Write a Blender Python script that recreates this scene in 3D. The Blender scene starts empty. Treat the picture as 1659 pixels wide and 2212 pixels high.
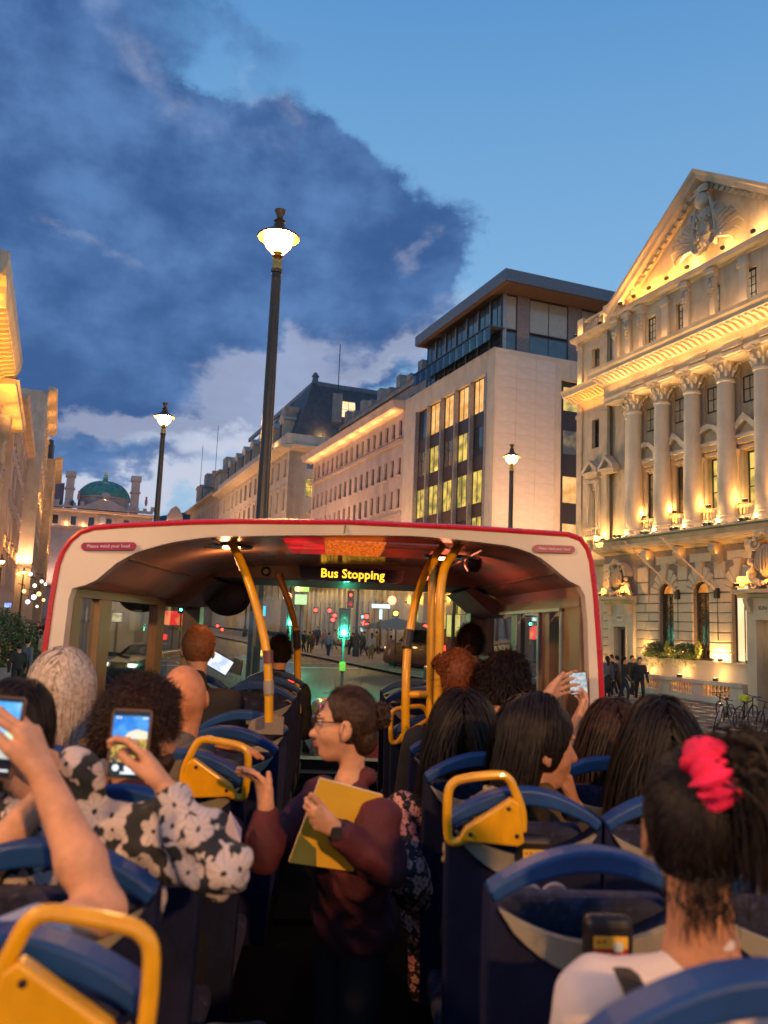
import bpy, bmesh, math, random
import numpy as np
from mathutils import Matrix, Vector
R = math.radians; PI = math.pi; rng = random.Random(7); nrg = np.random.default_rng(5)
sc = bpy.context.scene; col = sc.collection
# ---------------------------------------------------------------- camera
FL, CXP, CYP = 1800., 829.5, 1106.
RHO, TH, PSI = R(2.3), R(7.788408), R(2.6688987)
CAM = np.array([0., 0., 4.15])
_f = np.array([math.sin(PSI)*math.cos(TH), math.cos(PSI)*math.cos(TH), math.sin(TH)])
_r = np.array([math.cos(PSI), -math.sin(PSI), 0.]); _u = np.cross(_r, _f)
_r, _u = _r*math.cos(RHO)+_u*math.sin(RHO), -_r*math.sin(RHO)+_u*math.cos(RHO)
cd = bpy.data.cameras.new('camera'); cam = bpy.data.objects.new('camera', cd); col.objects.link(cam)
cd.sensor_fit = 'VERTICAL'; cd.sensor_height = 36; cd.lens = 36*FL/2212.; cd.clip_start = .05; cd.clip_end = 3000
_m = Matrix.Identity(4)
for _i in range(3):
    _m[_i][0] = _r[_i]; _m[_i][1] = _u[_i]; _m[_i][2] = -_f[_i]; _m[_i][3] = CAM[_i]
cam.matrix_world = _m; sc.camera = cam
cd.dof.use_dof = True; cd.dof.focus_distance = 9.0; cd.dof.aperture_fstop = 3.0
def ray(u, v): return _f+_r*(u-CXP)/FL-_u*(v-CYP)/FL
def at(u, v, d): return CAM+ray(u, v)*d
def aty(u, v, y):                       # the point seen at (u, v) on the upright plane y metres ahead of the camera
    r = ray(u, v); return CAM+r*(y/r[1])
def azel(u, v):
    r = ray(u, v); return math.atan2(r[0], r[1]), math.atan2(r[2], math.hypot(r[0], r[1]))
# ---------------------------------------------------------------- render settings
sc.view_settings.view_transform = 'Standard'; sc.view_settings.look = 'None'; sc.view_settings.exposure = 0; sc.view_settings.gamma = 1
sc.render.engine = 'CYCLES'
cy = sc.cycles; cy.use_denoising = True; cy.max_bounces = 6; cy.diffuse_bounces = 3; cy.glossy_bounces = 3; cy.transmission_bounces = 4
cy.transparent_max_bounces = 12; cy.sample_clamp_indirect = 4; cy.sample_clamp_direct = 0; cy.caustics_reflective = False; cy.caustics_refractive = False
try: cy.use_light_tree = True
except Exception: pass
# ---------------------------------------------------------------- node helpers
class NT:
    def __init__(s, tree): s.t = tree; tree.nodes.clear()
    def n(s, typ, **kw):
        nd = s.t.nodes.new(typ)
        for k, v in kw.items():
            if k.startswith('i_'): s.put(nd, k[2:].replace('_', ' '), v)
            else: setattr(nd, k, v)
        return nd
    def put(s, nd, key, v):
        inp = nd.inputs[int(key)] if key.isdigit() else nd.inputs[key]
        if isinstance(v, bpy.types.NodeSocket): s.t.links.new(v, inp)
        else: inp.default_value = v
    def m(s, op, a, b=None, c=None, clamp=False):
        nd = s.t.nodes.new('ShaderNodeMath'); nd.operation = op; nd.use_clamp = clamp
        for i, v in enumerate((a, b, c)):
            if v is not None: s.put(nd, str(i), v)
        return nd.outputs[0]
    def mixc(s, f, a, b, mode='MIX'):
        nd = s.t.nodes.new('ShaderNodeMix'); nd.data_type = 'RGBA'; nd.blend_type = mode
        s.put(nd, '0', f)
        for i, v in ((6, a), (7, b)):
            if not isinstance(v, bpy.types.NodeSocket): v = tuple(v)+((1,) if len(v) == 3 else ())
            s.put(nd, str(i), v)
        return nd.outputs[2]
    def noise(s, vec, scale, detail=4, rough=.55, dist=0, out='Fac', dim='3D'):
        nd = s.n('ShaderNodeTexNoise', noise_dimensions=dim); nd.inputs['Scale'].default_value = scale; nd.inputs['Detail'].default_value = detail
        nd.inputs['Roughness'].default_value = rough; nd.inputs['Distortion'].default_value = dist
        if vec is not None: s.t.links.new(vec, nd.inputs['Vector'])
        return nd.outputs[out]
    def ramp(s, f, stops, interp='LINEAR'):
        nd = s.n('ShaderNodeValToRGB'); cr = nd.color_ramp; cr.interpolation = interp
        while len(cr.elements) < len(stops): cr.elements.new(.5)
        for e, (p, c) in zip(cr.elements, stops):
            e.position = p; e.color = tuple(c)+(1,) if not isinstance(c, (int, float)) else (c, c, c, 1)
        s.t.links.new(f, nd.inputs[0]); return nd.outputs[0]
    def sm(s, x, a, b):
        nd = s.n('ShaderNodeMapRange', interpolation_type='SMOOTHSTEP'); s.put(nd, '0', x); nd.inputs[1].default_value = a; nd.inputs[2].default_value = b
        return nd.outputs[0]
def lin(c):
    return tuple((x/255/12.92 if x/255 <= .04045 else ((x/255+.055)/1.055)**2.4) for x in c)
# ---------------------------------------------------------------- world: dusk sky
SUN_EL, SUN_ROT = R(1.5), R(-40)
w = bpy.data.worlds.new('World'); sc.world = w; w.use_nodes = True
W = NT(w.node_tree)
SKYS = .12
sky = W.n('ShaderNodeTexSky', sky_type='NISHITA'); sky.sun_disc = False; sky.sun_elevation = SUN_EL; sky.sun_rotation = SUN_ROT
sky.air_density = 1.0; sky.dust_density = .4; sky.ozone_density = 3.0
tc = W.n('ShaderNodeTexCoord').outputs['Generated']
sp = W.n('ShaderNodeSeparateXYZ'); W.put(sp, '0', tc)
X, Y, Z = sp.outputs
az = W.m('ARCTAN2', X, Y); el = W.m('ARCSINE', Z)
nc = W.n('ShaderNodeCombineXYZ', i_X=az, i_Y=W.m('MULTIPLY', el, 1.5), i_Z=0.)
def wn(sc_, det, off, rough=.55):
    mp = W.n('ShaderNodeMapping'); W.put(mp, '0', nc.outputs[0]); mp.inputs['Location'].default_value = off
    return W.m('SUBTRACT', W.noise(mp.outputs[0], sc_, det, rough), .5)
wx = W.m('ADD', az, W.m('ADD', W.m('MULTIPLY', wn(6, 6, (1, 2, 3), .6), .20), W.m('MULTIPLY', wn(22, 4, (4, 2, 3)), .035)))
wy = W.m('ADD', el, W.m('ADD', W.m('MULTIPLY', wn(6, 6, (7, 5, 1), .6), .17), W.m('MULTIPLY', wn(22, 4, (9, 2, 3)), .035)))
def blobs(lst):
    acc = None
    for (u, v, ru, rv, tilt, wt) in lst:            # centre and half-axes as angles on the sky
        a0, e0 = azel(u, v); ra, re = ru/FL, rv/FL; c, s_ = math.cos(R(tilt)), math.sin(R(tilt))
        dx = W.m('SUBTRACT', wx, a0); dy = W.m('SUBTRACT', wy, e0)
        p = W.m('DIVIDE', W.m('ADD', W.m('MULTIPLY', dx, c), W.m('MULTIPLY', dy, s_)), ra)
        q = W.m('DIVIDE', W.m('SUBTRACT', W.m('MULTIPLY', dy, c), W.m('MULTIPLY', dx, s_)), re)
        d2 = W.m('ADD', W.m('MULTIPLY', p, p), W.m('MULTIPLY', q, q))
        g = W.m('MULTIPLY', W.m('EXPONENT', W.m('MULTIPLY', d2, -1.1)), wt)
        acc = g if acc is None else W.m('ADD', acc, g)
    return acc
dark = blobs([(60, 330, 420, 230, 0, 1.3), (420, 380, 400, 170, -12, 1.3), (200, 620, 420, 220, 0, 1.2), (650, 520, 330, 170, -15, 1.15), (780, 640, 190, 130, -30, .9),
              (930, 530, 110, 90, -20, .8), (150, 830, 360, 110, 0, .9), (740, 420, 190, 90, -25, .6), (430, 30, 280, 60, -8, .5),
              (250, 1010, 330, 34, 4, .55), (560, 690, 260, 100, 0, .9), (780, 700, 150, 70, 12, .8), (400, 800, 130, 90, 0, .7), (700, 860, 150, 30, 12, .6), (-350, 500, 500, 500, 0, 1.0), (480, 160, 150, 60, -30, -.35)])
bright = blobs([(630, 770, 130, 50, 18, 1.0), (540, 850, 110, 80, 15, 1.1), (640, 700, 40, 60, 10, .6), (300, 925, 230, 38, 4, 1.3), (400, 980, 130, 60, 8, .8), (880, 770, 200, 34, 24, .9),
                (330, 1060, 240, 40, 3, .7), (880, 510, 60, 50, 40, .5), (300, 120, 330, 60, -24, .38), (600, 230, 200, 50, -35, .36), (180, 500, 220, 26, -10, .35), (150, 1060, 160, 30, 0, .8), (720, 800, 120, 40, 10, .5), (1000, 640, 140, 60, 30, .35)])
dk = W.sm(W.m('ADD', dark, W.m('MULTIPLY', wn(9, 6, (3, 3, 3)), .5)), .38, .82)
bk = W.m('MULTIPLY', W.sm(W.m('ADD', bright, W.m('MULTIPLY', wn(14, 6, (5, 1, 8), .6), .9)), .18, .85), W.m('SUBTRACT', 1., W.m('MULTIPLY', dk, .5)))
clear = W.ramp(W.m('DIVIDE', el, 1.2), [(0, lin((182, 202, 226))), (.12, lin((164, 202, 234))), (.33, lin((136, 188, 234))), (.60, lin((94, 156, 216))), (1, lin((50, 104, 176)))])
nsk = W.mixc(1., sky.outputs[0], (.10, .115, .125), 'MULTIPLY')       # the physical sky, toned to the exposure of the photograph
base = W.mixc(.12, clear, nsk)
dcol = W.mixc(W.sm(wn(7, 6, (2, 8, 4)), -.16, .2), lin((52, 86, 142)), lin((92, 130, 186)))
c1 = W.mixc(W.m('MULTIPLY', dk, .94), base, dcol)
c2 = W.mixc(W.m('MULTIPLY', bk, .85), c1, lin((206, 208, 226)))
gr = W.mixc(W.sm(Z, -.02, .0), lin((60, 50, 45)), c2)
scl = W.n('ShaderNodeVectorMath', operation='SCALE'); W.put(scl, '0', gr); scl.inputs['Scale'].default_value = 1/SKYS
bg = W.n('ShaderNodeBackground'); W.put(bg, '0', scl.outputs[0]); bg.inputs[1].default_value = SKYS
W.t.links.new(bg.outputs[0], W.n('ShaderNodeOutputWorld').inputs[0])
# after-glow of the sun that has just set: very weak and wide
sl = bpy.data.lights.new('sun', 'SUN'); sl.energy = .06; sl.angle = R(20); sl.color = (1, .8, .65)
so = bpy.data.objects.new('sun', sl); col.objects.link(so); so.rotation_euler = (R(84), 0, R(40))
# ---------------------------------------------------------------- materials
MATS = {}
def mat(name, colr, rough=.6, metal=0., var=.18, vscale=8., bump=.0, bscale=60., emit=None, estr=0., spec=.5, coat=0., dirt=0., col2=None, c2scale=3.):
    if name in MATS: return MATS[name]
    m = bpy.data.materials.new(name); m.use_nodes = True; N = NT(m.node_tree)
    b = N.n('ShaderNodeBsdfPrincipled'); o = N.n('ShaderNodeOutputMaterial'); N.t.links.new(b.outputs[0], o.inputs[0])
    tcn = N.n('ShaderNodeTexCoord').outputs['Object']
    base = tuple(colr)+(1,)
    n1 = N.noise(tcn, vscale, 5, .6)
    f = N.m('MULTIPLY', N.sm(n1, .3, .7), 1.)
    c = N.mixc(f, tuple(x*(1-var) for x in colr), tuple(min(1, x*(1+var)) for x in colr))
    if col2 is not None:
        c = N.mixc(N.sm(N.noise(tcn, c2scale, 6, .65, .5), .52, .66), c, col2)
    if dirt:
        dm_ = N.n('ShaderNodeMapping'); N.put(dm_, '0', tcn); dm_.inputs['Scale'].default_value = (1, 1, .22)
        c = N.mixc(N.m('MULTIPLY', N.sm(N.noise(dm_.outputs[0], vscale*.6, 8, .72), .46, .70), dirt), c, tuple(x*.35 for x in colr))
    N.put(b, 'Base Color', c); b.inputs['Metallic'].default_value = metal
    N.put(b, 'Roughness', N.m('ADD', rough-.06, N.m('MULTIPLY', n1, .12)))
    b.inputs['Specular IOR Level'].default_value = spec; b.inputs['Coat Weight'].default_value = coat
    if bump:
        bp = N.n('ShaderNodeBump'); bp.inputs['Strength'].default_value = bump; bp.inputs['Distance'].default_value = .01
        N.put(bp, 'Height', N.noise(tcn, bscale, 4, .6)); N.t.links.new(bp.outputs[0], b.inputs['Normal'])
    if emit is not None:
        b.inputs['Emission Color'].default_value = tuple(emit)+(1,); b.inputs['Emission Strength'].default_value = estr
    MATS[name] = m; return m
def emis(name, c, s, c2=None, scale=3., stretch=(1, 1, 1)):
    """something that gives off light: uneven inside when c2 is set"""
    if name in MATS: return MATS[name]
    m = bpy.data.materials.new(name); m.use_nodes = True; N = NT(m.node_tree)
    e = N.n('ShaderNodeEmission'); e.inputs[1].default_value = s
    if c2 is None: e.inputs[0].default_value = tuple(c)+(1,)
    else:
        mp = N.n('ShaderNodeMapping'); N.put(mp, '0', N.n('ShaderNodeTexCoord').outputs['Object']); mp.inputs['Scale'].default_value = stretch
        oi = N.n('ShaderNodeObjectInfo'); N.put(mp, '1', oi.outputs['Location'])
        N.put(e, '0', N.mixc(N.sm(N.noise(mp.outputs[0], scale, 3, .5), .35, .65), c, c2))
    g = N.n('ShaderNodeBsdfGlossy'); g.inputs['Roughness'].default_value = .05; g.inputs[0].default_value = (.06, .06, .06, 1)
    a = N.n('ShaderNodeAddShader'); N.t.links.new(e.outputs[0], a.inputs[0]); N.t.links.new(g.outputs[0], a.inputs[1])
    N.t.links.new(a.outputs[0], N.n('ShaderNodeOutputMaterial').inputs[0]); MATS[name] = m; return m
def glass_thin(name, tint=(.9, .95, .93), refl=.10, rough=.02):
    if name in MATS: return MATS[name]
    m = bpy.data.materials.new(name); m.use_nodes = True; N = NT(m.node_tree)
    t = N.n('ShaderNodeBsdfTransparent'); t.inputs[0].default_value = tuple(tint)+(1,)
    g = N.n('ShaderNodeBsdfGlossy'); g.inputs['Roughness'].default_value = rough
    fr = N.n('ShaderNodeFresnel'); fr.inputs[0].default_value = 1.45
    smudge = N.noise(N.n('ShaderNodeTexCoord').outputs['Object'], 4, 6, .7)
    mx = N.n('ShaderNodeMixShader'); N.put(mx, '0', N.m('ADD', N.m('MULTIPLY', fr.outputs[0], .9), N.m('MULTIPLY', smudge, refl*.2)))
    N.t.links.new(t.outputs[0], mx.inputs[1]); N.t.links.new(g.outputs[0], mx.inputs[2])
    N.t.links.new(mx.outputs[0], N.n('ShaderNodeOutputMaterial').inputs[0]); MATS[name] = m; return m
def lampglass(name, c, s):
    m = bpy.data.materials.new(name); m.use_nodes = True; N = NT(m.node_tree); e = N.n('ShaderNodeEmission'); e.inputs[0].default_value = tuple(c)+(1,); e.inputs[1].default_value = s
    a = N.n('ShaderNodeAddShader'); N.t.links.new(e.outputs[0], a.inputs[0]); N.t.links.new(N.n('ShaderNodeBsdfTransparent').outputs[0], a.inputs[1]); N.t.links.new(a.outputs[0], N.n('ShaderNodeOutputMaterial').inputs[0]); MATS[name] = m; return m
# ---------------------------------------------------------------- mesh builder
class MB:
    def __init__(s): s.v = []; s.f = []
    def add(s, vs, fs):
        o = len(s.v); s.v.extend([tuple(map(float, p)) for p in vs]); s.f.extend([tuple(i+o for i in f) for f in fs]); return s
    def box(s, x0, x1, y0, y1, z0, z1):
        vs = [(x, y, z) for z in (z0, z1) for y in (y0, y1) for x in (x0, x1)]
        return s.add(vs, [(0, 2, 3, 1), (4, 5, 7, 6), (0, 1, 5, 4), (2, 6, 7, 3), (0, 4, 6, 2), (1, 3, 7, 5)])
    def cbox(s, x0, x1, y0, y1, z0, z1, c=.01):
        """box whose front (low-y) edges are chamfered"""
        vs = [(x0, y1, z0), (x1, y1, z0), (x1, y1, z1), (x0, y1, z1), (x0, y0+c, z0), (x1, y0+c, z0), (x1, y0+c, z1), (x0, y0+c, z1),
              (x0+c, y0, z0+c), (x1-c, y0, z0+c), (x1-c, y0, z1-c), (x0+c, y0, z1-c)]
        return s.add(vs, [(0, 1, 2, 3), (0, 4, 5, 1), (1, 5, 6, 2), (2, 6, 7, 3), (3, 7, 4, 0), (4, 8, 9, 5), (5, 9, 10, 6), (6, 10, 11, 7), (7, 11, 8, 4), (8, 11, 10, 9)])
    def prism(s, pts, a, b, axis='y'):
        """polygon of (p,q) extruded from a to b: axis y -> (x,z), z -> (x,y), x -> (y,z)"""
        def P(p, q, t): return (p, t, q) if axis == 'y' else ((p, q, t) if axis == 'z' else (t, p, q))
        n = len(pts); vs = [P(p, q, a) for p, q in pts]+[P(p, q, b) for p, q in pts]
        return s.add(vs, [tuple(range(n)), tuple(range(2*n-1, n-1, -1))]+[(i, i+n, (i+1) % n+n, (i+1) % n) for i in range(n)])
    def lathe(s, prof, seg=16, c=(0, 0, 0), a0=0., a1=2*PI, sx=1, sy=1):
        full = abs(a1-a0-2*PI) < 1e-6; k = seg if full else seg+1
        vs = [(c[0]+sx*r*math.cos(a0+(a1-a0)*j/seg), c[1]+sy*r*math.sin(a0+(a1-a0)*j/seg), c[2]+z) for r, z in prof for j in range(k)]
        fs = []
        for i in range(len(prof)-1):
            for j in range(seg if full else seg):
                j2 = (j+1) % k if full else j+1
                fs.append((i*k+j, i*k+j2, (i+1)*k+j2, (i+1)*k+j))
        if prof[0][0] > 1e-4: fs.append(tuple(reversed(range(k))))
        if prof[-1][0] > 1e-4: fs.append(tuple((len(prof)-1)*k+j for j in range(k)))
        return s.add(vs, fs)
    def tube(s, path, rad, seg=10, cap=True, closed=False, flat=None):
        P = [np.array(p, float) for p in path]; n = len(P)
        rr = rad if isinstance(rad, (list, tuple)) else [rad]*n
        up = None; vs = []; fs = []
        for i, p in enumerate(P):
            t = (P[(i+1) % n]-P[i-1]) if closed else (P[min(i+1, n-1)]-P[max(i-1, 0)])
            t = t/(np.linalg.norm(t)+1e-9)
            if up is None:
                up = np.array([0, 0, 1.]) if abs(t[2]) < .9 else np.array([0, 1., 0])
            up = up-t*(up@t); up /= np.linalg.norm(up)+1e-9; sd = np.cross(t, up)
            fx, fy = (1, 1) if flat is None else flat
            for j in range(seg):
                a = 2*PI*j/seg; vs.append(p+sd*math.cos(a)*rr[i]*fx+up*math.sin(a)*rr[i]*fy)
        for i in range(n if closed else n-1):
            for j in range(seg):
                a, b = i*seg+j, i*seg+(j+1) % seg; i2 = (i+1) % n
                fs.append((a, b, i2*seg+(j+1) % seg, i2*seg+j))
        if cap and not closed: fs += [tuple(reversed(range(seg))), tuple((n-1)*seg+j for j in range(seg))]
        return s.add(vs, fs)
    def ball(s, c, r, seg=12, rings=8, sc_=(1, 1, 1)):
        prof = [(r*math.sin(PI*i/rings), -r*math.cos(PI*i/rings)) for i in range(rings+1)]
        prof[0] = (1e-5, -r); prof[-1] = (1e-5, r)
        b = MB().lathe(prof, seg)
        return s.add([(x*sc_[0]+c[0], y*sc_[1]+c[1], z*sc_[2]+c[2]) for x, y, z in b.v], b.f)
    def xf(s, M):
        s.v = [tuple(M @ Vector(p)) for p in s.v]; return s
    def mesh(s, name, m=None, smooth=False, fix=True):
        me = bpy.data.meshes.new(name); me.from_pydata(s.v, [], s.f); me.update()
        if fix:
            bm = bmesh.new(); bm.from_mesh(me); bmesh.ops.recalc_face_normals(bm, faces=bm.faces); bm.to_mesh(me); bm.free()
        if m: me.materials.append(m)
        if smooth: shade(me)
        return me
    def obj(s, name, m, parent=None, smooth=False, fix=True, **kw):
        return link(name, s.mesh(name, m, smooth, fix), parent, **kw)
def shade(me, ang=35):
    me.polygons.foreach_set('use_smooth', [True]*len(me.polygons))
    try: me.set_sharp_from_angle(angle=R(ang))
    except Exception: pass
def link(name, me, parent=None, loc=None, rot=None, scale=None, label=None, cat=None, group=None, kind=None):
    o = bpy.data.objects.new(name, me); col.objects.link(o)
    if parent is not None: o.parent = parent
    if loc is not None: o.location = loc
    if rot is not None: o.rotation_euler = rot
    if scale is not None: o.scale = scale if not isinstance(scale, (int, float)) else (scale,)*3
    return tag(o, label, cat, group, kind)
def tag(o, label=None, cat=None, group=None, kind=None):
    if label: o['label'] = label
    if cat: o['category'] = cat
    if group: o['group'] = group
    if kind: o['kind'] = kind
    return o
def thing(name, label, cat, loc=(0, 0, 0), rotz=0., group=None, M=None, scale=None):
    o = link(name, None, None, label=label, cat=cat, group=group)
    if M is not None: o.matrix_world = M
    else:
        o.location = loc; o.rotation_euler = (0, 0, rotz)
        if scale: o.scale = (scale,)*3
    return o
def copy_tree(o, parent=None, **props):
    c = o.copy(); col.objects.link(c)
    if parent is not None: c.parent = parent
    for k, v in props.items(): c[k] = v
    for ch in CH(o): copy_tree(ch, c)
    return c
def CH(o): return [x for x in list(o.children)]
def bevel(o, wdt=.006, seg=2):
    m = o.modifiers.new('bevel', 'BEVEL'); m.width = wdt; m.segments = seg; m.limit_method = 'ANGLE'; m.angle_limit = R(40); return o
def text(string, size, m, parent, M, ext=.002, name='lettering', align='CENTER', bold=0.):
    cu = bpy.data.curves.new(name, 'FONT'); cu.body = string; cu.size = size; cu.extrude = ext; cu.align_x = align; cu.align_y = 'CENTER'; cu.resolution_u = 2; cu.offset = bold
    tmp = bpy.data.objects.new('tmp', cu); col.objects.link(tmp)
    dg = bpy.context.evaluated_depsgraph_get(); me = bpy.data.meshes.new_from_object(tmp.evaluated_get(dg)); bpy.data.objects.remove(tmp)
    me.materials.clear(); me.materials.append(m)
    o = link(name, me, parent); o.matrix_local = M; return o
def frame(origin, xdir, ydir):
    M = Matrix.Identity(4); x = Vector(xdir).normalized(); y = Vector(ydir).normalized(); z = Vector((0, 0, 1))
    for i in range(3): M[i][0] = x[i]; M[i][1] = y[i]; M[i][2] = z[i]; M[i][3] = float(origin[i])
    return M
def lamp(name, typ, loc, energy, color, parent=None, size=.1, rot=None, spot=None, blend=.5, sy=None):
    l = bpy.data.lights.new(name, typ); l.energy = energy; l.color = color
    if typ == 'AREA':
        l.size = size
        if sy: l.shape = 'RECTANGLE'; l.size_y = sy
    else: l.shadow_soft_size = size
    if spot: l.spot_size = R(spot); l.spot_blend = blend
    o = bpy.data.objects.new(name, l); col.objects.link(o)
    if parent is not None: o.parent = parent
    o.location = loc
    if rot is not None: o.rotation_euler = rot
    return o
SD = Vector((-.3180522, .9480732, 0)); SN = Vector((.9480732, .3180522, 0)); P0 = Vector((15.22205608, 30.97062166, 0))
WARM = (1., .51, .15); AMBER = (1., .38, .05)
def gz(x, y):                                       # height of the rising street
    y = max(0., y); return .05*y if y < 32 else 1.6+.011*(y-32)
# ================================================================ common stone, glass, metals
STONE = mat('portland_stone', (.47, .385, .27), .8, var=.12, vscale=1.3, bump=.35, bscale=9, dirt=.6)
STONE2 = mat('pale_stone', (.52, .44, .34), .8, var=.10, vscale=1.0, bump=.25, bscale=7, dirt=.42)
STONE3 = mat('pink_stone', (.47, .37, .32), .8, var=.10, vscale=.7, bump=.2, bscale=6, dirt=.4)
STONED = mat('sooty_stone', (.33, .28, .24), .85, var=.2, vscale=1.1, bump=.35, bscale=8, dirt=.5)
JOINT = mat('dark_joint_stone', (.20, .16, .13), .9)  # darker stone tone for the joints and their backing
DARKFR = mat('dark_frame', (.03, .025, .022), .45)
WHITEFR = mat('cream_sash', (.55, .5, .42), .5)
SLATE = mat('slate', (.055, .06, .075), .6, var=.25, vscale=2, bump=.3, bscale=14)
LEAD = mat('lead_roof', (.12, .13, .16), .5, var=.2, vscale=2)
DGLASS = mat('dark_window_glass', (.012, .016, .024), .06, spec=.9, var=.3, vscale=.6)
CGLASS = mat('curtained_window_glass', (.10, .085, .06), .18, spec=.8, var=.4, vscale=2)
GL_WARM = emis('warm_lit_window', (1., .55, .18), 1.15, (.75, .33, .07), 1.6)
GL_DIM = emis('dim_lit_window', (.42, .26, .10), .55, (.10, .07, .05), 1.2)
GL_CREAM = emis('cream_lit_window', (1., .80, .48), 1.3, (1., .66, .33), .8)
GL_YEL = emis('yellow_lit_window', (1., .68, .14), 1.0, (.28, .22, .06), 1.3)
GL_OR = emis('orange_lit_window', (1., .36, .06), .9, (.35, .10, .01), 1.5)
LAMPW = lampglass('lamp_glow', (1., .68, .27), 3.6)
FLOODE = emis('floodlight_face', (1., .70, .34), 14.)
GOLD = mat('gilt', (.65, .42, .1), .35, 1.)
ASPH = mat('asphalt', (.055, .052, .05), .55, var=.3, vscale=.7, bump=.6, bscale=40, dirt=.3)
PAVE = mat('paving', (.26, .22, .19), .75, var=.2, vscale=.8, bump=.3, bscale=20, dirt=.3)
KERB = mat('kerb_granite', (.3, .28, .26), .7)
LINE = mat('road_paint', (.7, .68, .6), .6, dirt=.5)
FOLI = mat('foliage', (.05, .085, .025), .6, var=.5, vscale=5)
BLK = mat('black_iron', (.02, .02, .02), .4, .3)
# ================================================================ ground, road, pavements
def strip(name, la, lb, m, dz, s0=-60, s1=420, lab=None):
    """a sheet between two lateral offsets (metres right of the camera, across the street) that follows the rise"""
    mb = MB(); n = 96; ns = 2 if lb-la < 30 else 8
    for i in range(n+1):
        s = s0+(s1-s0)*i/n
        for j in range(ns+1):
            l = la+(lb-la)*j/ns; p = SD*s+SN*l; mb.v.append((p.x, p.y, gz(p.x, p.y)+dz))
    for i in range(n):
        for j in range(ns):
            a = i*(ns+1)+j; mb.f.append((a, a+1, a+ns+2, a+ns+1))
    return mb.obj(name, m, smooth=True, kind='structure')
LAT = P0.dot(SN)                                     # lateral distance of the right-hand building line
strip('ground', -400, 400, ASPH, -.03, -200, 900)
strip('road', -3.1, 16.5, ASPH, 0)
strip('pavement', 16.6, LAT+.3, PAVE, .12); strip('pavement', -9, -3.2, PAVE, .12)
strip('kerb', 16.44, 16.62, KERB, .121); strip('kerb', -3.22, -3.04, KERB, .121)
def rpt(s, l, dz=0):                                 # a point on the road: s along the street, l metres across
    p = SD*s+SN*l; return Vector((p.x, p.y, gz(p.x, p.y)+dz))
def mark(s0, s1, l0, l1):
    mb = MB(); n = max(1, int((s1-s0)/3))
    for i in range(n+1):
        s = s0+(s1-s0)*i/n; mb.v += [tuple(rpt(s, l0, .004)), tuple(rpt(s, l1, .004))]
    mb.f = [(2*i, 2*i+1, 2*i+3, 2*i+2) for i in range(n)]
    return mb
for k in range(22): mark(14+k*6, 17+k*6, 6.4, 6.52).obj('lane_marking', LINE, kind='structure')
mark(44, 44.4, -3, 16).obj('stop_line', LINE, kind='structure')
mark(48, 48.15, -3, 16).obj('crossing_line', LINE, kind='structure'); mark(52, 52.15, -3, 16).obj('crossing_line', LINE, kind='structure')
for k in range(6): mark(10, 140, 15.9+.18*k/5, 15.92+.18*k/5) if 0 else None
# paving slabs near the bank, each with its own joint, as far as they can be told apart
slab = MB().cbox(-.43, .43, -.28, .28, 0, .03).mesh('paving_slab', PAVE)
slab_me = MB().box(-.43, .43, -.28, .28, -.02, .02).mesh('paving_slab', PAVE)
pav = [o for o in sc.objects if o.name == 'pavement'][0]
k = 0
for i in range(30):
    for j in range(9):
        s = 17.5+i*.9; l = 17.1+j*.8+(.2 if i % 2 else 0); p = rpt(s, l, .135+rng.uniform(0, .006))
        o = link('paving_slab', slab_me, pav, loc=p); o.rotation_euler = (R(2.6), 0, math.atan2(SD.y, SD.x)); k += 1
# ================================================================ generic facade helpers; local frame: x to the right, y into the wall, z up
def wallgrid(mb, x0, x1, z0, z1, ops, y=0., rev=.25):
    xs = sorted({x0, x1, *[v for o in ops for v in o[:2] if x0 < v < x1]}); zs = sorted({z0, z1, *[v for o in ops for v in o[2:] if z0 < v < z1]})
    for a, b in zip(xs, xs[1:]):
        run = None
        for c, d in zip(zs, zs[1:]):
            cx, cz = (a+b)/2, (c+d)/2
            if any(o[0] < cx < o[1] and o[2] < cz < o[3] for o in ops): continue
            mb.add([(a, y, c), (b, y, c), (b, y, d), (a, y, d)], [(0, 1, 2, 3)])
    for a, b, c, d in ops:
        mb.add([(a, y, c), (b, y, c), (b, y, d), (a, y, d), (a, y+rev, c), (b, y+rev, c), (b, y+rev, d), (a, y+rev, d)], [(0, 4, 5, 1), (1, 5, 6, 2), (2, 6, 7, 3), (3, 7, 4, 0)])
    return mb
_wc = {}
def window(parent, xc, zc, w, h, y, nx=2, nz=2, fm=None, gm=None, bar=.045, fr=.06, dep=.06, name='window'):
    fm = fm or DARKFR; gm = gm or DGLASS; key = (round(w, 3), round(h, 3), nx, nz, fm.name, bar, fr)
    if key not in _wc:
        mb = MB(); a, b = w/2, h/2
        mb.box(-a, -a+fr, 0, dep, -b, b).box(a-fr, a, 0, dep, -b, b).box(-a+fr, a-fr, 0, dep, b-fr, b).box(-a+fr, a-fr, 0, dep, -b, -b+fr)
        for i in range(1, nx):
            x = -a+w*i/nx; mb.box(x-bar/2, x+bar/2, .01, dep-.01, -b+fr, b-fr)
        for i in range(1, nz):
            z = -b+h*i/nz; mb.box(-a+fr, a-fr, .012, dep-.012, z-bar/2, z+bar/2)
        _wc[key] = mb.mesh('window', fm)
    kp = ('p', round(w, 3), round(h, 3), gm.name)
    if kp not in _wc: _wc[kp] = MB().add([(-w/2, dep*.6, -h/2), (w/2, dep*.6, -h/2), (w/2, dep*.6, h/2), (-w/2, dep*.6, h/2)], [(0, 1, 2, 3)]).mesh('pane', gm)
    o = link(name, _wc[key], parent, loc=(xc, y, zc)); link('pane', _wc[kp], o); return o
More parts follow.
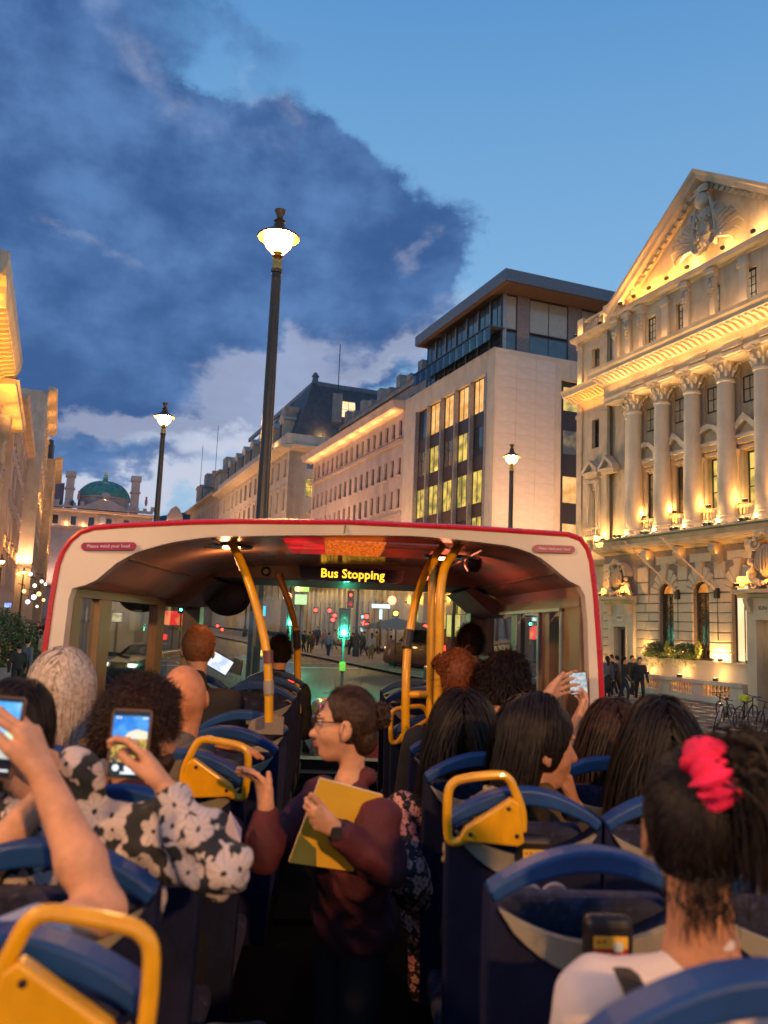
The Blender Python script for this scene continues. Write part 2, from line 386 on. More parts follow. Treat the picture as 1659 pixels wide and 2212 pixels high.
def cornice(mb, x0, x1, z0, prof, y=0, ends=True):
    """prof: list of (out, dz) from the wall; extruded along x"""
    pts = [(y+.02, z0)]+[(y-o, z0+dz) for o, dz in prof]+[(y+.02, z0+prof[-1][1])]
    n = len(pts); mb.add([(x0, p, q) for p, q in pts]+[(x1, p, q) for p, q in pts], [tuple(range(n)), tuple(range(2*n-1, n-1, -1))]+[(i, i+n, (i+1) % n+n, (i+1) % n) for i in range(n)])
    return mb
# ================================================================ the floodlit bank on the right
MBK = frame(P0, -SD, SN)
bank = thing('bank_building', 'floodlit classical stone bank with giant columns and a carved pediment on the right', 'building', M=MBK)
def A(s, z, y): return (-(s+(24.5+s)/24.3*y), z+(z-4.15)/24.3*y)      # seen position -> true position at depth y
# --- masses
mb = MB()
wx = [A(s, 0, .95)[0] for s in (5.3, 3.4, 1.42, -.5, -2.4)]
mezx = [A(s, 0, .45)[0] for s in (5.25, 3.29, 1.31, -.62, -2.55)]
ops = [(x-.42, x+.42, 9.55, 11.7) for x in wx]
XL, XR = -8.75, 9.0
wallgrid(mb, -9.3, XR, 8.6, 15.9, ops, .95, .3)
gwx = [-4.35, -2.28, -.2]
gops = [(x-.44, x+.44, 3.3, 6.0) for x in gwx]+[(-7.5, -6.75, 1.6, 4.45), (1.1, 2.1, 1.6, 4.9)]
mops = [(x-.33, x+.33, 17.6, 18.95) for x in mezx]
wallgrid(mb, XL, XR, 17.0, 19.6, mops, .45, .2)
mb.box(XL, XR, 1.2, 9, 1.2, 8.0)
mb.box(-9.28, XR, 1.27, 9, 8.2, 19.7)
mb.box(XL, XR, -.05, 1.2, 8.1, 8.55)                                  # podium under the columns
mb.box(XL, XR, .3, .98, 16.9, 17.02)
mb.box(XL, XR, -.02, .96, 15.35, 16.3)                                # entablature
# left wing
wy = .75
lw = [A(9.45, 10, wy)[0]]; wops = [(lw[0]-.32, lw[0]+.32, 9.35, 11.4), (lw[0]-.3, lw[0]+.3, 13.6, 15.1), (lw[0]-.32, lw[0]+.32, 17.6, 18.9)]
XW = A(11.0, 10, wy)[0]
wallgrid(mb, XW, -9.3, 1.2, 19.8, wops, wy, .25); mb.box(XW+.003, -9.31, wy+.26, 9, 1.2, 19.8)
mb.add([(XW, wy, 1.2), (XW, 9, 1.2), (XW, 9, 19.8), (XW, wy, 19.8)], [(0, 1, 2, 3)])
mb.obj('wall', STONE, bank)
# --- ground floor: joint-coloured backing, arched openings, proud stones
mb = MB()
arc = lambda xc, zc, r, n, a0=0., a1=PI: [(xc+r*math.cos(a0+(a1-a0)*i/n), zc+r*math.sin(a0+(a1-a0)*i/n)) for i in range(n+1)]
back_ops = gops+[(x-.44, x+.44, 6.0, 6.46) for x in gwx]
wallgrid(mb, XL, XR, 1.2, 8.0, back_ops, .05, .45)
for x in gwx:                                                         # spandrels that close the square head to an arch
    P = arc(x, 6.0, .44, 12)
    for (a, b) in zip(P, P[1:]):
        mb.add([(a[0], .05, a[1]), (b[0], .05, b[1]), (b[0], .05, 6.47), (a[0], .05, 6.47), (a[0], .5, a[1]), (b[0], .5, b[1])], [(0, 1, 2, 3), (0, 4, 5, 1)])
mb.obj('ground_floor_wall', JOINT, bank)
stones = []
_sc = {}
def stone(x0, x1, z0, z1, y0=-.03, y1=.06, nm='stone'):
    k_ = (round(x1-x0, 2), round(z1-z0, 2))
    if k_ not in _sc: _sc[k_] = MB().cbox(-(x1-x0)/2, (x1-x0)/2, 0, y1-y0, -(z1-z0)/2, (z1-z0)/2, .022).mesh('stone', STONE)
    link(nm, _sc[k_], bank, loc=((x0+x1)/2, y0+rng.uniform(-.004, .004), (z0+z1)/2))
CH_ = .385; z = 1.75; g = .035
piers = [(XL, -7.95), (-6.35, -4.8), (-3.9, -2.73), (-1.83, -.65), (.25, .62), (1.95, 3.6), (3.6, 5.2)]
row = 0
while z < 7.25:
    for (a, b) in piers:
        if a > -6.4 and b < .3 or a == -6.35:
            if z < 3.2: continue
        if z+CH_ > 6.02 and a >= -6.35 and b < 1: continue
        wdt = b-a; n = 2 if wdt > 1.4 else 1
        if n == 2:
            c = a+wdt*(.42 if row % 2 else .58); stone(a+g/2, c-g/2, z, z+CH_-g); stone(c+g/2, b-g/2, z, z+CH_-g)
        else: stone(a+g/2, b-g/2, z, z+CH_-g)
    z += CH_; row += 1
for x in gwx:                                                         # voussoirs
    n = 9
    for i in range(n):
        a0, a1 = PI*i/n+.02, PI*(i+1)/n-.02; key = i in (n//2,)
        ro = [.98, .86, .98, 1.06, 1.3, 1.06, .98, .86, .98][i]; ri = .455
        q = [(ri*math.cos(a0), ri*math.sin(a0)), (ro*math.cos(a0), ro*math.sin(a0)), (ro*math.cos(a1), ro*math.sin(a1)), (ri*math.cos(a1), ri*math.sin(a1))]
        if ('v', i) not in _sc:
            m2 = MB(); c0 = np.mean(q, 0); q2 = [tuple(c0+(np.array(p)-c0)*.93) for p in q]; yy = -.05 if not key else -.14
            vs = [(p[0], .06, p[1]) for p in q]+[(p[0], yy+.03, p[1]) for p in q]+[(p[0], yy, p[1]) for p in q2]
            m2.add(vs, [(0, 1, 2, 3)]+[(j, (j+1) % 4, 4+(j+1) % 4, 4+j) for j in range(4)]+[(4+j, 4+(j+1) % 4, 8+(j+1) % 4, 8+j) for j in range(4)]+[(8, 9, 10, 11)])
            _sc[('v', i)] = m2.mesh('voussoir', STONE)
        link('voussoir', _sc[('v', i)], bank, loc=(x, 0, 6.0))
for (a, b) in ((-6.3, -5.4), (-3.72, -2.95), (-1.63, -.87)):              # plain stones between and above the arches
    for (z0, z1) in ((6.03, 6.5), (6.54, 7.2)): stone(a+.1, b-.1, z0, z1)
for x in gwx: stone(x-.62, x+.62, 7.24, 7.6)
for x in (-5.35, -3.32, -1.25, .62):                                      # brackets under the first cornice
    MB().prism([(-.35, 0), (.05, 0), (.05, .75), (-.38, .75), (-.42, .55), (-.30, .30), (-.12, .1)][::1], x-.16, x+.16, 'x').xf(Matrix.Translation((0, 0, 7.15))).obj('bracket', STONE, bank, smooth=False)
mb = MB(); cornice(mb, XL-.1, XR, 7.86, [(.05, 0), (.08, .08), (.42, .12), (.46, .2), (.55, .24), (.6, .36), (.1, .42)], .0)
cornice(mb, XW-.1, XL-.11, 7.5, [(.05, 0), (.2, .08), (.25, .2), (.3, .3), (.05, .4)], wy)
mb.box(XL, XR, -.3, .4, 8.55, 8.62); mb.obj('first_cornice', STONE, bank)
# --- windows of the ground floor
for i, x in enumerate(gwx):
    gm = (mat('dim_glass', (.05, .03, .015), .1, spec=.8), mat('dim_glass', (.05, .03, .015), .1), GL_CREAM)[i]
    f = window(bank, x, 4.65, .88, 2.7, .2, 2, 1, gm=gm, fr=.07, name='arched_window')
    P = arc(0, 0, .40, 12); m2 = MB().prism(P, .03, .05)
    m2.obj('pane', (GL_OR, GL_OR, GL_CREAM)[i], f).location = (0, 0, 1.35)
    MB().tube([(p[0], .03, p[1]) for p in arc(0, 0, .42, 14)], .035, 6).obj('arch_frame', DARKFR, f).location = (0, 0, 1.35)
# --- door one with its carved hood, door two with lit transom
def door_case(xc, w, h0, h1, slab_w, slab_z, sc_, lit, y0, label):
    d = link('doorway', None, bank, loc=(xc, 0, 0))
    m2 = MB()
    m2.box(-w/2-.5, -w/2, y0, .4, 1.4, h1).box(w/2, w/2+.5, y0, .4, 1.4, h1).box(-w/2-.5, w/2+.5, y0, .4, h1, slab_z-.28)
    m2.box(-w/2-.08, -w/2, y0-.06, y0-.002, 1.5, h1+.1).box(w/2, w/2+.08, y0-.06, y0-.002, 1.5, h1+.1).box(-w/2-.08, w/2+.08, y0-.061, y0-.003, h1+.003, h1+.12)
    m2.obj('surround', STONE, d)
    m2 = MB(); cornice(m2, -slab_w/2, slab_w/2, slab_z-.3, [(.02, 0), (.1, .05), (.14, .14), (.42, .18), (.46, .3), (.0, .33)], y0)
    for s_ in (-1, 1):
        m2.prism([(y0-.3, 0), (y0+.02, 0), (y0+.02, -.5), (y0-.08, -.5), (y0-.2, -.25)], s_*(w/2+.3)-.1, s_*(w/2+.3)+.1, 'x')
    for q in range(len(m2.v)-20, len(m2.v)): m2.v[q] = (m2.v[q][0], m2.v[q][1], m2.v[q][2]+slab_z-.33)
    m2.obj('hood', STONE, d)
    dm = mat('dark_door', (.03, .018, .012), .5)
    if lit:
        m2 = MB().box(-w/2, w/2, .3, .36, 1.6, 3.72)
        for q in range(16): m2.box(-w/2+.04, w/2-.04, .285, .298, 1.7+q*.125, 1.79+q*.125)
        m2.obj('door', dm, d); window(d, 0, 4.32, w, 1.1, .3, 1, 1, gm=GL_CREAM, name='transom')
        m2 = MB().box(-.45, .5, y0-.012, y0, 5.12, 5.34)
    else:
        m2 = MB().box(-w/2+.2, w/2, .36, .4, 1.6, 4.3); m2.obj('door', mat('door_void', (.01, .008, .006), .6), d)
        MB().box(-w/2, -w/2+.22, .1, .14, 1.6, 4.4).obj('door_leaf', dm, d)
        MB().box(-.22, .22, y0-.03, y0, 4.8, 5.08).obj('name_tablet', STONE2, d)
    return d
d1 = door_case(-7.25, .85, 1.6, 4.55, 2.3, 5.9, 1, False, -.16, '')
d2 = door_case(1.6, 1.0, 1.6, 4.9, 2.7, 6.0, 1, True, -.5, '')
text('WEST', .16, mat('incised', (.12, .09, .07), .9), d1, Matrix.Translation((0, -.195, 4.96)) @ Matrix.Rotation(PI/2, 4, 'X'), .004, 'inscription')
text('SUN LIFE', .2, mat('incised', (.12, .09, .07), .9), d2, Matrix.Translation((-.02, -.52, 5.33)) @ Matrix.Rotation(PI/2, 4, 'X'), .004, 'inscription')
def scroll(mb, c, r, turns=1.4, side=1, th=.05, y=0, a0=0.):
    P = []; n = 22
    for i in range(n):
        t = i/(n-1); a = a0+side*turns*2*PI*t; rr = r*(1-.78*t); P.append((c[0]+rr*math.cos(a), y-.02*math.sin(3*t), c[1]+rr*math.sin(a)))
    mb.tube(P, [th*(1-.6*i/(n-1)) for i in range(n)], 7)
def cartouche(xc, z, sc_, y0):
    """arched niche, swagged oval shield, seated figures and scrolls above a door hood"""
    c = thing('door_sculpture', 'x', 'sculpture', M=MBK @ Matrix.Translation((xc, y0, z)) @ Matrix.Scale(sc_, 4))
    m2 = MB(); P = arc(0, .95, .62, 10, -.1, PI+.1); Q = arc(0, .95, .50, 10, PI+.1, -.1)
    m2.prism(P+Q, -.28, .3); m2.obj('niche', STONE, c)
    m2 = MB().ball((0, -.22, .78), .34, 16, 12, (.82, .6, 1.45))
    for i in range(-3, 4): m2.tube([(i*.085, -.43+abs(i)*.022, .42+.05*abs(i)), (i*.09, -.46+abs(i)*.026, .8), (i*.07, -.40+abs(i)*.03, 1.14)], .022, 6)
    m2.obj('shield', STONE, c, smooth=True)
    for sd in (-1, 1):
        m2 = MB(); b = lambda x, yy, zz, r, s3=(1, 1, 1): m2.ball((sd*x, yy, zz), r, 10, 8, s3)
        b(.62, -.15, .42, .17, (1, .8, 1.25)); b(.6, -.2, .76, .1); b(.78, -.2, .2, .13, (1.4, .9, .8)); b(.95, -.22, .1, .1, (1.3, .8, .8)); b(.5, -.3, .3, .12, (1, 1, 1.2))
        m2.tube([(sd*.55, -.2, .6), (sd*.42, -.32, .5), (sd*.36, -.36, .72)], [.06, .05, .04], 8)
        m2.tube([(sd*.7, -.18, .3), (sd*.95, -.3, .3), (sd*1.05, -.28, .04)], [.1, .08, .05], 8)
        m2.obj('figure', STONE, c, smooth=True)
        m2 = MB(); scroll(m2, (sd*.34, 1.3), .2, 1.3, sd, .05, -.3); scroll(m2, (sd*.3, .1), .18, 1.2, -sd, .05, -.34); scroll(m2, (sd*.15, 1.55), .13, 1.1, -sd, .04, -.3)
        m2.obj('scroll', STONE, c, smooth=True)
    m2 = MB()
    for i in range(9): m2.ball(((i-4)*.1, -.4-.02*(4-abs(i-4)), .1+.03*abs(i-4)), .075, 8, 6)
    for i in range(7): m2.ball(((i-3)*.1, -.34, 1.62-.035*abs(i-3)**1.4), .07, 8, 6)
    m2.obj('garland', STONE, c, smooth=True)['kind'] = 'stuff'; return c
ca = cartouche(-7.25, 5.94, 1.0, -.12); tag(ca, 'carved stone shield with reclining figures over the smaller dark bank doorway', 'sculpture', 'sculptures over the bank doors')
ca = cartouche(1.75, 6.04, 1.25, -.4); tag(ca, 'large carved shield with figures over the bank door with a lit transom', 'sculpture', 'sculptures over the bank doors')
# --- balustraded terrace before the windows
mb = MB(); tx0, tx1 = -5.95, .45; ty = -.6
mb.box(tx0, tx1, ty, .04, 1.2, 1.98).box(tx0-.05, tx1, ty-.06, .04, 2.42, 2.56)
for a, b in ((tx0, -5.6), (-4.15, -3.5), (-2.15, -1.6), (-.15, tx1)): mb.box(a, b, ty+.01, .04, 1.98, 2.42)
mb.box(tx0, tx1, -.14, .04, 2.56, 3.24).box(tx0, tx1, -.3, .04, 3.24, 3.3); mb.obj('terrace', STONE2, bank)
bal_me = MB().lathe([(.06, 0), (.06, .04), (.03, .06), (.065, .16), (.055, .24), (.028, .34), (.05, .38), (.055, .44)], 10).mesh('baluster', STONE2, True)
for a, b, n in ((-5.6, -4.15, 9), (-3.5, -2.15, 9), (-1.6, -.15, 7)):
    for i in range(n): link('baluster', bal_me, bank, loc=(a+(b-a)*(i+.5)/n, ty+.12, 1.98))
# --- giant order
colx = [-7.0, -5.08, -3.16, -1.22, .72, 2.64, 4.56]; CY = .45
shaft_me = MB().lathe([(.47, 0), (.47, .06), (.44, .1), (.46, .17), (.44, .23), (.40, .27), (.43, .33), (.40, .37), (.385, .45), (.38, 2.2), (.36, 4.0), (.335, 5.78), (.37, 5.82), (.375, 5.9), (.34, 5.94)], 32).mesh('column_shaft', STONE2, True)
m2 = MB(); m2.lathe([(.33, 0), (.32, .35), (.36, .62), (.46, .78)], 20).box(-.46, .46, -.46, .46, .80, .90)
for ringn, (zz, rr, n, off) in enumerate(((.05, .34, 8, 0), (.27, .35, 8, PI/8))):
    for i in range(n):
        a = off+2*PI*i/n; c_, s_ = math.cos(a), math.sin(a)
        m2.tube([(c_*rr, s_*rr, zz), (c_*(rr+.03), s_*(rr+.03), zz+.15), (c_*(rr+.09), s_*(rr+.09), zz+.25), (c_*(rr+.15), s_*(rr+.15), zz+.24)], [.06, .085, .07, .035], 7, flat=(1.3, .55))
        m2.ball((c_*(rr+.13), s_*(rr+.13), zz+.235), .052, 8, 6)
for i in range(4):
    a = PI/4+PI/2*i; c_, s_ = math.cos(a), math.sin(a)
    m2.tube([(c_*.36, s_*.36, .45), (c_*.47, s_*.47, .66), (c_*.56, s_*.56, .73), (c_*.60, s_*.60, .66), (c_*.55, s_*.55, .62)], [.05, .06, .06, .05, .04], 8)
    m2.ball((c_*.57, s_*.57, .68), .075, 8, 6)
    a = PI/2*i; m2.ball((math.cos(a)*.47, math.sin(a)*.47, .8), .07, 8, 6)
cap_me = m2.mesh('capital', STONE2, True); shade(cap_me, 60)
plinth_me = MB().box(-.5, .5, -.5, .5, 0, .14).mesh('plinth', STONE2)
flood_me = MB().box(-.09, .09, -.06, .06, 0, .12).mesh('floodlight', BLK)
fface_me = MB().add([(-.08, -.05, .125), (.08, -.05, .125), (.08, .05, .125), (-.08, .05, .125)], [(0, 1, 2, 3)]).mesh('lens', FLOODE)
def flood(x, y, z, e, cone=None, tilt=(0, 0), color=WARM, parent=None, size=.06, blend=.8):
    f = link('floodlight', flood_me, parent or bank, loc=(x, y, z)); link('lens', fface_me, f)
    e *= 1.9
    if cone: lamp('floodlight_lamp', 'SPOT', (0, 0, .16), e, color, f, size, (R(180)+tilt[0], tilt[1], 0), cone, blend)
    else: lamp('floodlight_lamp', 'POINT', (0, 0, .2), e, color, f, size)
    return f
for i, x in enumerate(colx):
    o = link('column', shaft_me, bank, loc=(x, CY, 8.72)); link('plinth', plinth_me, o, loc=(0, 0, -.14)); link('capital', cap_me, o, loc=(0, 0, 5.94))
    m2 = None
o = link('column', shaft_me, bank, loc=(-7.85, 1.0, 8.72)); link('plinth', plinth_me, o, loc=(0, 0, -.14)); link('capital', cap_me, o, loc=(0, 0, 5.94))
pil = MB().box(-.3, .3, -.12, .05, 0, 6.4).box(-.36, .36, -.17, .05, -.3, 0).box(-.38, .38, -.2, .05, 6.4, 6.9).mesh('pilaster', STONE2)
for x in colx: link('pilaster', pil, bank, loc=(x, .93, 8.9))
# --- windows behind the columns
tri = MB().prism([(-.78, 0), (.78, 0), (.78, .12), (0, .72), (-.78, .12)], -.34, 0).box(-.82, .82, -.42, 0, -.12, 0)
tri2 = MB(); tri2.prism([(-.85, 0), (-.85, .14), (0, .86), (.85, .14), (.85, 0), (.66, 0), (0, .6), (-.66, 0)], -.42, 0).box(-.85, .85, -.4, 0, -.14, 0).box(-.7, .7, -.28, 0, -.34, -.14).prism([(-.66, 0), (.66, 0), (0, .6)], -.1, 0)
seg2 = MB(); PA = arc(0, -.1, .88, 14, .12, PI-.12); PB = arc(0, -.1, .68, 14, PI-.16, .16)
seg2.prism(PA+PB, -.42, 0).box(-.87, .87, -.4, 0, -.14, 0).box(-.7, .7, -.28, 0, -.34, -.14).prism(arc(0, -.1, .68, 14, .16, PI-.16), -.1, 0)
tri_me = tri2.mesh('window_pediment', STONE2); seg_me = seg2.mesh('window_pediment', STONE2)
colon = MB().lathe([(.10, 0), (.10, .08), (.075, .12), (.07, 1.95), (.10, 2.0), (.12, 2.12), (.13, 2.2)], 12).mesh('colonnette', STONE2, True)
sill = MB().box(-.75, .75, -.5, 0, 0, .16)
for i in range(7): sill.lathe([(.035, 0), (.055, .12), (.03, .3), (.05, .36)], 8, (-.6+i*.2, -.4, .16))
sill.box(-.75, .75, -.48, -.3, .52, .6); sill.prism([(-.42, -.3), (0, -.6), (0, 0), (-.48, 0)], -.62, -.42, 'x').prism([(-.42, -.3), (0, -.6), (0, 0), (-.48, 0)], .42, .62, 'x')
sill_me = sill.mesh('balconette', STONE2)
def wcase(x, kind, y=.95, s=1., z0=9.0, h=2.5, lit=None):
    c = link('window_surround', MB().box(-.62*s, -.42*s, -.1, .02, .4, h+.25).box(.42*s, .62*s, -.1, .02, .4, h+.25).box(-.62*s, .62*s, -.11, .02, h+.25, h+.4).mesh('window_surround', STONE2), bank, loc=(x, y, z0))
    link('window_pediment', seg_me if kind else tri_me, c, loc=(0, 0, h+.8), scale=(s, 1, s))
    for sd in (-1, 1): link('colonnette', colon, c, loc=(sd*.52*s, -.22, .55), scale=(s, s, h/2.5))
    link('balconette', sill_me, c, loc=(0, 0, -.15), scale=(s, s, 1))
    return c
for i, x in enumerate(wx):
    wcase(x, i % 2 == 0); window(bank, x, 10.62, .84, 2.15, 1.2, 2, 3, gm=(GL_DIM, CGLASS, GL_YEL, GL_YEL, CGLASS)[i])
    flood(x-.05, .62, 9.55, 22, None, size=.05)
    window(bank, x, 14.2, .7, 1.1, .93, 2, 2, gm=DGLASS)
wcase(lw[0], False, wy, .72); window(bank, lw[0], 10.38, .64, 2.05, wy+.2, 2, 2, gm=GL_CREAM); window(bank, lw[0], 14.35, .6, 1.5, wy+.2, 2, 2); window(bank, lw[0], 18.25, .64, 1.3, wy+.2, 2, 3, gm=GL_DIM)
link('window_pediment', tri_me, bank, loc=(-9.15, wy, 12.3), scale=(.7, 1, .75)); flood(-9.2, .3, 8.7, 60, None); flood(-11.0, .2, 8.4, 45, None); flood(lw[0]+.75, .3, 8.6, 40, None)
for x in (XW+.3, -9.62): MB().box(-.22, .22, -.1, .02, 8.4, 15.9).box(-.28, .28, -.15, .02, 15.4, 15.6).box(-.2, .2, -.1, .02, 16.9, 19.6).box(-.26, .26, -.16, .02, 19.2, 19.35).obj('pilaster', STONE, bank).location = (x, wy, 0)
# --- upper cornice with modillions, and the entablature bands lit over each bay
mb = MB(); UC = [(.05, 0), (.1, .1), (.16, .22), (.78, .30), (.8, .46), (.92, .52), (.98, .66), (.2, .7)]
cornice(mb, XL-.1, XR, 16.25, UC, 0); cornice(mb, XW-.25, XL-.11, 16.25, [(.05, 0), (.1, .1), (.16, .22), (.8, .30), (.85, .46), (.95, .6), (.2, .7)], wy)
cornice(mb, XL, XR, 15.5, [(.03, 0), (.06, .12), (.02, .14)], -.02)
mb.obj('main_cornice', STONE2, bank)
mod_me = MB().prism([(-.55, .0), (.05, 0), (.05, -.26), (-.1, -.26), (-.3, -.14), (-.5, -.1)], -.075, .075, 'x').mesh('modillion', STONE2)
x = XL+.05
while x < 3.8: link('modillion', mod_me, bank, loc=(x, -.18, 16.56)); x += .325
x = XW-.1
while x < XL-.3: link('modillion', mod_me, bank, loc=(x, wy-.18, 16.56)); x += .3
for a, b in zip(colx, colx[1:]):
    m2 = MB().box(a+.42, b-.5, -.13, -.021, 15.42, 15.56).box(a+.42, b-.5, -.16, -.022, 15.66, 15.84).box(a+.42, b-.5, -.11, -.023, 15.95, 16.02); m2.obj('frieze_band', STONE2, bank)
# --- attic storey
pmx = [(-6.35, 1), (-4.75, 0), (-3.35, 1), (-1.75, 1), (-.1, 0), (1.6, 1), (3.2, 0)]
brk = MB().box(-.14, .14, -.16, .02, 0, 2.25).box(-.2, .2, -.24, .02, 2.25, 2.45).box(-.24, .24, -.34, .02, 2.45, 2.62)
for q in range(4): brk.ball((0, -.22, 1.9-q*.16), .12-.02*q, 8, 6)
brk.tube([(-.1, -.2, 2.2), (-.18, -.26, 2.0), (-.14, -.24, 1.7)], .05, 6).tube([(.1, -.2, 2.2), (.18, -.26, 2.0), (.14, -.24, 1.7)], .05, 6)
brk_me = brk.mesh('bracket_pilaster', STONE2, True); shade(brk_me, 40)
pl2_me = MB().box(-.2, .2, -.12, .02, 0, 2.1).box(-.26, .26, -.2, .02, 2.1, 2.3).box(-.22, .22, -.15, .02, 2.3, 2.5).mesh('plain_pilaster', STONE2)
for x, k_ in pmx:
    link('bracket_pilaster' if k_ else 'plain_pilaster', brk_me if k_ else pl2_me, bank, loc=(x, .45, 16.98)); flood(x, -.02, 16.98, 26, None, size=.05)
    if x == -6.35: link('bracket_pilaster', brk_me, bank, loc=(x-1.0, .45, 16.98)); flood(x-1., 0, 16.98, 30, None, size=.05); link('bracket_pilaster', brk_me, bank, loc=(x-1.9, .45, 16.98))
for x in mezx: window(bank, x, 18.27, .66, 1.34, .6, 3, 4, gm=emis('cream_dim_window', (.75, .55, .32), .6, (.4, .28, .16), 1.5), bar=.03)
mb = MB(); cornice(mb, XL-.05, XR, 19.55, [(.05, 0), (.1, .1), (.35, .14), (.4, .28), (.1, .32)], .42)
cornice(mb, XW-.1, XL-.06, 19.45, [(.05, 0), (.1, .1), (.4, .14), (.5, .3), (.1, .36)], wy); mb.obj('attic_cornice', STONE2, bank)
# parapet balustrade of the wing
mb = MB().box(XW, XL-.2, wy, wy+.25, 19.8, 20.05).box(XW, XL-.2, wy, wy+.25, 20.62, 20.75)
for x in (XW+.25, -9.6): mb.box(x-.25, x+.25, wy-.05, wy+.35, 19.8, 20.9)
mb.obj('parapet', STONE, bank)
bal2 = MB().lathe([(.05, 0), (.06, .2), (.03, .42), (.05, .57)], 8).mesh('baluster', STONE, True)
for i in range(8): link('baluster', bal2, bank, loc=(XW+.6+i*.18, wy+.12, 20.05))
for x in (XW+.25, -9.7): flood(x, wy-.35, 19.0 if 0 else 19.85, 16, None, size=.05); flood(x, wy-.4, 17.0, 22, None)
# --- pediment
px0, px1, pz0, pzt, pc = -8.4, 4.0, 19.87, 24.1, -2.2
tyy = .45
MB().prism([(px0+.3, pz0), (px1-.3, pz0), (pc, pzt-.35)], tyy, tyy+6).obj('tympanum', STONE, bank)
mb = MB()
for sgn, (xa, xb) in ((1, (px0, pc)), (-1, (px1, pc))):
    dx, dz = xb-xa, pzt-pz0; L = math.hypot(dx, dz); tx, tz = dx/L, dz/L; nx, nz = (-tz, tx) if sgn > 0 else (tz, -tx)
    nx, nz = (nx, nz) if nz > 0 else (-nx, -nz)
    prof = [(tyy+.05, -.42), (tyy-.1, -.42), (tyy-.14, -.26), (tyy-.5, -.2), (tyy-.55, -.04), (tyy-.68, .02), (tyy-.72, .14), (tyy+6, .14), (tyy+6, -.42)]
    n = len(prof); ex = .0
    vs = [(xa+nx*q, p, pz0+nz*q) for p, q in prof]
    vs += [(xb, p, pzt+q/nz) for p, q in prof]
    mb.add(vs, [tuple(range(n)), tuple(range(2*n-1, n-1, -1))]+[(i, i+n, (i+1) % n+n, (i+1) % n) for i in range(n)])
mb.obj('raking_cornice', STONE2, bank)
den = MB().box(-.11, .11, -.16, 0, -.1, .1).mesh('dentil', STONE2)
for sgn, (xa, xb) in ((1, (px0, pc)), (-1, (px1, pc))):
    dx, dz = xb-xa, pzt-pz0; L = math.hypot(dx, dz); n = int(L/.36)
    for i in range(1, n): t = i/n; link('dentil', den, bank, loc=(xa+dx*t, tyy-.14, pz0+dz*t-.42), rot=(0, -math.atan2(dz, dx) if sgn > 0 else -math.atan2(-dz, -dx), 0))
mb = MB(); cornice(mb, px0, px1, pz0-.02, [(.03, 0), (.25, .05), (.3, .12), (.05, .16)], tyy); mb.obj('pediment_base', STONE2, bank)
# crest in the tympanum
crest = link('pediment_crest', None, bank, loc=(pc+.3, tyy-.15, 20.15), scale=1.32)
m2 = MB().ball((0, -.1, 1.05), .42, 16, 12, (.9, .5, 1.9)); m2.ball((0, -.25, 1.9), .24, 12, 8, (1.1, .9, 1.2)); m2.ball((0, -.2, 2.35), .2, 12, 8, (1.2, .8, .7))
for i in range(7): m2.ball(((i-3)*.09, -.32, 2.25-.02*abs(i-3)), .06, 6, 5)
for i in range(34): m2.ball((rng.uniform(-.34, .34), -.27-rng.uniform(0, .08), rng.uniform(.35, 1.75)), rng.uniform(.03, .075), 6, 5)
for sd in (-1, 1): scroll(m2, (sd*.2, 1.2), .17, 1.2, sd, .04, -.3); scroll(m2, (sd*.16, .75), .13, 1.2, -sd, .035, -.32); m2.tube([(sd*.42, -.1, .3), (sd*.5, -.2, 1.0), (sd*.36, -.2, 1.7), (sd*.2, -.2, 2.1)], [.05, .07, .06, .04], 6)
m2.obj('shield', STONE2, crest, smooth=True)
m2 = MB()
for sd in (-1, 1):
    scroll(m2, (sd*.35, .5), .3, 1.3, sd, .07, -.15); scroll(m2, (sd*.5, 1.5), .24, 1.2, -sd, .06, -.15)
    for q in range(9):                                                 # fan of fronds
        a = R(-25+q*13); l = .75+.28*math.sin(q*.7); b = (sd*.45, .55+q*.07)
        m2.tube([(b[0], -.1, b[1]), (b[0]+sd*math.cos(a)*l*.5, -.28, b[1]+math.sin(a)*l*.55), (b[0]+sd*math.cos(a)*l, -.22, b[1]+math.sin(a)*l*.9), (b[0]+sd*(math.cos(a)*l+.1), -.1, b[1]+math.sin(a)*l*.9-.14)], [.05, .06, .045, .02], 6)
m2.obj('fronds', STONE2, crest, smooth=True)
for x, e in ((px0+.9, 30), (px0+1.9, 45), (px0+3.0, 55), (px0+4.2, 60), (pc-.7, 60), (pc+1.4, 45), (pc+3.0, 40)): flood(x, tyy-.45, 20.05, e, None, color=AMBER if x < -4 else WARM, size=.05)
# --- lights of the giant order: at each column foot, above the capitals' cornice, ground floor
for i, x in enumerate(colx[:6]):
    flood(x-.25, -.2, 8.66, 30, None, size=.05); flood(x+.75, .3, 8.66, 200, 80, (R(-4), 0), AMBER, size=.05)
    flood(x-.5, -.25, 8.66, 460, 34, (R(-2), R(-1)), (1., .70, .38), size=.05); flood(x, .0, 14.35 if 0 else 8.63, 8, None, size=.04)
for x in (-5.9, -4.0, -2.1, -.2, 1.8): flood(x, -.35, 15.86 if 0 else 15.3, 14, None, size=.05) if 0 else None
for a, b in zip(colx, colx[1:]): lamp('linear_light', 'AREA', ((a+b)/2, -.25, 14.9), 16, WARM, bank, 1.0, (PI, 0, 0), sy=.06)
for x in (-7.3, -5.2, -3.1, -1.0, 1.0, 3.0): lamp('linear_light', 'AREA', (x, -.35, 15.85), 26, WARM, bank, 1.9, (PI, 0, 0), sy=.08)
for x in (-11.0, -9.6): lamp('linear_light', 'AREA', (x, wy-.45, 15.7), 30, AMBER, bank, 1.4, (PI, 0, 0), sy=.08)
for x, e in ((-5.35, 55), (-3.32, 40), (-1.45, 45), (-1.0, 45), (.45, 20)): flood(x, -.26, 3.31, e, None, size=.05)
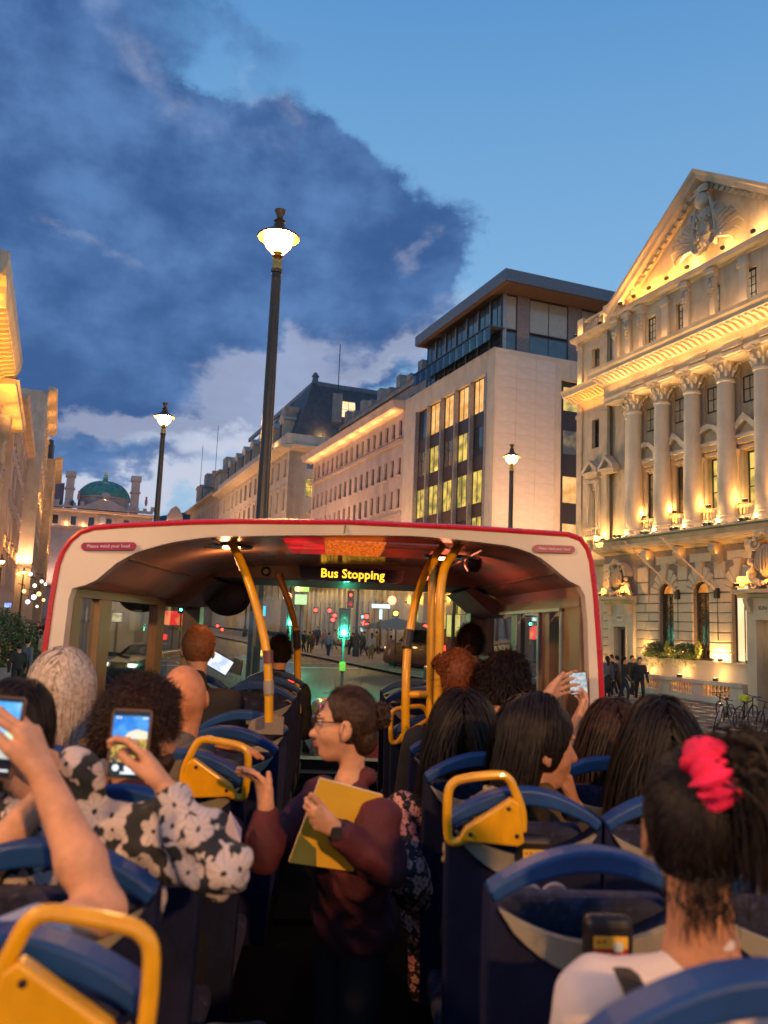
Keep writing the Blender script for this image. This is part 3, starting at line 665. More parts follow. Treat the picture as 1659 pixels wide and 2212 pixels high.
for x in (-5.0, -3.0, -1.0): flood(x, -.5, 2.57, 14, None, size=.04)
for x in (-4.9, -2.8, -.9): lamp('linear_light', 'AREA', (x, -.15, 2.2), 9, AMBER, bank, 1.2, (R(90), 0, PI) if 0 else (R(-90), 0, 0), sy=.2)
for x in (-6.2, -5.0, -3.3, -1.2, .8): lamp('linear_light', 'AREA', (x, -.3, 7.5), 6, AMBER, bank, .9, (PI, 0, 0), sy=.05)
flood(-8.2, -.62, 5.95, 34, None, color=AMBER); flood(-6.45, -.65, 5.95, 34, None, color=AMBER); flood(.75, -1.1, 6.1, 60, None, color=AMBER); flood(2.3, -1.1, 6.1, 40, None, color=AMBER); flood(-8.6, -.5, 2.2, 40, None, color=AMBER)
# --- flagpoles
for i, (bx, lab) in enumerate(((-3.55, 'bare flagpole leaning out from the bank wall, nearer the dark doorway'), (-1.3, 'bare flagpole leaning out from the bank wall, between the second and third arched windows'))):
    f = thing('flagpole', lab, 'flagpole', M=MBK @ Matrix.Translation((bx, -.05, 6.0)), group='flagpoles on the bank')
    MB().tube([(0, 0, 0), (-1.05, -1.9, 2.1)], [.05, .03], 8).ball((-1.05, -1.9, 2.1), .05).obj('pole', mat('pale_pole', (.6, .42, .25), .5), f, smooth=True)
    MB().box(-.1, .1, -.12, .04, -.25, .15).obj('wall_bracket', BLK, f); MB().tube([(0, -.02, -.2), (.02, -.03, -1.9)], .012, 6).obj('halyard', BLK, f)
# --- flower boxes
def leafball(mb, c, r, n, size, hang=0):
    for _ in range(n):
        d = nrg.normal(size=3); d /= np.linalg.norm(d); q = np.array(c)+d*np.array(r)*nrg.uniform(.3, 1)**.5
        if hang and nrg.random() < .3: q[2] -= nrg.uniform(0, hang)
        a = nrg.normal(size=3); a /= np.linalg.norm(a); b = np.cross(a, nrg.normal(size=3)); b /= np.linalg.norm(b)+1e-9
        s = size*nrg.uniform(.6, 1.3); o = len(mb.v)
        mb.v += [tuple(q-a*s), tuple(q+b*s*.5), tuple(q+a*s), tuple(q-b*s*.5)]; mb.f.append((o, o+1, o+2, o+3))
for x, lab in ((-4.55, 'flower box of dark and yellow-green trailing leaves under the first arched window'), (-2.75, 'flower box of dark and yellow-green trailing leaves under the second arched window')):
    t = thing('flower_box', lab, 'flower box', M=MBK @ Matrix.Translation((x, -.32, 3.3)), group='flower boxes on the bank terrace')
    MB().box(-.65, .65, -.14, .14, 0, .16).obj('box', BLK, t)
    m2 = MB(); leafball(m2, (0, 0, .34), (.86, .3, .32), 1300, .05); m2.obj('dark_leaves', FOLI, t, fix=False)
    m2 = MB(); leafball(m2, (0, -.2, .14), (.85, .14, .14), 420, .045, .5); leafball(m2, (.75, -.1, .4), (.14, .12, .36), 220, .045); m2.obj('trailing_leaves', mat('lime_leaves', (.28, .30, .05), .5, var=.4), t, fix=False)
# ================================================================ generic street facades
def facade(name, label, M, x0, x1, z0, z1, rows, bay, w, m, group=None, wy=0., depth=12, gm=None, lit=.15, litm=None, cor=None, corm=None, xoff=.5, fm=None, nx=2, nz=2, side=None, trims=True, surround=None, cat='building', xw1=None):
    """rows: (centre z, window height). The wall, each window with its pane, string courses and the cornice"""
    b = thing(name, label, cat, M=M, group=group)
    xe = x1 if xw1 is None else xw1
    n = max(1, int((xe-x0)/bay)); xs = [x0+(xe-x0)*(i+xoff)/n for i in range(n)]
    ops = [(x-w/2, x+w/2, zc-h/2, zc+h/2) for x in xs for zc, h in rows]
    mb = MB(); wallgrid(mb, x0, x1, z0, z1, ops, wy, .22)
    mb.add([(x0, wy, z0), (x0, wy+depth, z0), (x0, wy+depth, z1), (x0, wy, z1)], [(0, 1, 2, 3)])
    mb.add([(x1, wy, z0), (x1, wy+depth, z0), (x1, wy+depth, z1), (x1, wy, z1)], [(0, 1, 2, 3)]).add([(x0, wy, z1), (x1, wy, z1), (x1, wy+depth, z1), (x0, wy+depth, z1)], [(0, 1, 2, 3)])
    mb.obj('wall', m, b)
    for zc, h in rows:
        for x in xs:
            g_ = rng.choice(litm or [GL_WARM, GL_YEL, GL_DIM]) if rng.random() < lit else (gm or rng.choice([DGLASS, DGLASS, CGLASS]))
            window(b, x, zc, w, h, wy+.16, nx, nz, fm=fm, gm=g_)
    if surround:
        sm_ = {}
        for zc, h in rows:
            if h not in sm_: sm_[h] = MB().box(-w/2-.12, -w/2, -.06, .01, -h/2-.05, h/2+.1).box(w/2, w/2+.12, -.06, .01, -h/2-.05, h/2+.1).box(-w/2-.2, w/2+.2, -.14, .01, h/2+.1, h/2+.26).box(-w/2-.16, w/2+.16, -.12, .01, -h/2-.17, -h/2-.05).mesh('window_surround', m)
            for x in xs: link('window_surround', sm_[h], b, loc=(x, wy, zc))
    if cor:
        mb = MB(); cornice(mb, x0-cor[1]*.8, x1+cor[1]*.4, cor[0], [(.05, 0), (.1, .12), (.2, .2), (cor[1]*.85, .3), (cor[1]*.9, .5), (cor[1], .6), (.1, .7)], wy); mb.obj('cornice', corm or m, b)
    return b
def band(b, x0, x1, z, h, out, m, y=0, name='string_course'): return MB().box(x0, x1, y-out, y+.02, z, z+h).obj(name, m, b)
# ---------------------------------------------------------------- B2: pale office block with glazed penthouse
b2 = thing('office_block', 'pale modern office block with tall glazed bays and a dark glass penthouse', 'building', M=MBK)
BX0, BX1 = -34.4, -19.9
mb = MB()
wallgrid(mb, BX0, BX1, 7.4, 21.7, [(-32.1, -21.05, 7.4, 20.3)], 0, .5)
# side wall with its tall recessed strip
def sidewall(mb, x, y0, y1, z0, z1, ops):
    t = MB(); wallgrid(t, y0, y1, z0, z1, ops, 0, .4)
    mb.add([(x-yy, xx, zz) for xx, yy, zz in t.v], t.f)
sidewall(mb, BX1, 0, 22, 2.0, 21.7, [(4.85, 8.2, 3.2, 20.35)])
mb.add([(BX0, 0, 2), (BX0, 22, 2), (BX0, 22, 21.7), (BX0, 0, 21.7)], [(0, 1, 2, 3)])
mb.box(BX0+.05, BX1-.05, .6, 21.9, 21.4, 21.68)
mb.obj('wall', STONE2, b2)
for i in range(6):                                       # tall stone joints on the side wall
    pass
STB = mat('ashlar_panel', (.54, .48, .42), .78, var=.07, vscale=2.2, bump=.2, bscale=10)
pm = MB().cbox(-.66, .66, 0, .03, -.36, .36, .008).mesh('stone_panel', STB)
rot = Matrix.Rotation(PI/2, 4, 'Z')
for j in range(19):
    for i in range(3):
        o = link('stone_panel', pm, b2, loc=(BX1+.012, .82+i*1.42+(.0 if j % 2 else .0), 7.9+j*.73)); o.rotation_euler = (0, 0, PI/2); o.scale = (1.04, 1, .985)
mb = MB().box(BX0+.01, BX1-.05, -.03, .02, 21.45, 21.75); mb.obj('coping', STONE2, b2)
cols = [-32.1, -29.97, -27.62, -25.38, -23.15, -21.05]
BZ = [(18.02, 20.3), (15.2, 17.16), (12.1, 14.3), (9.2, 11.35)]
DK = mat('bronze_spandrel', (.05, .032, .03), .4, .3)
for k in range(6): MB().box(cols[k]-.07, cols[k]+.07, -.06, .3, 7.4, 20.3).obj('mullion', mat('steel_mullion', (.33, .30, .30), .4, .5), b2)
for k in range(5):
    a, b = cols[k]+.09, cols[k+1]-.09
    for r_, (z0, z1) in enumerate(BZ):
        g_ = [[DGLASS, GL_WARM, GL_WARM, GL_WARM, GL_WARM], [CGLASS, GL_YEL, CGLASS, GL_YEL, DGLASS], [GL_YEL]*5, [GL_YEL, GL_YEL, GL_DIM, DGLASS, GL_YEL]][r_][k]
        window(b2, (a+b)/2, (z0+z1)/2, b-a, z1-z0, .24, 3, 1, gm=g_, bar=.05)
        MB().box(a, b, .22, .3, z0-.86, z0-.001).obj('spandrel', DK, b2)
        if g_ in (GL_WARM, GL_YEL): MB().box(a+.1, a+(b-a)*.42, .42, .44, z0+.1, z0+rng.uniform(.9, 1.9)).obj('blind', mat('blind', (.5, .42, .3), .8), b2)
wtmp = [(5.0, 18.35, 20.03), (5.0, 15.5, 17.16), (5.0, 12.33, 14.15), (5.0, 9.2, 11.1), (5., 6.2, 8.1)]
MB().box(BX1-.38, BX1-.34, 4.86, 8.19, 3.2, 20.35).obj('strip_backing', mat('strip_backing', (.03, .022, .02), .5), b2)
for i, (y_, z0, z1) in enumerate(wtmp):
    w_ = window(b2, 0, 0, 2.9, z1-z0, 0, 2, 1, gm=(GL_YEL, GL_DIM, GL_WARM, GL_WARM, GL_WARM)[i]); w_.location = (BX1-.3, 6.6, (z0+z1)/2); w_.rotation_euler = (0, 0, PI/2)
# penthouse
pg = mat('penthouse_glass', (.05, .085, .11), .05, spec=1., var=.3, vscale=.5)
mb = MB()
PX0, PX1, PY = -32.2, -20.35, .75
ph = link('penthouse', MB().box(PX0+.2, PX1-.25, PY+.2, 21, 21.7, 25.55).mesh('penthouse', mat('penthouse_core', (.10, .085, .08), .6)), b2)
nb = 7
for i in range(nb):
    a = PX0+(PX1-PX0)*i/nb; b = PX0+(PX1-PX0)*(i+1)/nb
    window(ph, (a+b)/2, 24.15, b-a-.14, 2.7, PY, 2, 1, gm=pg, bar=.03); window(ph, (a+b)/2, 22.28, b-a-.14, 1.1, PY, 2, 1, gm=pg, bar=.03)
    MB().box(b-.07, b+.07, PY-.06, PY+.2, 21.7, 25.56).obj('post', mat('grey_post', (.28, .27, .28), .4, .5), ph)
for (a, b, solid) in ((.6, 1.75, 0), (1.75, 2.65, 1), (2.65, 5.6, 0), (5.6, 6.6, 1), (6.6, 9.4, 0), (9.4, 10.4, 1), (10.4, 14, 0)):
    if solid: MB().box(PX1-.1, PX1+.04, a, b, 21.7, 25.55).obj('clad_panel', mat('mauve_cladding', (.20, .16, .155), .6), ph)
    else:
        for z0, z1 in ((21.75, 23.1), (23.2, 25.5)):
            o = window(ph, 0, 0, b-a, z1-z0, 0, 2 if b-a > 2 else 1, 1, gm=mat('blind_glass', (.30, .28, .22), .15, spec=.8, var=.1) if z0 > 23 else pg, bar=.04); o.location = (PX1, (a+b)/2, (z0+z1)/2); o.rotation_euler = (0, 0, PI/2)
MB().box(-32.6, -18.62, -.1, 22, 25.62, 26.38).obj('roof_slab', mat('roof_fascia', (.12, .13, .16), .45, .2), ph)
MB().box(-32.5, -18.7, 0, 21.9, 25.56, 25.617).obj('timber_soffit', mat('timber_soffit', (.10, .06, .04), .6), ph)
mb = MB().box(BX0+2.6, PX1+.3, -.45, PY, 23.08, 23.14)
for i in range(24): mb.box(BX0+2.6+i*.48, BX0+2.64+i*.48, -.5, PY, 23.02, 23.08)
mb.obj('glass_canopy', mat('canopy_metal', (.07, .08, .09), .4, .5), ph)
for i in range(12): MB().box(BX0+2.7+i*1.0, BX0+3.62+i*1.0, -.48, -.44, 22.1, 22.98).obj('balustrade_panel', glass_thin('rail_glass', (.6, .7, .75)), ph)
# lower storeys: recessed shop front with uplit piers
sh = mat('shop_dark', (.03, .025, .022), .3)
for k in range(6):
    xx = cols[0]+(cols[-1]-cols[0])*k/5; MB().box(xx-.35, xx+.35, -.05, .6, 2.0, 7.4).obj('pier', STONE2, b2)
    flood(xx, -.3, 5.9, 26, None, parent=b2, color=AMBER)
MB().box(BX0, BX1, 0, .6, 6.6, 7.4).box(BX0, -32.45, .01, .6, 2, 6.6).box(-20.7, BX1, .01, .6, 2, 6.6).obj('fascia', STONE2, b2)
for k in range(5):
    a = cols[0]+(cols[-1]-cols[0])*k/5+.36; b = cols[0]+(cols[-1]-cols[0])*(k+1)/5-.36
    window(b2, (a+b)/2, 4.3, b-a, 4.5, .4, 2, 2, gm=(GL_YEL, sh, GL_WARM, GL_YEL, sh)[k])
# ---------------------------------------------------------------- B3: long pinkish stone office with lit cornice
r3 = [(19.7, 1.35), (16.65, 1.45), (14.1, 1.5), (11.5, 1.5), (8.9, 1.4)]
b3 = facade('stone_office', 'long pink stone office building with an amber-lit cornice and rows of small windows', MBK, -59.3, -34.45, 2.4, 21.0, r3, 1.44, .66, STONE3, lit=.12, cor=None, nx=1, nz=2)
mb = MB(); cornice(mb, -60.4, -34.46, 20.95, [(.05, 0), (.1, .1), (.9, .2), (1.0, .55), (1.1, .75), (.1, .85)], 0); mb.obj('cornice', STONE3, b3)
band(b3, -59.3, -34.46, 18.5, .22, .25, STONE3); band(b3, -59.3, -34.46, 12.7, .2, .15, STONE3); band(b3, -59.3, -34.46, 7.6, .35, .3, STONE3)
sill3 = MB().box(-.45, .45, -.14, .02, -.1, 0).mesh('sill', STONE3)
n3 = int(24.85/1.44)
for zc, h in r3:
    for i in range(n3): link('sill', sill3, b3, loc=(-59.3+24.85*(i+.5)/n3, 0, zc-h/2))
for i in range(8): lamp('cornice_light', 'AREA', (-58+i*3.1, -.5, 20.72), 27, WARM, b3, 2.6, (PI, 0, 0), sy=.1)
for i in range(5): lamp('cornice_light', 'AREA', (-57+i*5, -.4, 18.8), 9, AMBER, b3, 4, (PI, 0, 0), sy=.06)
for i in range(17):
    xx = -59+i*1.5; MB().box(xx-.22, xx+.22, -.22, .02, 2.6, 7.6).obj('fin', STONE2, b3)
for i in range(6): lamp('fin_light', 'AREA', (-57+i*4.2, -.9, 7.4), 60, (1, .6, .2), b3, 3.4, (0, 0, 0), sy=.1)
for i in range(16): window(b3, -58.2+i*1.5, 4.4, 1.0, 3.4, .15 if 0 else -.02, 1, 2, gm=rng.choice([GL_YEL, GL_WARM, sh, sh, GL_CREAM]), name='shop_window')
up = MB().box(-56, -34.5, 1.8, 11, 21.0, 24.2); up.obj('attic', STONED, b3)
mb = MB().box(-56, -34.5, 1.6, 1.8, 24.0, 24.4)
for i in range(9): mb.box(-54+i*2.3, -53.2+i*2.3, 1.5, 3, 24.4, 25.0 if i % 2 else 25.5)
mb.obj('attic_parapet', STONED, b3)
for i in range(8): window(b3, -54+i*2.4, 22.6, .7, 1.2, 1.75, 2, 2)
# ---------------------------------------------------------------- B4: white corner building with mansard
r4 = [(22.4, 2.2), (18.6, 2.6), (14.8, 2.2), (11.4, 2.2), (8, 2.2)]
b4 = facade('mansard_building', 'white corner building with steep slate mansard roof and lit skylight', MBK, -114, -69.6, 3, 25, r4, 3.1, 1.1, STONE2, lit=.1, cor=(24.2, 1.3), surround=1, depth=2)
mb = MB(); sidewall(mb, -69.6, 0, 30, 3, 25, [(2.2, 3.5, 18.9, 21.2), (2.2, 3.5, 11.5, 15.3), (2.2, 3.5, 22.3, 23.6)]); mb.obj('side_wall', STONE2, b4)
t = MB(); cornice(t, 0, 30, 24.2, [(.05, 0), (.1, .12), (.2, .2), (1.1, .3), (1.2, .5), (1.3, .6), (.1, .7)], 0); t2 = MB().add([(-69.6-yy, xx, zz) for xx, yy, zz in t.v], t.f); t2.obj('side_cornice', STONE2, b4)
for z0, z1, g_ in ((18.9, 21.2, GL_YEL), (11.5, 15.3, DGLASS), (22.3, 23.6, DGLASS)):
    o = window(b4, 0, 0, 1.3, z1-z0, 0, 2, 2, gm=g_); o.location = (-69.75, 2.85, (z0+z1)/2); o.rotation_euler = (0, 0, PI/2)
for z in (17.1, 20.5): MB().box(-69.6, -68.9, 2.5, 4.7, z-.2, z).obj('balcony_slab', STONE2, b4)
mb = MB().box(-114, -69.0, -.5, -.2, 24.95, 26.2).box(-69.3, -69.0, -.2, 30, 24.95, 26.2); mb.obj('parapet', STONE2, b4)
mb = MB(); mb.v = [(-112, .3, 25), (-69.8, .3, 25), (-69.8, 30, 25), (-112, 30, 25), (-108, 3.6, 32.6), (-71.2, 3.0, 33.6), (-71.2, 30, 33.0), (-108, 30, 32.6)]
mb.f = [(0, 1, 5, 4), (1, 2, 6, 5), (4, 5, 6, 7), (0, 4, 7, 3)]; mb.obj('mansard_roof', SLATE, b4)
MB().lathe([(.5, 0), (.35, .8), (.5, 1.0), (.15, 1.5)], 8, (-71.4, 3.2, 33.2)).obj('roof_finial', LEAD, b4); MB().box(-108, -71.2, 2.9, 3.2, 33.0, 33.6).box(-71.5, -71.1, 3.2, 30, 33.0, 33.5).obj('roof_ridge', LEAD, b4)
for i in range(7):
    x = -74-i*5.5; MB().box(x-.9, x+.9, -.1, 2.5, 25.3, 28.8).prism([(x-1.2, 28.8), (x+1.2, 28.8), (x, 29.7)], -.2, 2.6).obj('dormer', STONE2, b4); window(b4, x, 27.2, 1.1, 2.2, -.16, 2, 2)
MB().box(-75.5, -73.5, .2, 2.2, 25, 30.6).obj('chimney', STONED, b4); flood(-74.5, -.9, 25.2, 60, None, parent=b4)
o = window(b4, 0, 0, 1.9, 2.2, 0, 2, 2, gm=GL_CREAM, name='skylight'); o.location = (-70.3, 7.3, 30.3); o.rotation_euler = (R(-9), 0, PI/2)
flood(-69.4, 3.9, 26.4, 60, None, parent=b4, color=WARM)
flood(-71.2, -.6, 13.2, 120, None, parent=b4)
def mast(u, v0, v1, d, lab):
    a, b = at(u, v1, d), at(u, v0, d); t = thing('mast', lab, 'mast', loc=(a[0], a[1], a[2]), group='thin masts on the roofs')
    MB().tube([(0, 0, -1), (0, 0, float(b[2]-a[2]))], .05, 5).obj('pole', BLK, t)
    MB().box(-.5, .5, -.5, .5, -4, -1).obj('base_housing', STONED, t)
mast(731, 740, 832, 86, 'thin mast rising from the slate mansard roof'); mast(466, 917, 1006, 150, 'right one of two thin masts on the distant towers'); mast(433, 960, 1040, 158, 'left one of two thin masts on the distant towers')
# ---------------------------------------------------------------- B5, B6: distant right-hand blocks with towers
b5 = facade('distant_block', 'distant grey stone block with two stubby chimney towers', MBK, -147, -116.5, 3, 25.6, [(22.6, 2), (18.8, 2.2), (15, 2.2)], 2.7, 1.0, STONED, lit=.06, cor=(24.9, 1.2), surround=1)
for x, z in ((-120.5, 31), (-140.5, 31.2)):
    MB().box(x-2.6, x+2.6, .5, 7, 25.6, z-1.6).box(x-2.9, x+2.9, .2, 7.2, z-1.6, z-1.2).box(x-1.5, x+1.5, 1.5, 5.5, z-1.2, z+1.4).obj('tower', STONED, b5)
mb = MB(); mb.v = [(-118, 1, 25.6), (-116.6, 12, 25.6), (-116.6, 12, 31.5), (-118.4, 4, 31.2), (-137, 1, 25.6), (-136, 4, 30.4)]; mb.f = [(0, 1, 2, 3), (0, 3, 5, 4)]; mb.obj('slate_roof', SLATE, b5)
# ---------------------------------------------------------------- the domed building that closes the street
Pd = Vector((-47.38567783, 161.73502202, 0)); MD = frame(Pd, SN, SD)
PINK = mat('rosy_stone', (.50, .38, .34), .8, var=.1, vscale=.5, bump=.2, bscale=4)
dm = facade('domed_building', 'floodlit building with a green copper dome closing the end of the street', MD, -12.5, 10.0, 3, 23.4, [(21.7, 1.7)], 3.15, 1.0, PINK, lit=0, cor=(23.2, 1.1), gm=DGLASS)
band(dm, -12.6, 10.2, 20.2, .4, .5, PINK); band(dm, -12.6, 10.2, 9, .4, .4, PINK)
for i in range(8):
    x = -11.9+i*3.1; MB().box(x-.3, x+.3, -.2, .02, 20.6, 23.2).obj('pilaster', PINK, dm); flood(x, -.55, 20.62, 60, None, parent=dm, size=.1)
for i in range(5): lamp('wall_wash', 'AREA', (-10+i*4.6, -1.6, 9.6), 260, (1, .6, .42), dm, 4, (R(165), 0, 0), sy=.4)
mb = MB().box(-12.4, 10, -.4, .0, 24.1, 24.6)
for i in range(16): mb.box(-12.2+i*1.45, -11.5+i*1.45, -.45, .05, 24.6, 25.1 if i % 3 else 25.5)
mb.obj('parapet', PINK, dm)
for x, z0 in ((-5.6, 31.2), (6.5, 31.5), ): MB().box(x-.75, x+.75, .5, 2.4, 24, z0-.6).box(x-.95, x+.95, .3, 2.6, z0-1.0, z0).box(x-.95, x+.95, .3, 2.6, z0-3.4, z0-3.1).obj('chimney_stack', PINK, dm)
drum = MB().lathe([(4.9, 0), (4.9, 2.6), (5.1, 2.7), (5.1, 2.95)], 32, (1.0, 6.5, 24.2)); drum.obj('dome_drum', PINK, dm, smooth=True)
COP = mat('green_copper', (.10, .26, .20), .55, var=.25, vscale=1.2)
prof = [(4.95*math.cos(R(a)), 3.6*math.sin(R(a))) for a in range(0, 86, 6)]+[(.5, 3.75), (.45, 4.5), (.15, 4.7)]
dmo = MB().lathe(prof, 40, (1.0, 6.5, 27.1)).obj('dome', COP, dm, smooth=True)
mb = MB()
for i in range(20):
    a = 2*PI*i/20; mb.tube([(1+5.0*math.cos(R(q))*math.cos(a), 6.5+5.0*math.cos(R(q))*math.sin(a), 27.1+3.65*math.sin(R(q))) for q in range(0, 85, 12)], .09, 5)
mb.obj('dome_ribs', COP, dm, kind='stuff'); MB().ball((1, 6.5, 32.1), .35).tube([(1, 6.5, 31.7), (1, 6.5, 32.9)], .1, 6).obj('gilt_finial', GOLD, dm)
flood(1.0, -.2, 26.0, 140, None, parent=dm); flood(1.0, 5.8, 31.9, 25, None, parent=dm, size=.1)
MB().prism([(-3.2, 24.1), (5.2, 24.1), (5.2, 24.5), (1, 26.6), (-3.2, 24.5)], -.2, 1).ball((1, -.2, 26.9), .6, 10, 8, (1.4, .6, 1.2)).obj('gable', PINK, dm)
MB().lathe([(.62, 0), (.62, .1)], 20).xf(Matrix.Translation((.8, -.2, 22.2)) @ Matrix.Rotation(PI/2, 4, 'X')).obj('clock_face', mat('clock_white', (.6, .6, .6), .5), dm)
mb = MB(); mb.v = [(-12.5, 1, 24), (-6.6, 1, 24), (-6.6, 9, 24), (-12.5, 9, 24), (-12.5, 4, 29), (-6.6, 4, 29.3), (-6.6, 9, 29), (-12.5, 9, 29)]; mb.f = [(0, 1, 5, 4), (1, 2, 6, 5), (4, 5, 6, 7)]; mb.obj('pink_roof', mat('rosy_slate', (.22, .13, .13), .7), dm)
for i in range(7): MB().ball((-11.5+i*1.1, -.2, 24.9), .55, 8, 6, (.7, .6, 1.3)).obj('roof_statue', PINK if i % 2 else SLATE, dm, smooth=True)
for x in (8.6, -3.9): MB().ball((x, 0, 26.4), .35, 8, 6, (.8, .8, 2.4)).ball((x, 0, 27.3), .22).obj('roof_statue', mat('pink_statue', (.5, .2, .18), .7), dm, smooth=True)
dg_ = facade('gabled_block', 'small lit gabled building beside the domed one, behind a lamp post', frame(Pd+SN*14.6+SD*3, SN, SD), -3.6, 4.5, 3, 22.2, [(20.2, 1.8)], 2.6, .8, PINK, lit=.2, cor=(21.6, .5))
MB().prism([(-1.6, 22.2), (1.8, 22.2), (1.6, 24.6), (.9, 26.0), (.1, 26.6), (-.7, 26.0), (-1.4, 24.6)], -.2, 1).obj('curved_gable', PINK, dg_)
mb = MB(); mb.v = [(-3.6, .5, 22.2), (4.5, .5, 22.2), (4.5, 4, 26.4), (-3.0, 4, 24.6)]; mb.f = [(0, 1, 2, 3)]; mb.obj('slate_roof', SLATE, dg_)
flood(-1.5, -.8, 22.4, 60, None, parent=dg_, size=.1); flood(1.8, -.8, 22.4, 60, None, parent=dg_, size=.1); flood(0, -.8, 18.2, 60, None, parent=dg_, size=.1)
# ---------------------------------------------------------------- left-hand buildings
def ML(lat): return frame(Vector((SN.x*lat, SN.y*lat, 0)), SD, -SN)
l1 = facade('left_cornice_building', 'tall floodlit building at the far left edge under a huge golden cornice', ML(-5.0), 41.5, 57.2, 1.5, 19, [(16, 1.8), (12.5, 2.4), (8.4, 2.4), (4.6, 3)], 3.0, 1.0, STONE, lit=.35, surround=1)
LCP = [(.1, 0), (.2, .3), (.5, .5), (.6, .8), (1.5, 1.0), (1.7, 1.5), (1.75, 2.1), (.2, 2.2)]
mb = MB(); cornice(mb, 39.8, 57.6, 18.2, LCP, 0); mb.obj('cornice', STONE2, l1)
t = MB(); cornice(t, -1.7, 18, 18.2, LCP, 0); MB().add([(41.5+yy, xx, zz) for xx, yy, zz in t.v], t.f).obj('return_cornice', STONE2, l1)
sw = MB(); wallgrid(sw, 0, 18, 1.5, 19, [(a, a+1.1, z, z+2.3) for a in (1.2, 4.2, 7.2, 10.2, 13.2) for z in (3, 7, 11, 15)], 0, .25); MB().add([(41.5+yy, xx, zz) for xx, yy, zz in sw.v], sw.f).obj('end_wall', STONE2, l1)
for a in (1.2, 4.2, 7.2, 10.2, 13.2):
    for z in (3, 7, 11, 15):
        o = window(l1, 0, 0, 1.1, 2.3, 0, 2, 2, gm=rng.choice([DGLASS, GL_WARM, GL_OR])); o.location = (41.66, a+.55, z+1.15); o.rotation_euler = (0, 0, -PI/2)
for a in (0, 4, 8): lamp('cornice_light', 'AREA', (40.6, a+1.5, 17.6), 90, (1, .40, .04), l1, 3.0, (PI, 0, PI/2), sy=.12)
bigm = MB().prism([(-1.4, 0), (.1, 0), (.1, -.6), (-.3, -.6), (-.8, -.3), (-1.3, -.2)], -.16, .16, 'x').mesh('modillion', STONE2)
for i in range(21): link('modillion', bigm, l1, loc=(40.4+i*.85, -.1, 19.2))
for i in range(12): link('modillion', bigm, l1, loc=(41.4, .5+i*.85, 19.2), rot=(0, 0, -PI/2))
for i in range(5): lamp('cornice_light', 'AREA', (41+i*4.0, -1.2, 17.6), 130, (1, .40, .04), l1, 3.4, (PI, 0, 0), sy=.12)
for i in range(6):
    x = 41.2+i*3.1; MB().box(x-.35, x+.35, -.3, .02, 7, 17.6).box(x-.5, x+.5, -.45, .02, 17.2, 17.9).obj('pilaster', STONE, l1)
    flood(x, -.7, 7.1, 60, None, parent=l1, color=AMBER) if i > 0 else None
MB().lathe([(.9, 0), (.9, .3), (.7, .5), (.7, 4.8), (.95, 5.1), (1.1, 5.9), (1.1, 6.3)], 20, (52.5, -.7, 9)).obj('corner_turret', STONED, l1, smooth=True)
lamp('turret_light', 'POINT', (51.5, -2.0, 15.4), 90, AMBER, l1, .1)
l2 = facade('left_sloping_block', 'narrow stone building with a lit ribbed eave, second from the left edge', ML(-4.6), 57.9, 72, 1.8, 18.6, [(16, 1.6), (12.8, 2.2), (9.5, 2.2), (6, 2.4)], 2.4, .9, STONE2, lit=.4, cor=(18.2, 1.3), surround=1)
for i in range(3): lamp('cornice_light', 'AREA', (60+i*4.5, -.8, 17.6), 70, AMBER, l2, 3.4, (PI, 0, 0), sy=.1)
MB().box(58.5, 70, .5, 6, 18.9, 20.6).ball((60, 1, 21), .8).ball((64, 1, 21.2), .6).box(66, 67, .5, 2, 20.6, 22.4).obj('roof_storey', SLATE, l2)
l3 = facade('left_clad_block', 'dark-roofed building half way down the left side of the street', ML(-4.2), 72.6, 100, 2, 21.5, [(18.8, 1.8), (15.2, 2.2), (11.5, 2.2), (7.6, 2.6)], 2.9, 1.1, STONE3, lit=.5, cor=(21.0, .9), surround=1, litm=[GL_YEL, GL_WARM, GL_CREAM])
MB().box(73, 99, .4, 6, 21.5, 24).obj('roof_storey', SLATE, l3)
l4 = facade('left_tall_block', 'tall pale building with lit upper cornice far down the left side', ML(-2.7), 101, 126, 2, 29.3, [(26.6, 2), (22.8, 2.2), (19, 2.2), (15, 2.2), (11, 2.4), (7, 2.6)], 2.9, 1.1, STONE2, lit=.35, cor=(29.0, 1.0), surround=1)
l5 = facade('left_end_block', 'last pale building on the left before the domed building', ML(-1.6), 127, 150, 2.5, 26, [(22.8, 2.2), (19, 2.2), (15, 2.2), (11, 2.4), (7, 2.6)], 2.9, 1.1, STONE, lit=.35, cor=(25.6, 1.0), surround=1)
MB().box(128, 134, .5, 4, 26, 29).box(140, 142, .5, 4, 26, 30.5).obj('chimney_block', SLATE, l5)
for bb, xs_, zz, ee in ((l3, (75, 82, 89, 96), 9.5, 80), (l4, (103, 109, 115, 121), 17, 110), (l4, (104, 112, 120), 27.6, 70), (l5, (130, 137, 144), 13, 110), (l2, (60, 66, 71), 7.6, 60)):
    for x in xs_: flood(x, -.6, zz, ee, None, parent=bb, color=AMBER)
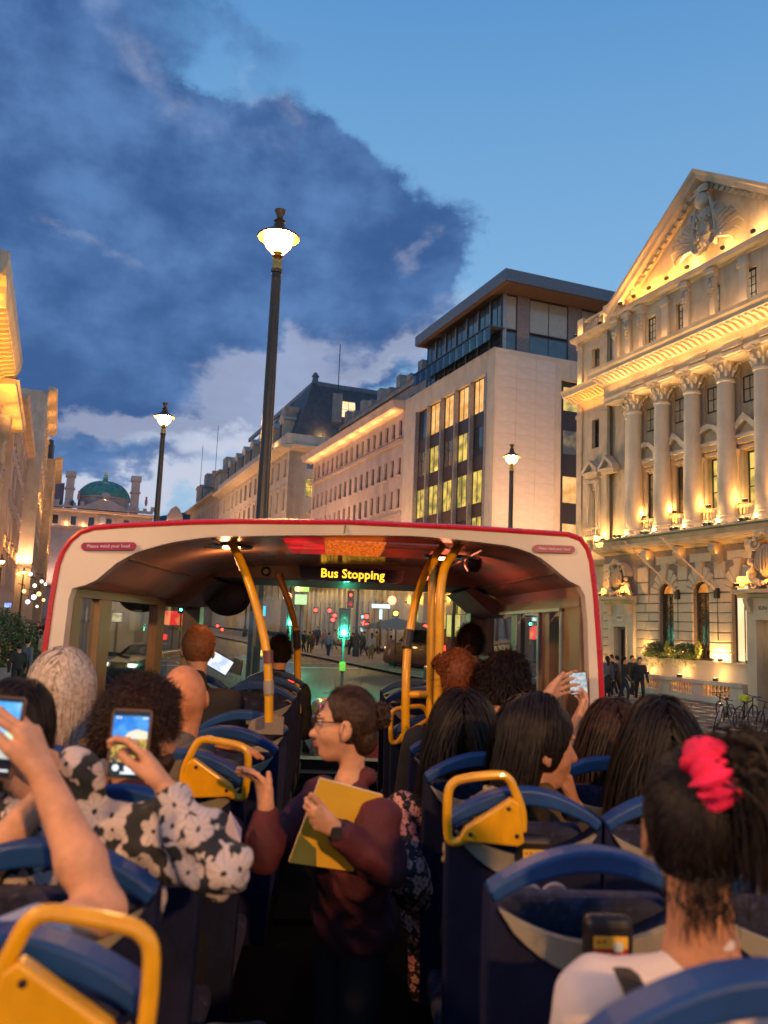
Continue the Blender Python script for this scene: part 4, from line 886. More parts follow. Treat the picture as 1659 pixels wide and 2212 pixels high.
# ================================================================ street lamps
GRN = mat('lamp_post_paint', (.035, .03, .025), .35, .3, var=.2)
_lp = {}
def street_lamp(x, y, ztop, label, energy, group='street lamps', scale=1., glow=LAMPW):
    g0 = gz(x, y)+.1; h = ztop-g0
    t = thing('street_lamp', label, 'street lamp', loc=(x, y, g0), group=group)
    k = round(h, 2)
    MB().lathe([(.24, 0), (.24, .5), (.16, .6), (.15, 1.2), (.10, 1.3), (.092, h*.5), (.072, h-.92), (.085, h-.91), (.085, h-.86)], 14).obj('post', GRN, t, smooth=True)
    MB().lathe([(.075, h-.86), (.07, h-.72), (.05, h-.7), (.09, h-.66), (.04, h-.62), (.13, h-.56)], 12).obj('collar', mat('brass', (.45, .28, .08), .35, .9), t, smooth=True)
    MB().lathe([(.10, h-.60), (.19, h-.50), (.22, h-.40), (.21, h-.34)], 18).obj('globe', glow, t, smooth=True)
    MB().lathe([(.20, h-.345), (.31, h-.37), (.32, h-.35), (.18, h-.26), (.10, h-.2), (.07, h-.12), (.09, h-.1), (.05, h-.06), (.045, h-.02), (.085, h+.06), (.085, h+.075)], 20).obj('hood', mat('hood_metal', (.12, .07, .03), .4, .5), t, smooth=True)
    lamp('lamp_light', 'POINT', (0, 0, h-.47), energy, (1., .50, .16), t, .16)
    for b in (t,): pass
    return t
LAMPS = [(605, 465, 12.5, 'tall lit street lamp rising just ahead of the bus, the largest in view', 1100), (357, 876, 25.2, 'lit street lamp between the big lamp and the domed building', 1500), (1106, 965, 29., 'lit street lamp standing before the pale office block', 800)]
for u, v, d, lab, e in LAMPS:
    p = at(u, v, d); street_lamp(p[0], p[1], p[2], lab, e)
def added_low_lamp(s, l, lab, e, h=6.4):  # added lamps, set behind the bus roof to warm the facades
    p = rpt(s, l); t = street_lamp(p.x, p.y, p.z+.1+h, lab, e*.16, 'lower street lamps added to light the facades')
    lamp('facade_fill', 'SPOT', (0, 0, h+.2), e*.55, (1., .52, .26), t, .2, (PI, 0, 0), 168, .4)  # upward spot added above the hood to fill the facade
S0 = P0.dot(SD)
added_low_lamp(S0+14.5, LAT+3, 'added street lamp in the gap between the bank and the pale office block', 5200, 6.2)
added_low_lamp(S0+15, 15.5+4, 'added street lamp on the right pavement at the corner of the office block', 4200, 6.0)
added_low_lamp(S0+30, 19.5, 'added street lamp on the right pavement before the pink office', 6500, 6.2)
added_low_lamp(S0+48, 19.5, 'added street lamp on the right pavement near the end of the pink office', 8000, 6.4)
added_low_lamp(S0+66, 19.5, 'added street lamp on the right pavement before the mansard building', 9000, 6.6)
added_low_lamp(S0+95, 19, 'added street lamp far down the right pavement', 14000, 8)
added_low_lamp(S0+40, -3.7, 'added street lamp on the left pavement beside the cornice building', 1800, 6.0)
added_low_lamp(S0+75, -3.4, 'added street lamp further down the left pavement', 3000, 6.5)
added_low_lamp(S0+105, 8, 'added street lamp in front of the domed building', 12000, 8)
p = at(1900, 900, 15.); street_lamp(float(p[0]), 10., 9.0, 'unseen street lamp added on the right pavement beside the bus', 1100)  # outside the view, added to warm the bank and the bus
street_lamp(-4.6, .6, 7.4, 'unseen street lamp on the left pavement beside the bus', 1700); street_lamp(3.2, -6.5, 7.4, 'unseen street lamp added behind the bus on the right', 4600)  # both outside the view, put there to light passengers and bus warmly
# ================================================================ the open-top bus
RED = mat('bus_red', (.42, .010, .012), .28, coat=.5, var=.08)
BW = mat('bus_cream', (.62, .55, .47), .38, var=.05, vscale=3, coat=.2, dirt=.12)
CEIL = mat('ceiling_liner', (.46, .30, .20), .22, var=.1, vscale=3)
TRIM = mat('brown_trim', (.20, .12, .065), .4, var=.15)
YEL = mat('handrail_yellow', (.68, .33, .006), .3, var=.10, vscale=14, coat=.3, dirt=.25)
NAVY = mat('seat_navy', (.006, .008, .034), .72, var=.3, vscale=10, bump=.25, bscale=160, dirt=.5, spec=.22)
BLUE = mat('seat_rail_blue', (.008, .045, .165), .45, spec=.35, var=.15, vscale=8, bump=.1, bscale=200)
GREY = mat('seat_grey', (.22, .195, .15), .6, var=.12, vscale=9, bump=.2, bscale=150)
FABR = mat('moquette', (.015, .018, .05), .9, var=.5, vscale=30, bump=.4, bscale=220, col2=(.06, .05, .12), c2scale=22)
FLOOR = mat('deck_floor', (.004, .0035, .005), .85, spec=.12, var=.4, vscale=4, dirt=.4)
BLKP = mat('black_plastic', (.018, .014, .014), .35)
GLS = glass_thin('bus_glass', (.70, .86, .77), .6)  # green glass tint, deepened to stand in for the teal haze
DECK = 2.5
bus = thing('tour_bus', 'red and cream open-top double-decker bus with a roofed front section', 'bus', loc=(0, 0, 0))
out = [(-1.335, 3.0), (-1.327, 3.93), (-1.317, 4.18), (-1.305, 4.346), (-1.281, 4.436), (-1.232, 4.505), (-1.169, 4.533), (-1.038, 4.55), (-.707, 4.582), (-.485, 4.596), (.011, 4.615), (.109, 4.615), (.566, 4.615), (.913, 4.608), (1.087, 4.604), (1.134, 4.578), (1.169, 4.51), (1.194, 4.328), (1.212, 4.104), (1.225, 3.893), (1.25, 3.0)]
inn = [(-1.27, 3.0), (-1.258, 3.944), (-1.249, 4.262), (-1.148, 4.292), (-1.047, 4.39), (-.963, 4.444), (-.812, 4.496), (-.637, 4.53), (-.258, 4.555), (.111, 4.572), (.338, 4.579), (.568, 4.569), (.798, 4.551), (.914, 4.516), (.984, 4.468), (1.066, 4.403), (1.105, 4.382), (1.148, 4.366), (1.165, 4.213), (1.178, 3.881), (1.2, 3.0)]
def resample(P, n):
    P = np.array(P); d = np.r_[0, np.cumsum(np.linalg.norm(np.diff(P, axis=0), axis=1))]; t = np.linspace(0, d[-1], n)
    return list(zip(np.interp(t, d, P[:, 0]), np.interp(t, d, P[:, 1])))
N_ = 90; o_ = resample(out, N_); i_ = resample(inn, N_)
mb = MB(); y0, y1 = 3.9, 3.99
for P, y in ((o_, y0), (i_, y0+.015), (i_, y1), (o_, y1)): mb.v += [(p[0], y, p[1]) for p in P]
for a, b in ((0, 1), (1, 2), (3, 0)):
    mb.f += [(a*N_+j, a*N_+j+1, b*N_+j+1, b*N_+j) for j in range(N_-1)]
rim = mb.obj('roof_rim', BW, bus, smooth=True)
MB().tube([(p[0]*1.004, 3.905, p[1]+.012) for p in o_], .0145, 8).obj('red_edge', RED, bus, smooth=True)
MB().box(.0, .004, 3.894, 3.902, 4.575, 4.612).obj('rim_seam', BLKP, bus)
mb = MB()                                                              # outer roof skin
for y in (3.92, 5, 6, 7, 7.35): mb.v += [(p[0]*(1 if y < 7.2 else .95)*1.003, y, p[1]+.01-(0 if y < 7.2 else .1)) for p in o_]
for r_ in range(4): mb.f += [(r_*N_+j, r_*N_+j+1, (r_+1)*N_+j+1, (r_+1)*N_+j) for j in range(N_-1) if min(o_[j][1], o_[j+1][1]) > 4.30]
mb.obj('roof', RED, bus, smooth=True)
cj = [j for j in range(N_) if i_[j][1] > 4.262]; cP = [i_[j] for j in cj]; nC = len(cP)
mb = MB()
for y, dz in ((3.93, 0), (5.0, .01), (6.05, .01)): mb.v += [(p[0], y, p[1]+dz) for p in cP]
for r_ in range(2): mb.f += [(r_*nC+j, r_*nC+j+1, (r_+1)*nC+j+1, (r_+1)*nC+j) for j in range(nC-1)]
ceil_ = mb.obj('ceiling', CEIL, bus, smooth=True)
for x in (-.62, .66): MB().tube([(x, 3.98, 4.528), (x*1.02, 5, 4.538), (x*1.03, 6.0, 4.535)], .006, 6).obj('ceiling_seam', TRIM, bus)
MB().tube([(-1.0, 3.98, 4.415), (-1.0, 6.0, 4.425)], .005, 6).obj('ceiling_seam', TRIM, bus); MB().tube([(1.02, 3.98, 4.435), (1.0, 6.0, 4.445)], .005, 6).obj('ceiling_seam', TRIM, bus)
# bulkhead above the windscreen and the display
mb = MB()
for p, q in zip(cP, cP[1:]):
    if min(p[1], q[1]) > 4.458: mb.add([(p[0], 6.05, p[1]+.01), (q[0], 6.05, q[1]+.01), (q[0], 6.05, 4.455), (p[0], 6.05, 4.455)], [(0, 1, 2, 3)])
for sgn in (-1, 1): mb.prism([(sgn*.95, 4.455), (sgn*1.27, 4.30), (sgn*1.27, 4.27), (sgn*1.2, 4.24), (sgn*1.12, 4.25), (sgn*.9, 4.43)], 6.06, 7.15)
mb.obj('bulkhead', mat('bulkhead', (.10, .06, .04), .4), bus)
MB().box(-1.2, 1.2, 6.12, 7.2, 4.455, 4.5).obj('front_liner', mat('bulkhead', (.10, .06, .04), .4), bus)
dsp = MB().prism([(-.315, 4.555), (.445, 4.55), (.43, 4.47), (.40, 4.455), (-.26, 4.455), (-.30, 4.475)], 5.98, 6.05).obj('display', mat('display_black', (.006, .006, .006), .15), bus)
AMB = emis('led_amber', (1., .48, .03), 2.6)
text('Bus Stopping', .088, AMB, dsp, Matrix.Translation((.072, 5.972, 4.506)) @ Matrix.Rotation(PI/2, 4, 'X'), .001, 'display_lettering', bold=.0012)
for x in (-.55, .62): MB().lathe([(.035, 0), (.035, .015), (.02, .02)], 16).xf(Matrix.Translation((x, 6.045, 4.505)) @ Matrix.Rotation(PI/2, 4, 'X')).obj('round_knob', BLKP, bus)
# ceiling lights, glowing panels that paint in the sign's reflection, camera dome
for xa, xb, m in ((-.30, -.10, emis('red_reflection', (.9, .02, .02), .9, (.35, .01, .01), 6)), (-.10, .21, emis('orange_reflection', (.95, .18, .01), .95, (.5, .06, .01), 14, (8, 1, 1))), (.21, .47, emis('dim_red_reflection', (.45, .03, .01), .55, (.12, .02, .01), 5))):
    MB().box(xa+.004, xb-.004, 4.05, 4.85, 4.548, 4.556).obj('reflection_panel', m, bus)
for x, y in ((-.62, 4.35), (.58, 4.45)):
    o = MB().lathe([(.13, 0), (.12, -.015), (.06, -.02), (.001, -.02)], 24, sx=1.2, sy=1.).obj('ceiling_light', mat('chrome', (.6, .55, .5), .15, 1.), bus, smooth=True); o.location = (x, y, 4.535); lamp('ceiling_fill', 'POINT', (0, .3, -.09), 4.5, (1., .38, .14) if x < 0 else (1., .2, .1), o, .05)  # warm fill added near each fixture to brighten and redden the ceiling
MB().lathe([(.001, -.05), (.03, -.045), (.047, -.02), (.05, 0), (.05, .03)], 16).obj('camera_dome', BLKP, bus, smooth=True).location = tuple(aty(1022, 1218, 4.6))
# notices on the rim
MAG = mat('notice_magenta', (.24, .012, .075), .45)
def pill(u0, v0, u1, v1, size):
    a, b = aty(u0, v0, 3.888), aty(u1, v1, 3.888); L = float(b[0]-a[0]); h = .036
    P = [(L/2-h/2+h/2*math.cos(t), h/2*math.sin(t)) for t in np.linspace(-PI/2, PI/2, 9)]+[(-L/2+h/2+h/2*math.cos(t), h/2*math.sin(t)) for t in np.linspace(PI/2, 3*PI/2, 9)]
    o = MB().prism(P, 0, .004).obj('notice', MAG, bus); o.location = ((a+b)/2).tolist(); o.location[1] = 3.893; o.rotation_euler = (0, math.atan2(-(b[2]-a[2]), L), 0)
    text('Please mind your head', size, mat('notice_white', (.7, .62, .6), .5), o, Matrix.Translation((0, -.0015, 0)) @ Matrix.Rotation(PI/2, 4, 'X'), .0005, 'notice_lettering')
pill(174, 1180, 294, 1179, .0215); pill(1153, 1184, 1243, 1187, .0165)
# side windows: pillars, rails, panes
def pillar(x0, x1, y0, y1, z0=3.35, z1=4.27, m=TRIM, nm='window_pillar'): return bevel(MB().box(x0, x1, y0, y1, z0, z1).obj(nm, m, bus), .006)
LX, RX = -1.30, 1.20
for y0, y1 in ((3.99, 4.13), (4.44, 4.66), (5.82, 6.06)): pillar(LX, LX+.05, y0, y1, z1=4.25)
for y0, y1 in ((3.99, 4.28), (4.58, 4.76), (5.42, 5.62)): pillar(RX-.05, RX, y0, y1, z1=4.30)
GRT = mat('grey_trim', (.30, .30, .25), .3, .3)
for y0, y1 in ((4.30, 4.33), (4.79, 4.83), (5.38, 5.41)): pillar(RX-.062, RX-.035, y0, y1, z1=4.28, m=GRT, nm='window_seal')
pillar(LX, LX+.14, 7.0, 7.2, 3.0, 4.45); pillar(RX-.12, RX+.02, 6.95, 7.2, 3.0, 4.45)
for x0, x1 in ((LX-.005, LX+.055), (RX-.055, RX+.005)):
    zt = 4.25 if x0 < 0 else 4.30
    MB().box(x0, x1, 3.99, 7.0, zt-.02, zt+.03).box(x0, x1, 3.99, 7.0, 3.31, 3.36).obj('window_rail', TRIM, bus); MB().box(x0+.01, x1-.01, 3.99, 7.0, zt+.03, 4.45).obj('cove_backing', TRIM, bus)
MB().box(RX-.07, RX-.04, 5.62, 6.95, 3.92, 3.95).box(RX-.07, RX-.04, 4.3, 6.9, 4.262, 4.28).obj('window_seal', GRT, bus); MB().box(LX+.04, LX+.065, 6.06, 7.0, 3.86, 3.9).obj('vent_rail', GRT, bus)
mb = MB()
for x in (LX+.02, RX-.02):
    ys = ((4.13, 4.44), (4.66, 5.82), (6.06, 7.0)) if x < 0 else ((4.28, 4.58), (4.76, 5.42), (5.62, 6.95))
    for a, b in ys: MB().add([(x, a, 3.36), (x, b, 3.36), (x, b, 4.24), (x, a, 4.24)], [(0, 1, 2, 3)]).obj('side_pane', GLS, bus)
MB().add([(LX+.14, 7.16, 3.05), (RX-.12, 7.16, 3.05), (RX-.12, 7.16, 4.455), (LX+.14, 7.16, 4.455)], [(0, 1, 2, 3)]).obj('windscreen', GLS, bus)
MB().box(LX, RX, 7.02, 7.2, 2.5, 3.05).box(LX+.1, RX-.1, 6.8, 7.02, 2.5, 2.98).obj('front_panel', BLKP, bus)
# lower body, deck and parapets
MB().box(-1.34, 1.25, -7, 7.3, .35, 2.35).obj('lower_body', RED, bus); MB().box(-1.335, 1.245, -7, 7.25, 2.35, DECK).obj('deck', FLOOR, bus)
for x0, x1 in ((-1.34, -1.28), (1.19, 1.25)):
    MB().box(x0, x1, -7, 3.92, DECK, 3.22).box(x0, x1, 3.92, 7.3, DECK, 3.31).obj('side_panel', RED if 0 else BW, bus)
    MB().tube([((x0+x1)/2, -7, 3.26), ((x0+x1)/2, 3.9, 3.26)], .022, 8).obj('side_rail', mat('rail_grey', (.25, .25, .25), .4, .5), bus, smooth=True)
MB().box(-.30, .22, 4.9, 6.9, DECK, DECK+.02).obj('aisle_step', FLOOR, bus)
for (x, y) in ((-1.3, 0), (1.0, 0)):
    for yy in (-4.5, 4.2): MB().lathe([(.02, 0), (.48, 0), (.5, .05), (.5, .25), (.48, .28), (.02, .28)], 28).xf(Matrix.Translation((x, yy, .5+gz(0, yy))) @ Matrix.Rotation(PI/2, 4, 'Y')).obj('wheel', mat('tyre', (.02, .02, .02), .8), bus)
# grab poles
def pole(pts, r=.021, m=YEL, nm='grab_pole'):
    P = [aty(u, v, y) for u, v, y in pts]; Q = []
    for i in range(len(P)-1):                                      # Catmull-Rom
        p0 = P[max(i-1, 0)]; p1, p2 = P[i], P[i+1]; p3 = P[min(i+2, len(P)-1)]
        for t in np.linspace(0, 1, 7)[:-1 if i < len(P)-2 else None]: Q.append(.5*((2*p1)+(-p0+p2)*t+(2*p0-5*p1+4*p2-p3)*t*t+(-p0+3*p1-3*p2+p3)*t**3))
    return MB().tube(Q, r, 12).obj(nm, m, bus, smooth=True)
pole([(489, 1160, 4.25), (513, 1197, 4.2), (548, 1290, 4.1), (573, 1392, 4.05), (580, 1470, 4.04), (581, 1560, 4.04)])
pole([(579, 1405, 4.03), (580, 1432, 4.03)], .024, mat('pole_sleeve', (.14, .05, .04), .4), 'pole_sleeve'); pole([(580, 1470, 4.03), (581, 1500, 4.03)], .025, mat('pole_clamp', (.3, .25, .2), .4), 'pole_clamp')
pole([(601, 1241, 6.0), (625, 1304, 6.0), (641, 1372, 6.05), (643, 1439, 6.1), (644, 1540, 6.1)], .024); pole([(640, 1362, 6.0), (642, 1400, 6.02)], .028, BLKP, 'pole_sleeve')
pole([(952, 1182, 4.6), (925, 1225, 4.4), (898, 1300, 4.3), (882, 1390, 4.25), (877, 1470, 4.2), (876, 1600, 4.2)]); pole([(955, 1180, 4.3), (937, 1215, 4.22), (932, 1290, 4.2), (930, 1400, 4.2), (928, 1620, 4.2)], .019)
pole([(996, 1170, 4.2), (980, 1195, 4.15), (960, 1228, 4.05), (951, 1290, 4.0), (949, 1390, 4.0), (944, 1600, 4.0)], .022)
pole([(884, 1362, 4.25), (878, 1400, 4.22)], .026, BLKP, 'pole_sleeve'); pole([(877, 1500, 4.2), (930, 1500, 4.2)], .018)
# round convex mirror near the windscreen
c = aty(492, 1288, 6.9); o = MB().lathe([(.185, -.02), (.19, 0), (.17, .02), (.12, .035), (.001, .045)], 28).obj('blind_spot_mirror', mat('mirror_back', (.035, .035, .03), .5), bus, smooth=True); o.location = c.tolist(); o.rotation_euler = (R(90), 0, 0); o.scale = (1, .85, 1)
MB().tube([tuple(c), (c[0]-.12, 7.0, c[2]+.1)], .012, 6).obj('mirror_arm', BLKP, bus)
# ================================================================ seats
def seat_proto():
    s = thing('bus_seat', 'x', 'seat'); w = .222
    th = np.linspace(0, 1, 15)
    top = [(-w+2*w*t, 1.095+.085*math.sin(PI*t)**.85) for t in th]; low = [(w*.93-2*w*.93*t, 1.068+.066*math.sin(PI*t)**.8) for t in th]
    rail = MB().prism(top+low, -.035, .025).obj('top_rail', BLUE, s); bevel(rail, .008, 3)
    lens = [(-w*.93+2*w*.93*t, 1.066-.075*math.sin(PI*t)**.8) for t in th]
    sh_ = MB().prism([(-.205, .30), (-w, .9), (-w, 1.094)]+[(-w*.93, 1.066)]+lens[1:-1]+[(w*.93, 1.066)]+[(w, 1.094), (w, .9), (.205, .30)], -.03, .04).obj('back_shell', NAVY, s); bevel(sh_, .01, 3)
    l2 = [(-w*.9+2*w*.9*t, 1.064-.062*math.sin(PI*t)**.9) for t in th]; l3 = [(w*.9-2*w*.9*t, 1.06-.125*math.sin(PI*t)**.75) for t in th]
    g_ = MB().prism(l2+l3, -.048, -.028).obj('grey_panel', GREY, s); bevel(g_, .004)
    cu = MB().box(-.19, .19, .04, .11, .42, 1.06).obj('back_cushion', FABR, s); bevel(cu, .025, 3)
    cu = MB().box(-.205, .205, .06, .50, .37, .46).obj('seat_cushion', FABR, s); bevel(cu, .03, 3)
    MB().box(-.03, .03, .1, .4, 0, .37).box(-.14, .14, .05, .45, .33, .37).obj('pedestal', BLKP, s)
    return s
def add_handle(s, side):
    h = MB(); P = [(-.172, 1.052), (-.212, 1.040), (-.226, 1.065), (-.229, 1.165), (-.215, 1.200), (-.18, 1.214), (-.09, 1.226), (-.06, 1.216), (-.044, 1.19), (-.02, 1.13), (-.017, 1.075)]
    Q = []
    for i in range(len(P)-1):
        p0, p1, p2, p3 = [np.array(P[k]) for k in (max(i-1, 0), i, i+1, min(i+2, len(P)-1))]
        for t in (0, .33, .66): Q.append(.5*((2*p1)+(-p0+p2)*t+(2*p0-5*p1+4*p2-p3)*t*t+(-p0+3*p1-3*p2+p3)*t**3))
    Q.append(np.array(P[-1])); h.tube([(q[0]*side, -.068, q[1]) for q in Q], .0125, 10)
    ho = h.obj('grab_handle', YEL, s, smooth=True)
    pl = [(-.20, 1.046), (-.178, 1.082), (-.05, 1.166), (-.028, 1.15), (-.012, 1.045), (-.03, 1.035)]
    o = MB().prism([(p[0]*side, p[1]) for p in pl], -.082, -.05).obj('bracket_plate', YEL, ho); bevel(o, .006)
    for x, z in ((-.165, 1.066), (-.06, 1.138), (-.035, 1.065)): MB().lathe([(.0065, 0), (.006, .004), (.001, .005)], 8).xf(Matrix.Translation((x*side, -.082, z)) @ Matrix.Rotation(PI/2, 4, 'X')).obj('bolt', BLKP, ho)
def add_usb(s, x=.02):
    o = MB().box(x-.05, x+.05, -.075, -.03, .962, 1.062).obj('charging_box', BLKP, s); bevel(o, .018, 4)
    st = MB().box(x-.035, x+.034, -.0775, -.075, 1.005, 1.028).obj('sticker_top', mat('sticker_yellow', (.7, .40, .03), .5), o); MB().box(x-.035, x+.034, -.0775, -.075, .982, 1.005).obj('sticker_bottom', mat('sticker_red', (.38, .01, .015), .5), o)
    MB().box(x+.006, x+.024, -.079, -.0775, 1.000, 1.018).obj('sticker_white', mat('sticker_white', (.5, .58, .56), .5), o)
    for q, (dx, dz) in enumerate(((-.026, 1.018), (-.014, 1.019), (-.018, .994), (-.005, .994))):
        MB().box(x+dx-.003, x+dx+.003, -.0788, -.0776, dz-.0022, dz+.0022).obj('sticker_print', mat('sticker_red', (.38, .01, .015), .5) if q < 2 else mat('sticker_yellow', (.7, .40, .03), .5), o)
proto = seat_proto(); first = True
RXS, LXS = (.55, 1.0), (-.555, -1.03)
Rrows = [1.00, 1.80, 2.45, 3.10, 3.75, 4.40, 5.05, 5.70]; Lrows = [1.31, 1.74, 2.30, 2.95, 3.62, 4.28, 4.9, 5.5, 6.1]
ordn = ['nearest', 'second', 'third', 'fourth', 'fifth', 'sixth', 'seventh', 'eighth', 'ninth']
seats = {}
for side, xs_, rows in (('right', RXS, Rrows), ('left', LXS, Lrows)):
    for r_, y in enumerate(rows):
        for c_, x in enumerate(xs_):
            if side == 'left' and y > 2.8: x += .04 if y < 3.5 else .10
            if side == 'right' and y > 4: x -= .04
            if side == 'left' and r_ == 8 and c_ == 1: continue
            lab = f"blue-railed bus seat, {'aisle' if c_ == 0 else 'window'} side, {ordn[r_]} row on the {side}"
            hand = c_ == 0 and ((side == 'right' and r_ in (2, 5)) or (side == 'left' and r_ in (0, 3)))
            if hand: lab += ', with a yellow grab handle'
            if first: s = proto; first = False
            else: s = copy_tree(proto)
            for ch in CH(s):
                if ch.name.split('.')[0] in ('grab_handle', 'charging_box'): bpy.data.objects.remove(ch)
            s['label'] = lab; s['category'] = 'seat'; s['group'] = 'seats on the open top deck'
            s.location = (x+((.085 if side == 'left' else -.03) if y < 1.35 else 0), y+.07, DECK+((.015 if side == 'left' else .10) if y < 1.35 else .03 if y < 4.5 else .13)); s.rotation_euler = (R(3), 0, 0)
            seats[(side, r_, c_)] = s
for k in (('right', 2, 0), ('right', 5, 0)): add_handle(seats[k], 1)
for k in (('left', 0, 0), ('left', 3, 0)): add_handle(seats[k], -1)
for k in (('right', 1, 0), ('right', 2, 0)): add_usb(seats[k])
# white ring pattern on the cushion seen through the second right-hand seat
for x, r1 in ((-.10, .03), (-.045, .034)):
    c_ = MB().lathe([(r1, 0), (r1, .003), (r1-.005, .004), (r1-.005, 0)], 24).lathe([(r1*.6, 0), (r1*.6, .003), (r1*.6-.004, .004), (r1*.6-.004, 0)], 20).xf(Matrix.Translation((x, .118, 1.03)) @ Matrix.Rotation(PI/2, 4, 'X')).obj('cushion_ring', mat('ring_white', (.6, .5, .5), .8), seats[('right', 1, 0)])
# grey plate on the seat top under the front left pole
MB().prism([(-.06, 1.06), (-.04, 1.12), (.06, 1.16), (.12, 1.14), (.12, 1.06)], -.09, -.05).obj('pole_bracket', mat('bracket_grey', (.22, .18, .16), .5), seats[('left', 5, 0)]).location = (.08, 0, .02)
# ================================================================ people: signed-distance bodies meshed with surface nets
def sdf_mesh(prims, h, k=.012, lump=0., lscale=14.):
    lo = np.min([q[6] for q in prims], 0)-3*h; hi = np.max([q[7] for q in prims], 0)+3*h
    n = np.ceil((hi-lo)/h).astype(int)+1; V = np.full(n, .5, np.float32)
    ax = [lo[i]+h*np.arange(n[i], dtype=np.float32) for i in range(3)]
    for q in prims:
        pad = 3*h+k*1.5; a = np.maximum(((q[6]-pad-lo)/h).astype(int), 0); b = np.minimum(((q[7]+pad-lo)/h).astype(int)+2, n)
        sl = tuple(slice(a[i], b[i]) for i in range(3))
        X_, Y_, Z_ = np.meshgrid(*[ax[i][sl[i]] for i in range(3)], indexing='ij', sparse=True)
        if q[0] == 'c':
            A_, B_, ra, rb = q[1:5]; ab = B_-A_; L2 = float(ab@ab)+1e-9
            t = np.clip(((X_-A_[0])*ab[0]+(Y_-A_[1])*ab[1]+(Z_-A_[2])*ab[2])/L2, 0, 1)
            d = np.sqrt((X_-A_[0]-ab[0]*t)**2+(Y_-A_[1]-ab[1]*t)**2+(Z_-A_[2]-ab[2]*t)**2)-(ra+(rb-ra)*t)
        else:
            c, r, M = q[1:4]; dx, dy, dz = X_-c[0], Y_-c[1], Z_-c[2]
            if M is not None: dx, dy, dz = [M[0][i]*dx+M[1][i]*dy+M[2][i]*dz for i in range(3)]
            k0 = np.sqrt((dx/r[0])**2+(dy/r[1])**2+(dz/r[2])**2)+1e-6; k1 = np.sqrt((dx/r[0]**2)**2+(dy/r[1]**2)**2+(dz/r[2]**2)**2)+1e-6; d = k0*(k0-1)/k1
        kk = q[5] if q[5] is not None else k; cur = V[sl]
        if kk < 0: d = -d; kk = -kk; hh = np.maximum(kk-np.abs(cur-d), 0)/kk; V[sl] = np.maximum(cur, d)+hh*hh*kk*.25
        else: hh = np.maximum(kk-np.abs(cur-d), 0)/kk; V[sl] = np.minimum(cur, d)-hh*hh*kk*.25
    if lump:
        X_, Y_, Z_ = np.meshgrid(*ax, indexing='ij', sparse=True)
        V += lump*(np.sin(X_*lscale+2*np.sin(Z_*lscale*.6))*np.sin(Z_*lscale*1.3+1.5*np.sin(Y_*lscale))+.5*np.sin((X_+Z_)*lscale*2.3+np.cos(Y_*lscale*2)))
    S = V < 0; nx, ny, nz = V.shape; cells = np.zeros((nx-1, ny-1, nz-1), np.int8)
    for i in (0, 1):
        for j in (0, 1):
            for l in (0, 1): cells += S[i:nx-1+i, j:ny-1+j, l:nz-1+l]
    act = (cells > 0) & (cells < 8); idx = -np.ones(act.shape, np.int32); I = np.argwhere(act); idx[act] = np.arange(len(I))
    acc = np.zeros((len(I), 3)); cnt = np.zeros(len(I)); co = [(i, j, l) for i in (0, 1) for j in (0, 1) for l in (0, 1)]
    for a in co:
        for dd in range(3):
            if a[dd]: continue
            b = list(a); b[dd] = 1; va = V[I[:, 0]+a[0], I[:, 1]+a[1], I[:, 2]+a[2]]; vb = V[I[:, 0]+b[0], I[:, 1]+b[1], I[:, 2]+b[2]]
            m = (va < 0) != (vb < 0); t = np.where(m, va/(va-vb+1e-12), 0); p = np.array(a, float)[None]+0*acc; p[:, dd] += t; acc += p*m[:, None]; cnt += m
    P = (I+acc/np.maximum(cnt, 1)[:, None])*h+lo; F = []
    for dd in range(3):
        e1, e2 = [(1, 2), (2, 0), (0, 1)][dd]; s0 = [slice(None)]*3; s1 = [slice(None)]*3; s0[dd] = slice(0, -1); s1[dd] = slice(1, None)
        D = S[tuple(s0)] != S[tuple(s1)]; E = np.argwhere(D); E = E[(E[:, e1] > 0) & (E[:, e2] > 0) & (E[:, e1] < V.shape[e1]-1) & (E[:, e2] < V.shape[e2]-1)]
        q = []
        for (u, v) in ((1, 1), (0, 1), (0, 0), (1, 0)):
            c = E.copy(); c[:, e1] -= u; c[:, e2] -= v; q.append(idx[c[:, 0], c[:, 1], c[:, 2]])
        q = np.stack(q, 1); ins = S[E[:, 0], E[:, 1], E[:, 2]]; q[~ins] = q[~ins][:, ::-1]; F.append(q)
    return P, np.concatenate(F)
def Cq(a, b, ra, rb=None, k=None):
    a, b = np.array(a, float), np.array(b, float); rb = ra if rb is None else rb; m = max(ra, rb)
    return ('c', a, b, ra, rb, k, np.minimum(a, b)-m, np.maximum(a, b)+m)
def Eq(c, r, M=None, k=None):
    c = np.array(c, float); m = max(r); return ('e', c, r, M, None, k, c-m, c+m)
def mesh_np(name, P, F, m, smooth=True):
    me = bpy.data.meshes.new(name); me.vertices.add(len(P)); me.vertices.foreach_set('co', np.asarray(P, np.float32).ravel()); F = np.asarray(F, np.int32)
    me.loops.add(F.size); me.loops.foreach_set('vertex_index', F.ravel()); me.polygons.add(len(F)); me.polygons.foreach_set('loop_start', np.arange(0, F.size, F.shape[1], dtype=np.int32))
    me.update(calc_edges=True); me.materials.append(m)
    if smooth: me.polygons.foreach_set('use_smooth', [True]*len(F))
    return me
V3 = lambda *a: np.array(a, float)
def nrm(v): v = np.array(v, float); return v/(np.linalg.norm(v)+1e-9)
def rotm(yaw, pitch=0, roll=0):
    """columns: right, forward, up. yaw > 0 turns to the left"""
    return np.array(Matrix.Rotation(R(yaw), 3, 'Z') @ Matrix.Rotation(R(pitch), 3, 'X') @ Matrix.Rotation(R(roll), 3, 'Y'))
